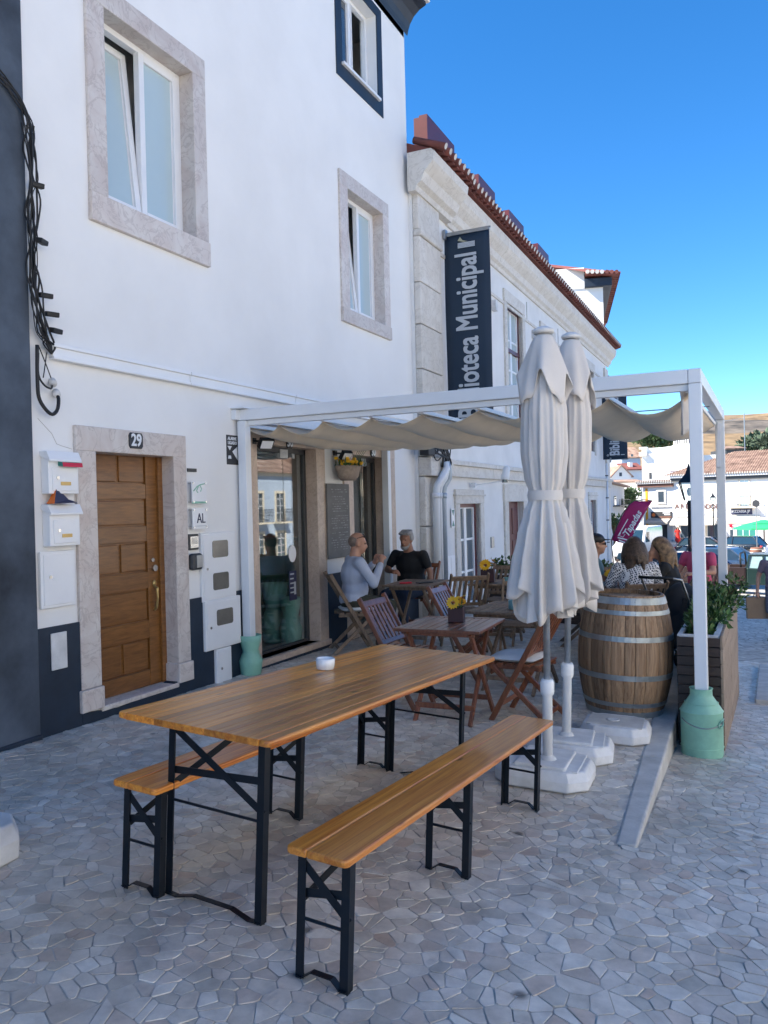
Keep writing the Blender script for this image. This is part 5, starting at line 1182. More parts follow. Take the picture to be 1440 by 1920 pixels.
for i in range(6):
    x0, x1 = -.27+i*.09+.001, -.27+(i+1)*.09-.001; r = .272; pts = []
    for x in (x0, (x0+x1)/2, x1): pts.append((x, -math.sqrt(max(r*r-x*x, .0004))))
    for x in (x1, (x0+x1)/2, x0): pts.append((x, math.sqrt(max(r*r-x*x, .0004))))
    b = MB(); b.prism(pts, 'z', BH-.055, BH-.035); b.build('head_board', 'barrel_oak', t, bevel=.002)
# ---------------------------------------------------------------- slatted planters along the street edge
def leaves(b, c, r, n, rnd, size=.05, flat=1.0, shape='oval'):
    for k in range(n):
        d = Vector((rnd.gauss(0, 1), rnd.gauss(0, 1), rnd.gauss(0, 1)*flat)); d.normalize(); p = Vector(c)+Vector((d.x*r[0], d.y*r[1], d.z*r[2]))*(rnd.random()**.4)
        q = (d+Vector((rnd.uniform(-.7, .7), rnd.uniform(-.7, .7), rnd.uniform(0, .9)))).normalized(); s = size*rnd.uniform(.6, 1.3); x, y = frame_from(q); x = (x*math.cos(k)+y*math.sin(k)).normalized(); nn = q.cross(x)*s*.12
        b.add([p, p+q*s*.5+x*s*.3+nn, p+q*s, p+q*s*.5-x*s*.3+nn], [(0, 1, 2, 3)])
def planter(x0, x1, y0, y1, zt, label, seed, h=.9):
    zb = min(street(x1, y0), street(x1, y1))-.02 if h > .8 else zt-h
    t = thing('slatted_planter', ((x0+x1)/2, y0, zb), label, 'planter', group='wooden planters edging the terrace'); n = 13; H_ = zt-.02-zb; rnd = random.Random(seed)
    for i in range(n):
        a = zb+H_*i/n; b = MB(); b.bx(x0, x1, y0, y0+.018, a+.003, a+H_/n-.003); b.build('front_slat', 'planter_dark', t, world=True, bevel=.003)
    n = 9
    for i in range(n):
        a = zb+(zt-zb)*i/n; b = MB(); b.bx(x1+.001, x1+.02+rnd.uniform(0, .003), y0-.002, y1, a+.002, a+(zt-zb)/n-.002); b.build('side_slat', 'planter_light', t, world=True, bevel=.003)
    b = MB(); b.bx(x0+.001, x0+.02, y0+.02, y1, zb, zt-.02); b.bx(x0+.02, x1, y1-.02, y1, zb, zt-.02); b.bx(x0+.02, x1-.02, y0+.02, y1-.02, zb, zt-.12); b.build('box', 'planter_dark', t, world=True)
    b = MB(); b.bx(x0+.002, x1-.002, y0+.02, y0+.06, zt-.03, zt-.005); b.bx(x0+.002, x0+.04, y0+.06, y1-.03, zt-.03, zt-.005); b.bx(x1-.05, x1-.002, y0+.06, y1-.03, zt-.03, zt-.004); b.build('liner_rim', 'dirty_plastic', t, world=True, bevel=.006)
    return t
def shrub(x, y, z, r, n, label, seed, size=.055, mat='leaf', name='leafy_shrub', group='plants in the terrace planters'):
    rnd = random.Random(seed); t = thing(name, (x, y, z), label, 'plant', group=group)
    b = MB()
    for k in range(6): a = rnd.uniform(0, 6.28); b.tube([(0, 0, 0), (r[0]*.4*math.cos(a), r[1]*.4*math.sin(a), r[2]*.8), (r[0]*.8*math.cos(a), r[1]*.8*math.sin(a), r[2]*1.3)], [.008, .006, .003], 5)
    b.build('stems', 'stem', t); b = MB()
    for k in range(9): c = Vector((rnd.uniform(-.6, .6)*r[0], rnd.uniform(-.7, .7)*r[1], r[2]*rnd.uniform(.4, 1.3))); leaves(b, c, (r[0]*.5, r[1]*.5, r[2]*.5), n//9, rnd, size)
    b.build('foliage', mat, t); return t
planter(3.925, 4.235, 6.56, 7.78, .385, 'near slatted planter, dark front and pale weathered side', 1)
planter(3.925, 4.235, 7.80, 9.35, .36, 'far slatted planter behind the first, with the rear post in it', 2)
shrub(4.06, 6.85, .27, (.13, .26, .16), 500, 'glossy green plant at the near end of the planter', 31, .05); shrub(4.10, 7.40, .26, (.16, .3, .16), 620, 'bushy green plant in the middle of the near planter', 32, .055)
shrub(4.10, 8.2, .23, (.19, .4, .20), 800, 'tall bushy plant in the far planter', 33, .06); shrub(4.12, 9.0, .23, (.23, .35, .22), 700, 'spreading plant around the rear pergola post', 34, .06)
planter(.9, 3.3, 11.1, 11.4, .42, 'dark planter across the back of the terrace', 3, h=.75)
for k, (x, s_) in enumerate([(1.05, .16), (1.45, .2), (1.9, .13), (2.5, .14)]): shrub(x, 11.25, .36, (s_*1.3, .14, s_), 260, ['sparse plant at the wall end of the back planter', 'larger leafy plant behind the bearded man', 'small plant in the middle of the back planter', 'small plant at the street end of the back planter'][k], 40+k, .06)
# ---------------------------------------------------------------- people
def remesh(o, v, sm=4):
    md = o.modifiers.new('remesh', 'REMESH'); md.mode = 'VOXEL'; md.voxel_size = v; md.use_smooth_shade = True
    s = o.modifiers.new('smooth', 'SMOOTH'); s.factor = .5; s.iterations = sm
def hand(b, wrist, d, palm_n, s=1.0, curl=.6, thumb=1):
    """palm and five bent fingers; d = direction of the hand, palm_n = palm normal"""
    d = Vector(d).normalized(); n = Vector(palm_n); n = (n-d*n.dot(d)).normalized(); x = d.cross(n).normalized()*thumb; w = Vector(wrist)
    pc = w+d*.045*s; b.cap(w, w+d*.07*s, .026*s, .034*s); b.cap(w+d*.06*s-x*.028*s, w+d*.06*s+x*.028*s, .017*s, .017*s)
    for i, l in enumerate((.066, .078, .074, .056)):
        r = w+d*.078*s+x*(.030-.020*i)*s; k = r+(d*math.cos(curl*.6)+n*math.sin(curl*.6))*l*.5*s; e = k+(d*math.cos(curl*1.6)+n*math.sin(curl*1.6))*l*.5*s
        b.cap(r, k, .0098*s, .009*s, 6); b.cap(k, e, .009*s, .0078*s, 6)
    r = w+d*.03*s+x*.028*s; k = r+(d*.6+x*.75+n*.3)*.032*s; e = k+(d*.9+x*.15+n*.45)*.03*s; b.cap(r, k, .012*s, .0105*s, 6); b.cap(k, e, .0105*s, .009*s, 6)
def person(loc, rz, label, P, name='person'):
    """P: dict of pose and clothing. Local frame: +y forward, x right, z up"""
    t = thing(name, loc, label, 'person', R(rz)); sc = P.get('s', 1.0); vx = P.get('voxel', .013)
    sit = P.get('sit', True); pz = P.get('pz', .56 if sit else .93); lean = R(P.get('lean', 4)); pel = Vector((0, 0, pz)); fat = P.get('fat', 1.0)
    def U(x, y, z): c, s = math.cos(lean), math.sin(lean); return pel+Vector((x, y*c+z*s, z*c-y*s))
    neck = U(0, -.005, .50); hc = U(0, .025, .642)+Vector((0, P.get('head_fwd', 0), P.get('head_dz', 0))); hy = P.get('head_yaw', 0); hp = P.get('head_pitch', 0)
    HM = Euler((R(hp), 0, R(hy))).to_matrix()
    def Hd(x, y, z): return hc+HM @ Vector((x, y, z))
    b = MB()
    er = (R(hp), 0, R(hy))
    b.ell(Hd(0, -.012, .03), (.076, .095, .09), er); b.ell(Hd(0, .022, -.035), (.062, .070, .085), er); b.ell(Hd(0, .045, -.085), (.040, .042, .035), er)
    b.cap(Hd(0, .088, .005), Hd(0, .108, -.028), .009, .014, 8); b.cap(Hd(-.035, .083, .022), Hd(.035, .083, .022), .012, .012, 6)
    b.cap(Hd(-.02, .088, -.062), Hd(.02, .088, -.062), .008, .008, 6)
    for s in (-1, 1): b.ell(Hd(s*.078, -.008, -.005), (.010, .022, .034), er, 8, 6)
    b.cap(neck-Vector((0, 0, .03)), Hd(0, -.015, -.05), .064*fat**.5, .056*fat**.5)
    b.ell(U(0, 0, .30), (.15*fat, .10*fat, .2), (-lean, 0, 0)); b.ell(U(0, 0, .05), (.14*fat, .11*fat, .14))
    SH = P.get('shw', .185)
    arms = P.get('arms'); shs = {}
    for s, (el, wr, hd, pn) in zip((-1, 1), arms):
        sh = U(s*SH, 0, .44); shs[s] = sh; el, wr = Vector(el), Vector(wr)
        b.cap(sh, el, .050*fat**.4, .041); b.cap(el, wr, .041, .028); hand(b, wr, hd, pn, 1.0, P.get('curl', .7), -s)
    legs = P.get('legs')
    for s, (kn, an, toe) in zip((-1, 1), legs):
        hip = pel+Vector((s*.085, 0, 0)); b.cap(hip, kn, .085*fat**.5, .056); b.cap(kn, an, .055, .036); b.cap(an, toe, .038, .03)
    body = b.build('body', P.get('skin', 'skin'), t); remesh(body, vx, 3)
    for s in (-1, 1): b2 = MB(); b2.ell(Hd(s*.031, .078, .005), (.011, .008, .007), er, 8, 6); b2.build('eye', 'hair_black', t)
    # shirt
    b = MB(); q = 1.09
    b.ell(U(0, .0, .30), (.172*fat, .122*fat*q, .205), (-lean, 0, 0)); b.ell(U(0, .02*fat, .13), (.162*fat, .125*fat*q, .17), (-lean, 0, 0)); b.cap(U(-SH+.02, -.005, .425), U(SH-.02, -.005, .425), .066, .066)
    b.ell(U(0, .005, .02), (.168*fat, .13*fat*q, .12)); b.cap(U(0, -.01, .42), U(0, -.008, .475), .085, .064)
    slv = P.get('sleeve', .55)
    for s, (el, wr, hd, pn) in zip((-1, 1), arms):
        sh = shs[s]; el, wr = Vector(el), Vector(wr)
        if slv <= 1: b.cap(sh, sh.lerp(el, slv), .064*fat**.4, .058)
        else: b.cap(sh, el, .063*fat**.4, .054); b.cap(el, el.lerp(wr, slv-1), .053, .042)
    if P.get('skirt'):
        for s, (kn, an, toe) in zip((-1, 1), legs): b.cap(pel+Vector((s*.06, 0, 0)), Vector(kn)+Vector((s*.03, 0, -.1)), .13, .14)
        b.cap(pel, (Vector(legs[0][0])+Vector(legs[1][0]))/2+Vector((0, 0, -.2)), .15, .2)
    o = b.build('shirt' if not P.get('skirt') else 'dress', P['shirt'], t); remesh(o, vx*1.05, 5)
    if P.get('trousers'):
        b = MB(); b.ell(pel+Vector((0, 0, 0)), (.165*fat, .13*fat, .115)); tl = P.get('tl', 1.9)
        for s, (kn, an, toe) in zip((-1, 1), legs):
            hip = pel+Vector((s*.088, 0, 0)); kn, an = Vector(kn), Vector(an)
            if tl <= 1: b.cap(hip, hip.lerp(kn, tl), .098*fat**.4, .085)
            else: b.cap(hip, kn, .096*fat**.4, .072); b.cap(kn, kn.lerp(an, tl-1), .07, .056)
        o = b.build('trousers', P['trousers'], t); remesh(o, vx*1.1, 4)
    for s, (kn, an, toe) in zip((-1, 1), legs):
        b = MB(); a = Vector(an); tt = Vector(toe); b.cap(a+Vector((0, -.02, -.03)), tt+Vector((0, .01, -.005)), .042, .036); b.bar(a+Vector((0, -.06, -.065)), tt+Vector((0, .04, -.03)), .075, .018); o = b.build('shoe', P.get('shoe', 'shoe'), t); remesh(o, vx*1.2, 2)
    # hair
    hr = P.get('hair'); b = MB(); rnd = random.Random(len(label))
    if hr == 'short':
        b.ell(Hd(0, -.028, .045), (.083, .092, .092), er)
    elif hr == 'stubble':
        b.ell(Hd(0, -.034, .018), (.0795, .082, .078), er)
    elif hr == 'swept':
        b.ell(Hd(0, -.03, .045), (.085, .093, .085), er)
        for k in range(7): b.cap(Hd(-.055+.018*k, .062, .082), Hd(-.05+.019*k, -.05, .105), .02, .024, 7)
        for s in (-1, 1): b.ell(Hd(s*.076, -.02, .02), (.016, .05, .045), er)
    elif hr in ('long', 'bob'):
        b.ell(Hd(0, -.03, .04), (.096, .105, .10), er); L = .24 if hr == 'bob' else .34
        for k in range(26):
            a = R(-200+k*8.4) if True else 0; x, y = .088*math.cos(a), .088*math.sin(a)-.02
            if y > .05: continue
            p = Hd(x, y, .04); q1 = Hd(x*1.28, y*1.28-.01, -.08)+Vector((0, 0, 0)); e = q1+Vector((rnd.uniform(-.03, .03), rnd.uniform(-.03, .02), -L*rnd.uniform(.55, .95)+.08)); b.cap(p, q1, .034, .036, 7); b.cap(q1, e, .034, .018, 7)
    if hr: o = b.build('hair', P['hair_mat'], t); remesh(o, vx*.85, 2)
    if P.get('beard'):
        b = MB(); b.ell(Hd(0, .052, -.098), (.046, .046, .034), er); b.cap(Hd(-.025, .090, -.052), Hd(.025, .090, -.052), .008, .008, 6)
        for s in (-1, 1): b.cap(Hd(s*.058, .02, -.05), Hd(s*.042, .055, -.09), .012, .018, 7)
        o = b.build('beard', P['beard'], t); remesh(o, vx*.8, 2)
    if P.get('glasses'):
        b = MB(); z, y = (.006, .094) if P['glasses'] == 'on' else (.085, .06)
        for s in (-1, 1): b.ell(Hd(s*.033, y, z), (.026, .008, .019), er, 10, 6); b.cap(Hd(s*.06, y-.005, z), Hd(s*.081, -.02, z+(.0 if P['glasses'] == 'on' else -.03)), .004, .004, 5)
        b.build('sunglasses', 'hair_black', t, smooth=True)
    if P.get('cap'):
        b = MB(); b.ell(Hd(0, -.015, .055), (.09, .106, .078), er); b.ell(Hd(0, .11, .05), (.06, .06, .008), er); o = b.build('cap', P['cap'], t); remesh(o, vx*.8, 2)
    return t
def sit_legs(w=.12, kz=.51, fy=.42): return [((-w, .42, kz), (-w-.01, fy, .09), (-w-.02, fy+.13, .04)), ((w, .42, kz), (w+.01, fy, .09), (w+.02, fy+.13, .04))]
# two men at the small table by the wall
person((.38, 7.90, terr(.4, 7.9)), -47, 'bald man in a pale blue shirt seated with his back turned, hands raised', dict(
    lean=5, fat=1.14, shw=.205, arms=[((-.27, .15, .76), (-.08, .30, .98), (.5, .1, .7), (.6, .3, 0)), ((.28, .17, .76), (.10, .32, .98), (-.5, .1, .7), (-.6, .3, 0))], sleeve=1.85, curl=1.2,
    legs=[((-.14, .42, .50), (-.14, .36, .09), (-.15, .49, .04)), ((.16, .40, .50), (.22, .40, .09), (.24, .53, .04))], shirt='shirt_blue', trousers='olive', tl=1.15, skin='skin', hair='stubble', hair_mat='hair_short', glasses='up', head_pitch=-8, head_yaw=-12))
person((.46, 9.42, terr(.46, 9.42)), 168, 'grey-haired bearded man in a black T-shirt facing the camera at the table', dict(
    lean=10, fat=1.22, shw=.215, arms=[((-.30, .05, .78), (-.34, .12, .56), (-.05, .15, -1), (.9, 0, 0)), ((.31, .14, .80), (.06, .36, .80), (-1, .15, -.03), (0, 0, -1))], sleeve=.62,
    legs=sit_legs(.14), shirt='shirt_black', trousers='denim', skin='skin_dark', hair='swept', hair_mat='hair_grey', beard='hair_grey', head_yaw=8, head_pitch=-4))
# the party behind the barrel
person((3.30, 8.90, terr(3.3, 8.9)), 24, 'woman with wavy brown hair in a navy and white patterned blouse, seen from behind', dict(
    lean=8, fat=1.12, arms=[((-.27, .12, .82), (-.12, .36, .80), (.8, .5, 0), (0, 0, -1)), ((.27, .14, .82), (.14, .38, .82), (-.7, .6, 0), (0, 0, -1))], sleeve=1.6, legs=sit_legs(), shirt='pattern', trousers='denim', hair='bob', hair_mat='hair_brown', head_pitch=-6))
person((3.62, 9.60, terr(3.62, 9.6)), 88, 'woman with long blond hair leaning her cheek on her hand', dict(
    lean=14, fat=.95, arms=[((-.22, .20, .78), (-.05, .27, 1.06), (.1, -.1, 1), (.2, -1, 0)), ((.22, .2, .8), (.02, .42, .80), (-.8, .5, 0), (0, 0, -1))], sleeve=.5, legs=sit_legs(), shirt='shirt_black', trousers='denim', hair='long', hair_mat='hair_blond', head_yaw=20, head_pitch=-14))
person((2.66, 9.58, terr(2.66, 9.58)), -72, 'man in a teal shirt with black cap and sunglasses, in profile by the parasol', dict(
    lean=6, fat=1.05, arms=[((-.25, .1, .82), (-.12, .36, .79), (.6, .7, 0), (0, 0, -1)), ((.25, .1, .82), (.12, .36, .79), (-.6, .7, 0), (0, 0, -1))], sleeve=.7, legs=sit_legs(), shirt='shirt_teal', trousers='denim', hair='short', hair_mat='hair_black', glasses='on', cap='hair_black'))
person((3.755, 11.3, terr(3.755, 11.3)+.012), 150, 'person in a pink top half hidden by the pergola post', dict(
    lean=6, arms=[((-.25, .1, .80), (-.14, .36, .79), (.6, .7, 0), (0, 0, -1)), ((.27, .08, .80), (.25, .30, .72), (-.2, .7, -.4), (0, 0, -1))], sleeve=.5, legs=sit_legs(), shirt='shirt_pink', trousers='denim', hair='short', hair_mat='hair_brown', voxel=.018))
chair(3.755, 11.32, 150, 'teak', 'chair under the person in pink', lambda x, y: terr(x, y)+.012)
# baby buggy parked between barrel and planter
t = thing('pushchair', (3.78, 8.35, terr(3.78, 8.35)), 'black folding pushchair behind the barrel, next to the planter', 'pushchair', R(-20))
b = MB(); b.ell((0, .05, .62), (.19, .26, .30), (R(20), 0, 0), 16, 10); b.build('hood', 'shirt_black', t, smooth=True)
b = MB(); b.box((0, .0, .38), (.34, .5, .06), (R(12), 0, 0)); b.box((0, -.2, .55), (.33, .05, .5), (R(-20), 0, 0)); b.build('seat', 'shirt_black', t, bevel=.02)
for s in (-1, 1):
    b = MB(); b.tube([(s*.2, .38, .1), (s*.2, -.05, .5), (s*.2, -.38, .98), (s*.17, -.48, 1.0)], .012, 8); b.build('frame_tube', 'grey_metal', t, smooth=True)
    b = MB(); b.tube([(s*.2, -.34, .1), (s*.2, .05, .48)], .012, 8); b.build('frame_tube', 'grey_metal', t, smooth=True)
    for y in (.38, -.34): b = MB(); b.tube([(s*.2-.02, y, .09), (s*.2+.02, y, .09)], .09, 16); b.build('wheel', 'black_rubber', t)
b = MB(); b.tube([(-.17, -.48, 1.0), (.17, -.48, 1.0)], .014, 8); b.build('handlebar', 'black_rubber', t, smooth=True)
# pedestrian with a paper bag at the right edge
person((4.66, 15.9, street(4.6, 15.9)), 178, 'man in mauve T-shirt and grey shorts walking with a paper bag', dict(
    sit=False, pz=.93, lean=2, fat=1.15, shw=.205, arms=[((-.28, -.03, 1.12), (-.29, .06, .86), (0, .1, -1), (1, 0, 0)), ((.29, -.02, 1.12), (.31, .05, .86), (0, .1, -1), (-1, 0, 0))], sleeve=.55,
    legs=[((-.10, .10, .50), (-.10, -.06, .09), (-.10, .08, .04)), ((.10, .06, .50), (.11, .12, .09), (.12, .25, .04))], shirt='shirt_mauve', trousers='shorts_grey', tl=.92, hair='short', hair_mat='hair_short'))
t = thing('paper_bag', (4.335, 15.88, street(4.3, 15.9)+.36), 'brown paper carrier bag held by the man in the mauve T-shirt', 'bag', R(14))
b = MB(); b.add([(-.17, -.05, 0), (.17, -.05, 0), (.17, .05, 0), (-.17, .05, 0), (-.18, -.035, .38), (.18, -.035, .38), (.18, .035, .38), (-.18, .035, .38)], [(0, 3, 2, 1), (0, 1, 5, 4), (1, 2, 6, 5), (2, 3, 7, 6), (3, 0, 4, 7)]); b.build('sack', 'paper_bag', t)
for s in (-1, 1): b = MB(); b.tube([(-.06, s*.03, .37), (-.03, s*.01, .47), (.03, s*.01, .47), (.06, s*.03, .37)], .005, 5); b.build('handle', 'paper_bag', t, smooth=True)
# far figures on the square
person((-3.72, 83.4, street(0, 83.4)), 200, 'distant woman in a long red dress in front of the white shops', dict(
    sit=False, pz=.93, arms=[((-.27, .0, 1.12), (-.27, .06, .88), (0, .1, -1), (1, 0, 0)), ((.27, .0, 1.12), (.27, .06, .88), (0, .1, -1), (-1, 0, 0))], sleeve=.9, legs=[((-.10, .05, .50), (-.10, .0, .09), (-.10, .13, .04)), ((.10, .0, .50), (.11, .0, .09), (.12, .13, .04))],
    shirt='red_dress', skirt=True, hair='bob', hair_mat='hair_black', voxel=.035))
pz = ony(1172, 1060, 30.0)
person((pz.x, 30.0, street(pz.x, 30)), 190, 'distant pedestrian in jeans carrying a pink bag by the library corner', dict(
    sit=False, pz=.93, arms=[((-.27, .0, 1.12), (-.27, .06, .88), (0, .1, -1), (1, 0, 0)), ((.27, .0, 1.12), (.27, .06, .88), (0, .1, -1), (-1, 0, 0))], sleeve=.6, legs=[((-.10, .12, .50), (-.10, .0, .09), (-.10, .13, .04)), ((.10, .0, .50), (.11, -.1, .09), (.12, .03, .04))],
    shirt='shirt_teal', trousers='denim', hair='short', hair_mat='hair_black', voxel=.03))
t = thing('shoulder_bag', (pz.x+.36, 29.95, street(pz.x, 30)+.55), 'pink bag carried by the pedestrian at the library corner', 'bag'); b = MB(); b.lathe([(.11, 0), (.13, .05), (.10, .26), (.06, .3)], 12, sy=.5); b.build('pouch', 'shirt_pink', t, smooth=True); b = MB(); b.tube([(-.06, 0, .28), (0, 0, .5), (.06, 0, .28)], .01, 6); b.build('strap', 'shirt_pink', t)
# ---------------------------------------------------------------- square below: vehicles
def wheel(t, x, y, r, w_=.2):
    b = MB(); b.tube([(x-w_/2, y, r), (x+w_/2, y, r)], r, 20); o = b.build('wheel', 'black_rubber', t)
    s = 1 if x > 0 else -1
    b = MB(); b.tube([(x+s*(w_/2-.01), y, r), (x+s*(w_/2+.008), y, r)], r*.62, 14); b.build('rim', 'rim', o)
    for k in range(5): a = k*1.2566; b = MB(); b.bar((x+s*(w_/2+.012), y, r), (x+s*(w_/2+.012), y+r*.55*math.cos(a), r+r*.55*math.sin(a)), .06, .015); b.build('spoke', 'dark_grey', o)
def car(loc, rz, label, mat, gl='car_glass', name='parked_car', L_=4.2, W_=1.74, H_=1.46, hatch=True):
    """local: +y is the front"""
    t = thing(name, loc, label, 'car', R(rz), 'cars parked on the square'); h2 = W_/2; a = L_/2
    secs = [(-a, .42, .80, .70), (-a+.12, .28, .92, .84), (-a+.6, .22, .96, .87), (0, .20, .93, .88), (a-1.1, .20, .90, .87), (a-.45, .24, .78, .84), (a-.08, .30, .66, .74), (a, .36, .56, .62)]
    b = MB(); P = []; n = 0
    for y, z0, z1, k in secs:
        w_ = h2*k/.88; ring = [(-w_*.94, z0), (-w_, z0+.12), (-w_*1.0, (z0+z1)/2), (-w_*.97, z1-.05), (-w_*.88, z1), (w_*.88, z1), (w_*.97, z1-.05), (w_, (z0+z1)/2), (w_, z0+.12), (w_*.94, z0)]; n = len(ring); P += [(x, y, z) for x, z in ring]
    m_ = len(secs); Fs = [tuple(range(n)), tuple(range((m_-1)*n, m_*n))[::-1]]+[(j*n+i, j*n+(i+1) % n, (j+1)*n+(i+1) % n, (j+1)*n+i) for j in range(m_-1) for i in range(n)]
    b.add(P, Fs); b.build('body', mat, t, smooth=True, bevel=.03)
    # cabin: glass house with roof and pillars
    yb0, yb1, yt0, yt1 = -a+.18, a-1.15, -a+.62, a-1.95; wz, wr = h2*.86, h2*.66; zb, zr = .92, H_
    C = [(-wz, yb0, zb), (wz, yb0, zb), (wz, yb1, zb-.03), (-wz, yb1, zb-.03), (-wr, yt0, zr-.03), (wr, yt0, zr-.03), (wr, yt1, zr-.02), (-wr, yt1, zr-.02)]
    b = MB(); b.add(C, [(0, 1, 5, 4), (1, 2, 6, 5), (2, 3, 7, 6), (3, 0, 4, 7), (4, 5, 6, 7)]); b.build('windows', gl, t, bevel=.03)
    b = MB(); b.add([(-wr-.02, yt0-.05, zr-.045), (wr+.02, yt0-.05, zr-.045), (wr+.02, yt1+.04, zr-.04), (-wr-.02, yt1+.04, zr-.04), (-wr+.08, yt0+.1, zr+.03), (wr-.08, yt0+.1, zr+.03), (wr-.08, yt1-.1, zr+.03), (-wr+.08, yt1-.1, zr+.03)], [(0, 3, 2, 1), (4, 5, 6, 7), (0, 1, 5, 4), (1, 2, 6, 5), (2, 3, 7, 6), (3, 0, 4, 7)]); b.build('roof', mat, t, bevel=.02)
    for s in (-1, 1):
        for p, q in (((s*wz, yb0, zb), (s*wr, yt0, zr)), ((s*wz, yb1, zb), (s*wr, yt1, zr)), ((s*wz*1.0, -.1, zb), (s*wr*1.02, -.12, zr))): b = MB(); b.bar(p, q, .07, .06, (0, 1, 0)); b.build('pillar', mat, t)
        for y in (-a+.78, a-.82): wheel(t, s*(h2-.10), y, .31)
        b = MB(); b.box((s*h2*.62, a-.1, .62), (.32, .12, .13), (R(-20), 0, 0)); b.build('headlight', 'ceramic_white', t, bevel=.03)
        b = MB(); b.box((s*h2*.72, -a+.05, .78), (.28, .1, .16)); b.build('tail_light', 'tail_red', t, bevel=.02)
        b = MB(); b.ell((s*(h2+.08), a-1.35, .98), (.1, .06, .07)); b.build('mirror', mat, t, smooth=True)
    b = MB(); b.bx(-.26, .26, -a-.012, -a+.01, .5, .61); b.build('number_plate', 'white_paint', t); b = MB(); b.bx(-.55, .55, a-.02, a+.012, .34, .48); b.build('grille', 'dark_grey', t)
    return t
def atg(u, v): # street contact of a pixel
    d = ray(u, v); s = 3.0
    while s < 160:
        p = CAM+d*s
        if p.z <= street(p.x, p.y): return p
        s += .05
    return CAM+d*100
def at(u, y): p = ony(u, 1040, y); return Vector((p.x, y, street(p.x, y)))
# old dark pickup seen from the side
pk = at(1400, 34.5)
t = thing('pickup_truck', pk, 'old dark brown and green pickup with a roll bar, seen from the side', 'pickup', R(-96), 'cars parked on the square')
b = MB(); b.bx(-.78, .78, -2.35, .05, .42, .52); b.bx(-.82, .82, -2.4, -2.34, .5, 1.08); b.bx(-.82, -.76, -2.34, .05, .5, 1.08); b.bx(.76, .82, -2.34, .05, .5, 1.08); b.bx(-.82, .82, .0, .06, .5, 1.08); b.build('cargo_bed', 'car_pickup', t, bevel=.015)
for s in (-1, 1):
    for y in (-1.6, -.75): b = MB(); b.bx(s*.82, s*.832, y-.33, y+.33, .62, .98); b.build('bed_panel', 'car_pickup', t, bevel=.02)
b = MB(); P = []
prof = [(.08, .40), (.08, 1.05), (.12, 1.06), (1.35, 1.02), (1.5, .98), (2.25, .90), (2.4, .80), (2.42, .45)]
b.prism(prof, 'x', -.80, .80); b.build('cab_body', 'car_green', t, bevel=.04)
b = MB(); b.add([(-.74, .1, 1.04), (.74, .1, 1.04), (.74, 1.45, 1.02), (-.74, 1.45, 1.02), (-.62, .2, 1.52), (.62, .2, 1.52), (.62, 1.0, 1.52), (-.62, 1.0, 1.52)], [(0, 1, 5, 4), (1, 2, 6, 5), (2, 3, 7, 6), (3, 0, 4, 7), (4, 5, 6, 7)]); b.build('windows', 'car_glass_light', t)
b = MB(); b.bx(-.66, .66, .14, 1.06, 1.51, 1.57); b.build('roof', 'car_green', t, bevel=.03)
for s in (-1, 1):
    for p, q in (((s*.75, .1, 1.03), (s*.64, .18, 1.54)), ((s*.75, .72, 1.03), (s*.64, .66, 1.54)), ((s*.75, 1.46, 1.02), (s*.64, 1.02, 1.54))): b = MB(); b.bar(p, q, .07, .07, (0, 1, 0)); b.build('pillar', 'car_green', t)
    for y in (-1.45, 1.75): wheel(t, s*.70, y, .33)
    b = MB(); b.tube([(s*.6, 2.40, .72), (s*.6, 2.44, .72)], .11, 14); b.build('headlight', 'ceramic_white', t)
b = MB(); b.tube([(-.72, -.12, 1.05), (-.70, -.14, 1.45), (-.55, -.15, 1.60), (.55, -.15, 1.60), (.70, -.14, 1.45), (.72, -.12, 1.05)], .035, 8); b.build('roll_bar', 'black_rubber', t, smooth=True)
b = MB(); b.bx(-.82, .82, 2.40, 2.52, .40, .54); b.build('bumper', 'grey_metal', t, bevel=.02)
car(at(1322, 38.0), -72, 'dark blue car with large windows behind the pickup', 'car_blue', 'car_glass')
car(at(1373, 43.0), -112, 'white hatchback partly hidden behind the blue car', 'car_white', 'car_glass_light')
car(at(1330, 58.0), -98, 'dark grey car farther off with red tail light', 'car_dark')
car(at(1291, 44.0), 80, 'dark car behind the blond woman', 'car_dark', 'car_glass_light')
car(at(1378, 62.0), 70, 'black car at the far side of the square', 'car_dark')
vn = at(1196, 56.0); t = thing('delivery_van', vn, 'white delivery van partly behind the magenta flag', 'van', R(170))
b = MB(); b.prism([(-2.4, .35), (2.3, .35), (2.45, .8), (2.2, 1.05), (1.6, 1.25), (1.05, 2.1), (.7, 2.25), (-2.35, 2.25), (-2.45, 1.9)], 'x', -.95, .95); b.build('body', 'car_white', t, bevel=.08)
b = MB(); b.add([(-.8, 1.64, 1.24), (.8, 1.64, 1.24), (.74, 1.10, 2.06), (-.74, 1.10, 2.06)], [(0, 1, 2, 3)]); b.build('windscreen', 'car_glass', t)
for s in (-1, 1):
    b = MB(); b.bx(s*.95, s*.96, .45, 1.25, 1.25, 1.9); b.build('side_window', 'car_glass', t)
    for y in (-1.5, 1.5): wheel(t, s*.86, y, .33)
    b = MB(); b.bx(s*.55, s*.85, 2.3, 2.43, .75, .95); b.build('headlight', 'ceramic_white', t)
# ---------------------------------------------------------------- feather flag
fy = 20.0; f0 = ony(1160, 1030, fy); 
t = thing('feather_flag', (f0.x-.05, fy, street(f0.x, fy)), 'leaning magenta feather flag with white script lettering by the library', 'flag')
def fp(u, v): return ony(u, v, fy)
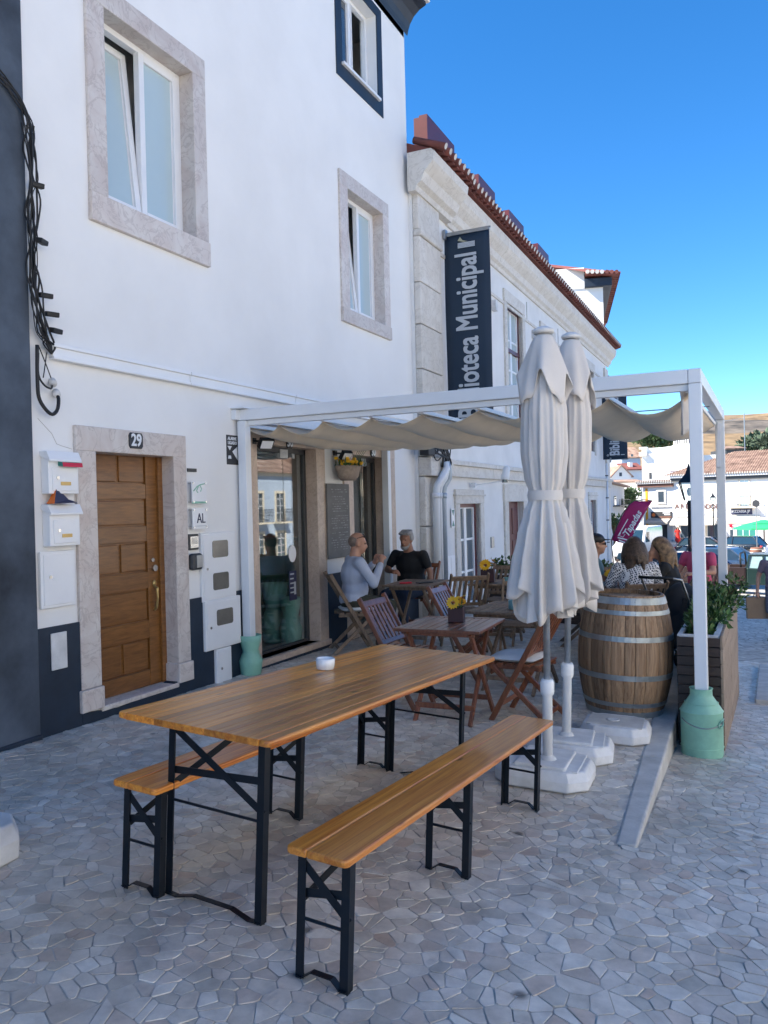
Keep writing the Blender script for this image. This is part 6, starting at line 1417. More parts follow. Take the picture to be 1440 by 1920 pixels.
# outline follows the flag: straight foot, bowed mast side, slanted top
A, B_, C_, D_ = fp(1147, 1013), fp(1177, 1022), fp(1223, 938), fp(1190, 940)
ax = [(1147, 1013), (1158, 985), (1168, 963), (1181, 946), (1190, 940)]; bx_ = [(1177, 1022), (1190, 998), (1202, 975), (1213, 955), (1223, 939)]
b = MB(); P = []; Fs = []; n1 = 8
for k, (p, q) in enumerate(zip(ax, bx_)):
    for i in range(n1+1):
        f = i/n1; w3 = fp(p[0]+(q[0]-p[0])*f, p[1]+(q[1]-p[1])*f); P.append((w3.x, w3.y+.06*math.sin(k*1.1+f*3), w3.z))
for k in range(4):
    for i in range(n1): a = k*(n1+1)+i; Fs.append((a, a+1, a+n1+2, a+n1+1))
b.add(P, Fs); o = b.build('cloth', 'magenta', t, world=True, smooth=True); md = o.modifiers.new('s', 'SOLIDIFY'); md.thickness = .004
b = MB(); b.tube([Vector((f0.x-.05, fy, street(f0.x, fy)))]+[fp(u-.8, v) for u, v in ax]+[fp(1207, 937), fp(1223, 939)], .014, 6); b.build('mast', 'dark_grey', t, world=True, smooth=True)
b = MB(); b.lathe([(.22, 0), (.22, .05), (.04, .08), (.03, .2)], 16); b.build('foot', 'black_rubber', t)
tx = fp(1183, 986); ang = math.atan2(fp(1206, 950).z-fp(1164, 1022).z, fp(1206, 950).x-fp(1164, 1022).x)
M = Matrix.Translation((tx.x+.05, fy-.09, tx.z+.05)) @ Matrix.Rotation(-ang, 4, 'Y') @ Matrix(((1, 0, 0), (0, 0, -1), (0, 1, 0))).to_4x4()
text('lettering', 'Tapadas', .215, M, 'ceramic_white', t, shear=.3, bold=.004, xs=.95)
for o1, o2 in ((.13, .55), (-.15, .45)):
    dx, dz = math.cos(ang), math.sin(ang); b = MB(); c = Vector((tx.x, fy-.09, tx.z)); nrm = Vector((-dz, 0, dx)); b.bar(c+nrm*o1-Vector((dx, 0, dz))*(.1 if o1 < 0 else .35), c+nrm*o1+Vector((dx, 0, dz))*(.5 if o1 < 0 else .12), .008, .018); b.build('lettering_rule', 'ceramic_white', t, world=True)
lg = fp(1169, 1002); b = MB(); b.tube([lg+Vector((-.05, -.09, .05)), lg+Vector((-.08, -.09, -.03)), lg+Vector((.0, -.09, -.06)), lg+Vector((.05, -.09, .0)), lg+Vector((-.01, -.09, .03)), lg+Vector((.06, -.09, .09))], .008, 5); b.build('logo', 'ceramic_white', t, world=True)
for k, (u, v, l_) in enumerate([(1161, 1009, .28), (1163, 1014, .18)]): p = fp(u, v); b = MB(); b.bar(p+Vector((-.02, -.09, .02)), p+Vector((l_, -.09, -.06)), .008, .03); b.build('small_print', 'ceramic_white', t, world=True)
# ---------------------------------------------------------------- street lamps
def lamp(p, h, label):
    t = thing('street_lamp', p, label, 'street lamp', group='lantern street lamps on the square')
    b = MB(); b.lathe([(.16, 0), (.16, .12), (.10, .2), (.075, .9), (.09, .95), (.055, 1.05), (.042, h-.85), (.06, h-.82), (.03, h-.75)], 14); b.build('post', 'black_steel', t, smooth=True)
    z = h-.75; b = MB(); b.add([(-.1, -.1, z), (.1, -.1, z), (.1, .1, z), (-.1, .1, z), (-.2, -.2, z+.42), (.2, -.2, z+.42), (.2, .2, z+.42), (-.2, .2, z+.42)], [(0, 1, 5, 4), (1, 2, 6, 5), (2, 3, 7, 6), (3, 0, 4, 7)]); b.build('lantern_glass', 'clear_glass', t)
    for sx_, sy_ in ((-1, -1), (1, -1), (1, 1), (-1, 1)): b = MB(); b.bar((sx_*.1, sy_*.1, z), (sx_*.2, sy_*.2, z+.42), .018, .018); b.build('lantern_bar', 'black_steel', t)
    b = MB(); b.lathe([(.30, z+.42), (.28, z+.45), (.10, z+.62), (.06, z+.72), (.015, z+.85), (.001, z+.86)], 4); o = b.build('lantern_roof', 'black_steel', t); o.rotation_euler = (0, 0, R(45))
    b = MB(); b.ell((0, 0, z+.2), (.05, .05, .1)); b.build('bulb', 'ceramic_white', t)
def lamp_at(u, vtop, y, label): p = ony(u, vtop, y); g_ = street(p.x, y); lamp(Vector((p.x, y, g_)), p.z-g_, label)
lamp_at(1291, 878, 20.0, 'black lantern street lamp partly behind the front pergola post'); lamp_at(1336.5, 925, 64.0, 'slender farther street lamp between the two pergola posts')
# ---------------------------------------------------------------- houses across the square
class Fac:
    """a house front seen across the square: pixel columns at two depths fix its plane"""
    def __init__(s, uL, dL, uR, dR):
        a, c = dep(uL, 940, dL), dep(uR, 940, dR); s.A = Vector((a.x, a.y, 0)); e = Vector((c.x-a.x, c.y-a.y, 0)); s.e = e.normalized(); s.n = Vector((s.e.y, -s.e.x, 0))
    def sz(s, u, v):
        d = ray(u, v); k = (s.A-CAM).dot(s.n)/d.dot(s.n); p = CAM+d*k; return (p-s.A).dot(s.e), p.z
    def w(s, a, z, out=0): p = s.A+s.e*a+s.n*out; return Vector((p.x, p.y, z))
    def box(s, b, a0, a1, z0, z1, o0, o1):
        P = [s.w(a, z, o) for z in (z0, z1) for a, o in ((a0, o0), (a1, o0), (a1, o1), (a0, o1))]
        return b.add(P, [(0, 3, 2, 1), (4, 5, 6, 7), (0, 1, 5, 4), (1, 2, 6, 5), (2, 3, 7, 6), (3, 0, 4, 7)])
    def px(s, b, u0, u1, v0, v1, o0, o1):
        um, vm = (u0+u1)/2, (v0+v1)/2; return s.box(b, s.sz(u0, vm)[0], s.sz(u1, vm)[0], s.sz(um, v1)[1], s.sz(um, v0)[1], o0, o1)
    def M(s, u, v, out): a, z = s.sz(u, v); M = Matrix((s.e, Vector((0, 0, 1)), s.n)).transposed().to_4x4(); M.translation = s.w(a, z, out); return M
def fb(t, f, name, mat, *boxes, bevel=0):
    b = MB()
    for q in boxes: f.px(b, *q)
    return b.build(name, mat, t, world=True, bevel=bevel)
def fwindow(t, f, u0, u1, v0, v1, surround='cream', frame='white_paint', pane='pane_dark', bars=(1, 3), m=2.2):
    o = fb(t, f, 'window', surround, (u0-m, u0, v0-m, v1+m, 0, .06), (u1, u1+m, v0-m, v1+m, 0, .06), (u0, u1, v0-m, v0, 0, .06), (u0, u1, v1, v1+m, 0, .08))
    b = MB(); f.px(b, u0, u1, v0, v1, .005, .02); b.build('pane', pane, o).location = -t.location
    b = MB(); w_ = .7
    f.px(b, u0, u0+w_, v0, v1, .02, .045); f.px(b, u1-w_, u1, v0, v1, .02, .045); f.px(b, u0, u1, v0, v0+w_, .02, .045); f.px(b, u0, u1, v1-w_, v1, .02, .045)
    for k in range(1, bars[0]+1): u = u0+(u1-u0)*k/(bars[0]+1); f.px(b, u-.3, u+.3, v0, v1, .02, .04)
    for k in range(1, bars[1]+1): v = v0+(v1-v0)*k/(bars[1]+1); f.px(b, u0, u1, v-.25, v+.25, .02, .04)
    b.build('frame', frame, o).location = -t.location
    return o
def far_roof(t, f, a0, a1, ze, zr, o_e, o_r, hip=0, mat='tile_roof', tiles=True):
    """one roof slope of half-round tile rows running up to the ridge"""
    b = MB(); n = max(4, int((a1-a0)/.24)); P = []; Fs = []; per = 4
    rows = n*per
    for i in range(rows+1):
        a = a0+(a1-a0)*i/rows; h = .05*math.sin(i/per*2*math.pi)
        k = 1.0
        if hip: k = min(1, max(.02, (a-a0)/hip))
        P.append(f.w(a, ze+h, o_e)); P.append(f.w(a, ze+(zr-ze)*k+h, o_e+(o_r-o_e)*k))
    for i in range(rows): Fs.append((2*i, 2*i+2, 2*i+3, 2*i+1))
    b.add(P, Fs); r = b.build('roof', mat, t, world=True); md = r.modifiers.new('s', 'SOLIDIFY'); md.thickness = .06
    if tiles:
        for i in range(n):
            a = a0+(a1-a0)*(i+.5)/n; b = MB(); P = [f.w(a, ze+.03, o_e+.05), f.w(a, ze+.07, o_e-.10)]; b.tube(P, .075, 6); b.build('eave_tile', 'tile_mortar', r).location = -t.location
    return r
F1 = Fac(1185, 88, 1440, 80)
zb = -3.5
# main white block with the shops
aL, zE = F1.sz(1263, 896); aR = F1.sz(1440, 890)[0]+14; zE = F1.sz(1350, 893)[1]
t = thing('shop_building', F1.w(aL, zb), 'long white two-storey building across the square with brown lettering and a balcony', 'building')
b = MB(); F1.box(b, aL, aR, zb, zE, -9, 0); b.build('wall', 'plaster_sun', t, world=True)
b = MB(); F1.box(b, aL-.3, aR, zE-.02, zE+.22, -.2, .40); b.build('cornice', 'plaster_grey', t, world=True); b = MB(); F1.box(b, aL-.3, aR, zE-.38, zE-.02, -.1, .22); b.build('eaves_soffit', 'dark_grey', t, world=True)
zR = zE+2.75; far_roof(t, F1, aL-.9, aR, zE+.24, zR, .5, -6.6, hip=5.5)
fwindow(t, F1, 1388, 1404.5, 899, 950, bars=(1, 4), pane='pane_blue')
b = MB(); a0, z0 = F1.sz(1369, 951); a1, z1 = F1.sz(1419, 928); F1.box(b, a0, a1, z0-.1, z0, 0, .7); b.build('balcony_slab', 'cream', t, world=True)
b = MB()
for k in range(19): a = a0+(a1-a0)*k/18; b.bar(F1.w(a, z0, .66), F1.w(a, z1-.1, .66), .025, .025)
for o_ in (.66,): b.bar(F1.w(a0, z1-.1, o_), F1.w(a1, z1-.1, o_), .04, .04); b.bar(F1.w(a0, z0+.25, o_), F1.w(a1, z0+.25, o_), .03, .03)
for a in (a0, a1): b.bar(F1.w(a, z1-.1, 0), F1.w(a, z1-.1, .66), .04, .04); b.bar(F1.w(a, z0, .66), F1.w(a, z1+.15, .66), .05, .05)
b.build('balcony_railing', 'dark_grey', t, world=True)
def letters(txt, us, v, size):
    for ch, u in zip(txt, us): text('letter', ch, size, F1.M(u, v, .04), 'letter_brown', t, bold=.012, ext=.03)
letters('ARE', (1269.5, 1279, 1288), 949.6, .68); letters('ADOR', (1320, 1327.5, 1336.5, 1346), 949.8, .68)
fb(t, F1, 'string_course', 'cream', (1264, 1362, 956, 958, 0, .06))
fb(t, F1, 'awning_box', 'plaster_grey', (1268, 1345, 960.5, 969.5, 0, .18))
fb(t, F1, 'shop_window', 'pane_dark', (1277, 1301, 986, 1008, 0, .02), (1306, 1316, 984, 1016, 0, .02), (1327, 1346, 983, 1009, 0, .02)); fb(t, F1, 'stall_riser', 'sign_brown', (1277, 1301, 1008.5, 1016, 0, .05), (1327, 1346, 1009.5, 1016, 0, .04))
fb(t, F1, 'shop_frame', 'cream', (1302, 1305.5, 983, 1017, 0, .06), (1317, 1326, 983, 1017, 0, .06)); fb(t, F1, 'wall_panel', 'plaster_grey', (1364, 1379, 993, 1018, 0, .03), (1421, 1436, 993, 1018, 0, .03))
def awning(u0, u1, v0, v1, out, mat):
    b = MB(); a0, z1 = F1.sz(u0, v0); a1 = F1.sz(u1, v0)[0]; z0 = F1.sz((u0+u1)/2, v1)[1]
    P = [F1.w(a0, z1, .02), F1.w(a1, z1, .02), F1.w(a1, z0+.18, out), F1.w(a0, z0+.18, out), F1.w(a1, z0, out), F1.w(a0, z0, out)]
    b.add(P, [(0, 1, 2, 3), (3, 2, 4, 5)]); o = b.build('awning', mat, t, world=True); md = o.modifiers.new('s', 'SOLIDIFY'); md.thickness = .03
awning(1262, 1346, 970.5, 984, 1.3, 'awning_light')
sg = fb(t, F1, 'shop_sign', 'sign_blue', (1371, 1410.5, 953.5, 964.5, 0, .10)); text('lettering', 'PIZZARIA JP', .40, F1.M(1389.5, 959, .115), 'ceramic_white', t, bold=.006, xs=.82, ext=.01)
fb(t, F1, 'fascia', 'cream', (1362, 1425, 967, 981, 0, .12)); fb(t, F1, 'fascia_sign', 'white_paint', (1368, 1404, 975, 979, .12, .14))
fb(t, F1, 'shop_window', 'teal_shop', (1382, 1417, 992, 1020, 0, .03)); fb(t, F1, 'window_frame', 'white_paint', (1379.5, 1382, 990, 1021, 0, .08), (1417, 1419.5, 990, 1021, 0, .08), (1382, 1417, 1019, 1021.5, 0, .08), (1393, 1394, 992, 1019, .03, .05), (1405, 1406, 992, 1019, .03, .05)); fb(t, F1, 'poster', 'pane_dark', (1369, 1375, 993, 1009, .03, .045)); fb(t, F1, 'poster', 'tail_red', (1368, 1374, 983, 989, .12, .14))
for k in range(3): fwindow(t, F1, 1452+k*26, 1464+k*26, 905, 945, bars=(1, 3), pane='pane_blue')
# pastry shop at its left, with an ochre corner strip
t = thing('pastry_shop', F1.w(F1.sz(1205, 960)[0], zb), 'small white house with ochre corner stripe and dark pastry shop sign', 'building')
a0 = F1.sz(1206, 960)[0]; a1 = aL-.02; zP = F1.sz(1235, 913)[1]
b = MB(); F1.box(b, a0, a1, zb, zP, -7, -.05); b.build('wall', 'plaster_sun', t, world=True)
b = MB(); F1.box(b, a0-.5, a1, zP, zP+.36, -.3, .28); b.build('eaves_band', 'sign_brown', t, world=True); b = MB(); F1.box(b, a0-.6, a1, zP+.36, zP+.5, -.3, .45); b.build('cornice', 'plaster_sun', t, world=True)
far_roof(t, F1, a0-.7, a1-.05, zP+.52, zP+.75, .5, -1.0)
fb(t, F1, 'corner_stripe', 'ochre', (1210.5, 1215, 916, 1004, -.05, .0)); fwindow(t, F1, 1233.5, 1246, 921, 942.5, bars=(0, 0), m=2.6)
fb(t, F1, 'string_course', 'plaster_grey', (1220, 1259, 949, 951, -.05, .08)); s_ = fb(t, F1, 'shop_sign', 'sign_dark', (1221, 1260, 959.5, 971, -.05, .1))
fb(t, F1, 'sign_stripe', 'sign_brown', (1236, 1259.5, 968, 970.6, .1, .115)); fb(t, F1, 'sign_print', 'ceramic_white', (1243, 1257, 961, 962.4, .1, .115), (1246, 1257, 964, 965.6, .1, .115))
b = MB(); c = F1.M(1226, 965.5, .11).translation; b.ell(c, (.2, .04, .2)); b.build('sign_emblem', 'orange', t, world=True)
awning(1215, 1257, 972.5, 981.5, 1.1, 'awning')
fb(t, F1, 'doorway', 'sign_dark', (1231, 1251, 984, 1016, -.05, -.02)); fb(t, F1, 'door_lettering', 'white_paint', (1232, 1245, 981.8, 983.4, -.02, .0), (1239.5, 1241, 988, 995, -.02, .0)); fb(t, F1, 'poster', 'cream', (1216, 1229, 983, 1012, -.05, .0)); fb(t, F1, 'poster_print', 'orange', (1218, 1227, 994, 998, .0, .01), (1218, 1228, 1005, 1009, .0, .01)); fb(t, F1, 'poster_print', 'sign_dark', (1222, 1228, 998, 1004, .0, .01), (1217, 1221, 985, 990, .0, .012))
fb(t, F1, 'wall_panel', 'plaster_grey', (1252, 1261.5, 984, 1015, -.05, .02))
b = MB(); a2, z2 = F1.sz(1223, 898); a3 = F1.sz(1262, 898)[0]; z3 = F1.sz(1240, 883)[1]
for k in range(16): a = a2+(a3-a2)*k/15; b.bar(F1.w(a, zP+.5, -2.5), F1.w(a, z3, -2.5), .03, .03)
b.bar(F1.w(a2, z3, -2.5), F1.w(a3, z3, -2.5), .05, .05); b.build('terrace_railing', 'maroon', t, world=True)
# tall white house behind them
F2 = Fac(1202, 101, 1345, 97)
t = thing('white_house', F2.w(F2.sz(1202, 880)[0], zb), 'tall blank white house behind the pastry shop with balustrade on its roof', 'house')
a0, zt = F2.sz(1203, 841); a1 = F2.sz(1345, 841)[0]; b = MB(); F2.box(b, a0, F2.sz(1241, 841)[0], zb, zt, -8, 0); b.build('wall', 'plaster_sun', t, world=True)
b = MB(); am = F2.sz(1241, 841)[0]; ar = F2.sz(1306, 841)[0]; z2 = F2.sz(1300, 829)[1]
b.add([F2.w(am, zb, -.02), F2.w(ar, zb, -.02), F2.w(ar, z2, -.02), F2.w(am, zt, -.02), F2.w(am, zb, -8), F2.w(ar, zb, -8), F2.w(ar, z2, -8), F2.w(am, zt, -8)], [(0, 1, 2, 3), (7, 6, 5, 4), (0, 4, 5, 1), (1, 5, 6, 2), (2, 6, 7, 3), (3, 7, 4, 0)]); b.build('wall', 'plaster_sun', t, world=True)
b = MB(); F2.px(b, 1306, 1346, 852, 930, -7, -1.5); b.build('side_wing', 'plaster_sun', t, world=True)
b = MB(); F2.px(b, 1199, 1214, 838.5, 842, -.5, .35); F2.px(b, 1199.5, 1213, 848, 855, -.3, .55); b.build('chimney_cornice', 'plaster_sun', t, world=True)
for k in range(10): b = MB(); u = 1261+k*4.3; F2.px(b, u, u+2.0, 823-.25*k, 834-.25*k, -1.2, -.9); b.build('baluster', 'plaster_sun', t, world=True)
b = MB(); F2.px(b, 1259, 1306, 833, 841, -1.3, -.6); b.build('parapet', 'plaster_sun', t, world=True); b = MB(); F2.px(b, 1260, 1304, 823, 833, -2.0, -1.9); b.build('roof_screen', 'dark_grey', t, world=True)
fb(t, F2, 'vent_grille', 'dark_grey', (1217, 1222, 886, 898, -.02, .03))
b = MB(); p = F2.w(F2.sz(1250, 880)[0], F2.sz(1250, 885)[1], .5); q = F2.w(F2.sz(1250, 880)[0], F2.sz(1250, 871)[1], .5); b.bar(p, q, .05, .05); e = F2.e*.35; b.bar(q-e, q+e, .04, .04); b.build('aerial', 'grey_metal', t, world=True)
# houses up the lane at the left
F3 = Fac(1145, 118, 1205, 118)
def small_house(u0, u1, v0, v1, label, mat, roofm, gable=True, rv=None, dd=6, d=118):
    f = Fac(u0, d, u1, d); t = thing('lane_house', f.w(0, zb), label, 'house', group='houses up the lane'); a0, z0 = f.sz(u0, v1); a1 = f.sz(u1, v1)[0]; z1 = f.sz((u0+u1)/2, v0)[1]
    b = MB(); f.box(b, a0, a1, zb, z1, -dd, 0); b.build('wall', mat, t, world=True); zr = f.sz((u0+u1)/2, rv)[1]
    b = MB(); m_ = (a0+a1)/2
    if gable:
        b.add([f.w(a0, z1, 0), f.w(a1, z1, 0), f.w(m_, zr, 0)], [(0, 1, 2)]); b.build('gable', mat, t, world=True); b = MB()
        b.add([f.w(a0-.3, z1-.1, .3), f.w(m_, zr+.12, .3), f.w(m_, zr+.12, -dd), f.w(a0-.3, z1-.1, -dd), f.w(a1+.3, z1-.1, .3), f.w(a1+.3, z1-.1, -dd)], [(0, 1, 2, 3), (1, 4, 5, 2)])
    else: b.add([f.w(a0-.3, z1, .4), f.w(a1+.3, z1, .4), f.w(a1+.3, zr, -dd/2), f.w(a0-.3, zr, -dd/2)], [(0, 1, 2, 3)])
    o = b.build('roof', roofm, t, world=True); md = o.modifiers.new('s', 'SOLIDIFY'); md.thickness = .15
    return t, f
t, f = small_house(1147, 1184, 893, 905, 'white house with a gable up the lane left of the flag', 'plaster_sun', 'tile_roof', True, 873, 8, 116); fb(t, f, 'window', 'pane_dark', (1161, 1166, 886, 893, 0, .05))
t, f = small_house(1172, 1204, 880, 905, 'white house with red roof beside the gabled one', 'plaster_sun', 'tile_red', False, 866, 7, 128); b = MB(); f.px(b, 1184, 1190, 866, 880, -2, -1); b.build('chimney', 'plaster_sun', t, world=True)
t, f = small_house(1166, 1201, 858, 880, 'pale blue house with brown roof highest up the lane', 'plaster_blue', 'tile_roof', False, 836, 8, 150); fb(t, f, 'window', 'pane_dark', (1183, 1187, 851.5, 858, 0, .05))
t, f = small_house(1150, 1203, 905, 1000, 'white wall and house at the end of the lane', 'plaster_sun', 'tile_roof', False, 900, 6, 108)
f = Fac(1143, 72, 1171, 92); t = thing('lane_house', f.w(0, zb), 'narrow white house with balcony directly behind the library corner', 'house', group='houses up the lane')
b = MB(); f.box(b, -6, f.sz(1171, 950)[0], zb, f.sz(1160, 911)[1], -6, 0); b.build('wall', 'plaster_grey', t, world=True); b = MB(); f.box(b, -6, f.sz(1174, 950)[0], f.sz(1160, 911)[1], f.sz(1160, 908)[1], -6, .5); b.build('eaves', 'tile_roof', t, world=True)
fb(t, f, 'window', 'pane_dark', (1151, 1155, 930, 948, 0, .05), (1165, 1168, 935, 950, 0, .05), (1152, 1155, 965, 985, 0, .05), (1163, 1167, 968, 1000, 0, .05))
b = MB(); a0, a1 = f.sz(1149, 940)[0], f.sz(1171, 940)[0]; z0, z1 = f.sz(1160, 947)[1], f.sz(1160, 937)[1]
for k in range(9): a = a0+(a1-a0)*k/8; b.bar(f.w(a, z0, .6), f.w(a, z1, .6), .03, .03)
b.bar(f.w(a0, z1, .6), f.w(a1, z1, .6), .04, .04); f.box(b, a0, a1, z0-.1, z0, 0, .65); b.build('balcony', 'dark_grey', t, world=True)
# tall white house rising behind the library roof
cx = ony(1131, 560, 34); t = thing('white_house', (cx.x, 34, -3), 'tall white house with overhanging tiled eaves rising behind the library roof', 'house', R(13.4))
b = MB(); b.bx(-9, 0, 0, 9, 0, 13.25); b.bx(-9, -.74, -.03, 1.6, 13.25, 14.12); b.build('wall', 'plaster_sun', t)
b = MB(); b.add([(-.72, -.45, 13.72), (.62, -.45, 13.62), (.62, 9.4, 13.62), (-.72, 9.4, 13.72), (-.72, -.45, 13.82), (.62, -.45, 13.70), (.62, 9.4, 13.70), (-4.5, 9.4, 15.3), (-4.5, 1.6, 15.3)], [(0, 3, 2, 1), (0, 1, 5, 4), (1, 2, 6, 5), (4, 5, 6, 7, 8)]); r_ = b.build('roof', 'tile_red', t)
b = MB(); b.bx(-.74, .35, -.2, 8.9, 13.25, 13.60); b.build('eaves_soffit', 'navy', t, bevel=.02)
for k in range(7): b = MB(); x_ = -.62+k*.19; z_ = 13.80-k*.017; b.tube([(x_, -.52, z_), (x_, .1, z_+.03)], .085, 7); b.build('roof_tile', 'tile_mortar' if k < 4 else 'tile_red', r_)
for k in range(26): b = MB(); b.tube([(.68, -.3+k*.36, 13.66), (.2, -.3+k*.36, 13.76)], .09, 6); b.build('eave_tile', 'tile_red', r_)
# green parasol, barrel and chairs of the pizzeria terrace
pp = at(1433.5, 68.0); t = thing('terrace_parasol', pp, 'open green parasol on a brown pole in front of the pizzeria', 'parasol'); zt = ony(1420, 974, 68).z-pp.z; zh = ony(1420, 992, 68).z-pp.z
b = MB(); b.tube([(0, 0, 0), (0, 0, zt+.05)], .055, 8); b.build('pole', 'sign_brown', t)
b = MB(); b.lathe([(.02, zt), (1.2, (zt+zh)/2+.08), (2.3, zh+.12), (2.3, zh)], 8, cap=False); o = b.build('canopy', 'parasol_green', t); o.rotation_euler = (0, 0, .4); md = o.modifiers.new('s', 'SOLIDIFY'); md.thickness = .02
b = MB(); b.bx(-1.1, .1, -2.0, -1.95, zh+.33, zh+.48); o = b.build('print', 'ceramic_white', t); o.rotation_euler = (R(-14), 0, 0)
bp_ = at(1417.5, 57.0); t = thing('far_barrel', bp_, 'distant brown barrel table on the sunny square', 'barrel'); b = MB(); b.lathe([(.30, 0), (.36, .25), (.385, .47), (.36, .7), (.30, .94), (.28, .94), (.28, .9), (.001, .9)], 20); b.build('body', 'sign_brown', t, smooth=True)
for z in (.12, .32, .62, .82): b = MB(); r = .385-.085*((z-.47)/.47)**2; b.lathe([(r, -.02), (r+.006, -.02), (r+.006, .02), (r, .02)], 20, (0, 0, z), cap=False); b.build('hoop', 'cream', t)
for k, (u, y) in enumerate([(1431, 58.5), (1438, 60.0)]):
    cp_ = at(u, y); t = thing('plastic_chair', cp_, ['white plastic armchair right of the distant barrel', 'second white plastic armchair at the right edge'][k], 'chair', R(60+70*k), 'white chairs of the pizzeria')
    b = MB(); b.bx(-.25, .25, -.25, .25, .42, .46); b.build('seat', 'white_paint', t); b = MB(); b.box((0, -.27, .68), (.5, .04, .5), (R(-12), 0, 0)); b.build('backrest', 'white_paint', t)
    for s in (-1, 1):
        for y_ in (-.22, .22): b = MB(); b.bar((s*.22, y_, .42), (s*.25, y_*1.15, 0), .05, .04); b.build('leg', 'white_paint', t)
        b = MB(); b.bar((s*.27, -.28, .66), (s*.27, .22, .64), .05, .03); b.build('armrest', 'white_paint', t)
rs = ony(1417.5, 944, 60); g_ = street(rs.x, 60); t = thing('round_sign', (rs.x, 60, g_), 'dark round traffic sign seen from behind by the pizzeria', 'sign'); b = MB(); b.tube([(0, 0, 0), (0, 0, rs.z-g_+.3)], .03, 8); b.build('pole', 'grey_metal', t); b = MB(); b.tube([(0, -.03, rs.z-g_), (0, -.06, rs.z-g_)], .24, 20); b.build('disc', 'dark_grey', t)
# ---------------------------------------------------------------- houses across the street: far row mirrored in the shop doors, near row added
def opp_house(y0, y1, h, label, wallm, seed, X=30.0):
    t = thing('street_house', (X, y0, street(6, y0)-.5), label, 'house', group='houses across the street'); zg = street(6, (y0+y1)/2)
    b = MB(); b.bx(X, X+8, y0, y1, zg-1.5, zg+h); b.build('wall', wallm, t, world=True)
    b = MB(); b.prism([(X-.5, zg+h), (X+4, zg+h+2.0), (X+8.5, zg+h)], 'y', y0-.1, y1+.1); b.build('roof', 'tile_roof', t, world=True)
    b = MB(); b.bx(X-.25, X, y0, y1, zg+h-.25, zg+h-.01); b.build('cornice', 'cream', t, world=True)
    n = int((y1-y0)/2.6)
    for fl in range(2):
        for i in range(n):
            y = y0+(i+.5)*(y1-y0)/n; za = zg+.1+fl*3.1; zb_ = za+2.2
            b = MB(); b.bx(X-.05, X, y-.75, y-.55, za, zb_+.2); b.bx(X-.05, X, y+.55, y+.75, za, zb_+.2); b.bx(X-.055, X, y-.75, y+.75, zb_, zb_+.2); w_ = b.build('window', 'cream', t, world=True)
            b = MB(); b.bx(X-.012, X, y-.55, y+.55, za, zb_); b.build('pane', 'pane_dark', w_).location = -t.location
            b = MB(); b.bx(X-.03, X-.012, y-.03, y+.03, za, zb_)
            for k in range(4): b.bx(X-.03, X-.012, y-.55, y+.55, za+.1+k*.55, za+.14+k*.55)
            b.build('frame', 'white_paint', w_).location = -t.location
            if fl:
                b = MB(); b.bx(X-.75, X, y-1, y+1, za-.15, za-.02); bl = b.build('balcony', 'cream', t, world=True)
                b = MB()
                for k in range(17): b.bar((X-.72, y-.98+k*.1225, za-.02), (X-.72, y-.98+k*.1225, za+.95), .018, .018)
                b.bar((X-.72, y-1, za+.95), (X-.72, y+1, za+.95), .04, .04); b.bar((X-.72, y-1, za+.5), (X-.72, y+1, za+.5), .02, .02)
                for k in range(8): c = y-.86+k*.245; b.tube([(X-.72, c+.08*math.cos(j*.785), za+.72+.08*math.sin(j*.785)) for j in range(9)], .008, 4, False)
                b.build('railing', 'black_steel', bl).location = -t.location
    return t
opp_house(22, 34, 7.2, 'white house with iron balconies nearest across the street', 'plaster_sun', 1); opp_house(34.1, 46, 7.8, 'second white house with balconies across the street', 'plaster_sun', 2); opp_house(46.1, 58, 7.0, 'pale blue house with balconies across the street', 'plaster_blue', 3); opp_house(58.1, 74, 7.6, 'cream house farthest across the street', 'cream', 4)
opp_house(-28, -14, 8.0, 'unseen white house added far behind the camera to bounce sunlight', 'plaster_sun', 5, 13.5); opp_house(-13.9, 1, 8.4, 'unseen white house added beside the camera to bounce sunlight', 'plaster_sun', 6, 13.5); opp_house(1.1, 13, 7.8, 'unseen cream house added opposite the cafe to bounce sunlight', 'plaster_sun', 7, 13.5)  # unseen near row, added to bounce warm sunlight onto the shaded front
# ---------------------------------------------------------------- hillside and trees
b = MB(); prof = [(150, -3.6, 0), (180, 3, 0), (225, 13, 0), (262, 20.5, 0), (285, 26, 1), (305, 29.6, 1), (318, 31.5, 0), (360, 34, 0), (520, 34, 0)]; xs = [-260+i*8 for i in range(66)]; P = []; Fs = []; rnd = random.Random(77)
for i, x in enumerate(xs):
    for j, (y, z, _) in enumerate(prof):
        wob = 2.2*math.sin(x*.031+j)+1.2*math.sin(x*.083+j*2.1)+rnd.uniform(-.5, .5); P.append((x, y+2*math.sin(x*.05), z+(wob*.5 if 0 < j else 0)-.02*x*(j > 0)))
np_ = len(prof)
for i in range(len(xs)-1):
    for j in range(np_-1): Fs.append((i*np_+j, (i+1)*np_+j, (i+1)*np_+j+1, i*np_+j+1))
b.add(P, Fs); hl = b.build('hill', ['dry_grass', 'scrub'], None, smooth=True); tag(hl, kind='structure')
for k, p in enumerate(hl.data.polygons): p.material_index = 1 if (k % (np_-1)) in (3, 4) else 0
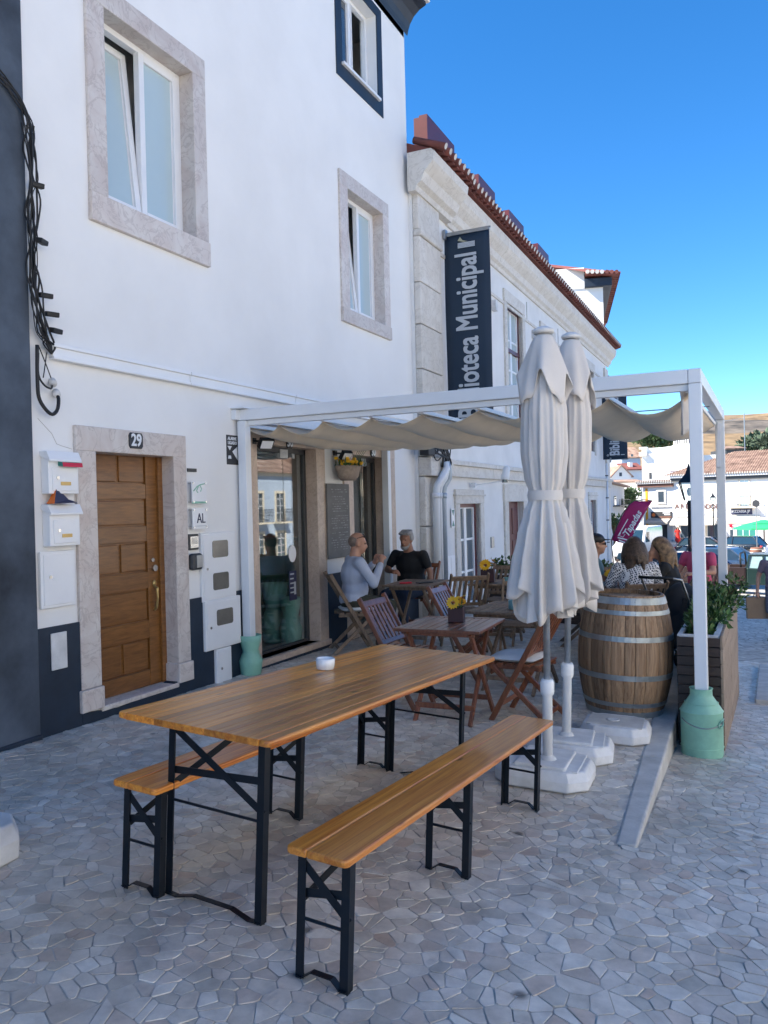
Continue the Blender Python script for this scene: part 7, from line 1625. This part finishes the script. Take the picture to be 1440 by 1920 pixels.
def tree(u, v, y, rx, rz_, label, seed, mat='leaf_far', n=900, size=.5):
    p = ony(u, v, y); rnd = random.Random(seed); g_ = -3.4 if y < 150 else min(p.z-rz_*1.1, p.z-2)
    t = thing('tree', (p.x, y, g_), label, 'tree', group='trees behind the roofs'); h = p.z-g_
    b = MB(); b.tube([(0, 0, 0), (.1, 0, h*.5), (0, 0, h)], [.25, .18, .1], 7)
    for k in range(5): a = k*1.25; b.tube([(0, 0, h*.55), (rx*.5*math.cos(a), rx*.5*math.sin(a), h+.2*rz_)], [.12, .04], 5)
    b.build('trunk', 'stem', t); b = MB()
    for k in range(16):
        a = rnd.uniform(0, 6.28); d = rnd.random()**.5; c = Vector((rx*.75*d*math.cos(a), rx*.75*d*math.sin(a), h+rnd.uniform(-.7, .75)*rz_*(1-.4*d))); leaves(b, c, (rx*.36, rx*.36, rz_*.34), n//16, rnd, size)
    b.build('crown', mat, t)
tree(1434, 846, 150, 6.0, 3.0, 'grey-green tree above the roofs at the right edge', 1, 'leaf_grey', 2200, 1.0)
tree(1232, 826, 170, 4.6, 1.9, 'green bushy tree at the foot of the hill', 2, 'leaf_far', 1500, .8); tree(1262, 822, 190, 3.0, 1.5, 'smaller bush right of the green one on the hill', 3, 'leaf_far', 700, .7)
tree(1182, 935, 98, 1.1, 1.5, 'small dark green tree in the lane', 4, 'leaf_far', 900, .35); tree(1152, 978, 70, .6, .7, 'small bush by the lane house', 5, 'leaf_far', 400, .25)
ah = ony(1396, 815, 110); t = thing('antenna_mast', (ah.x, 110, ah.z-9), 'thin antenna mast above the tiled roof', 'antenna'); zt = ony(1396, 773, 110).z-t.location.z; b = MB(); b.tube([(0, 0, 0), (0, 0, zt)], .06, 6); b.build('mast', 'grey_metal', t); b = MB(); zz = ony(1396, 784, 110).z-t.location.z; b.bar((-2.6, 0, zz-.2), (0, 0, zz), .05, .05); b.build('crossarm', 'grey_metal', t)
t, f = small_house(1362, 1395, 842, 850, 'low brown-roofed shed on the hillside above the tiled roof', 'dark_grey', 'tile_roof', False, 836, 6, 125)
SC.cycles.use_denoising = True; SC.cycles.transparent_max_bounces = 16
for o in bpy.data.objects:
    if o.type == 'MESH' and o.parent is None and 'kind' not in o and 'label' not in o: print('UNTAGGED', o.name)
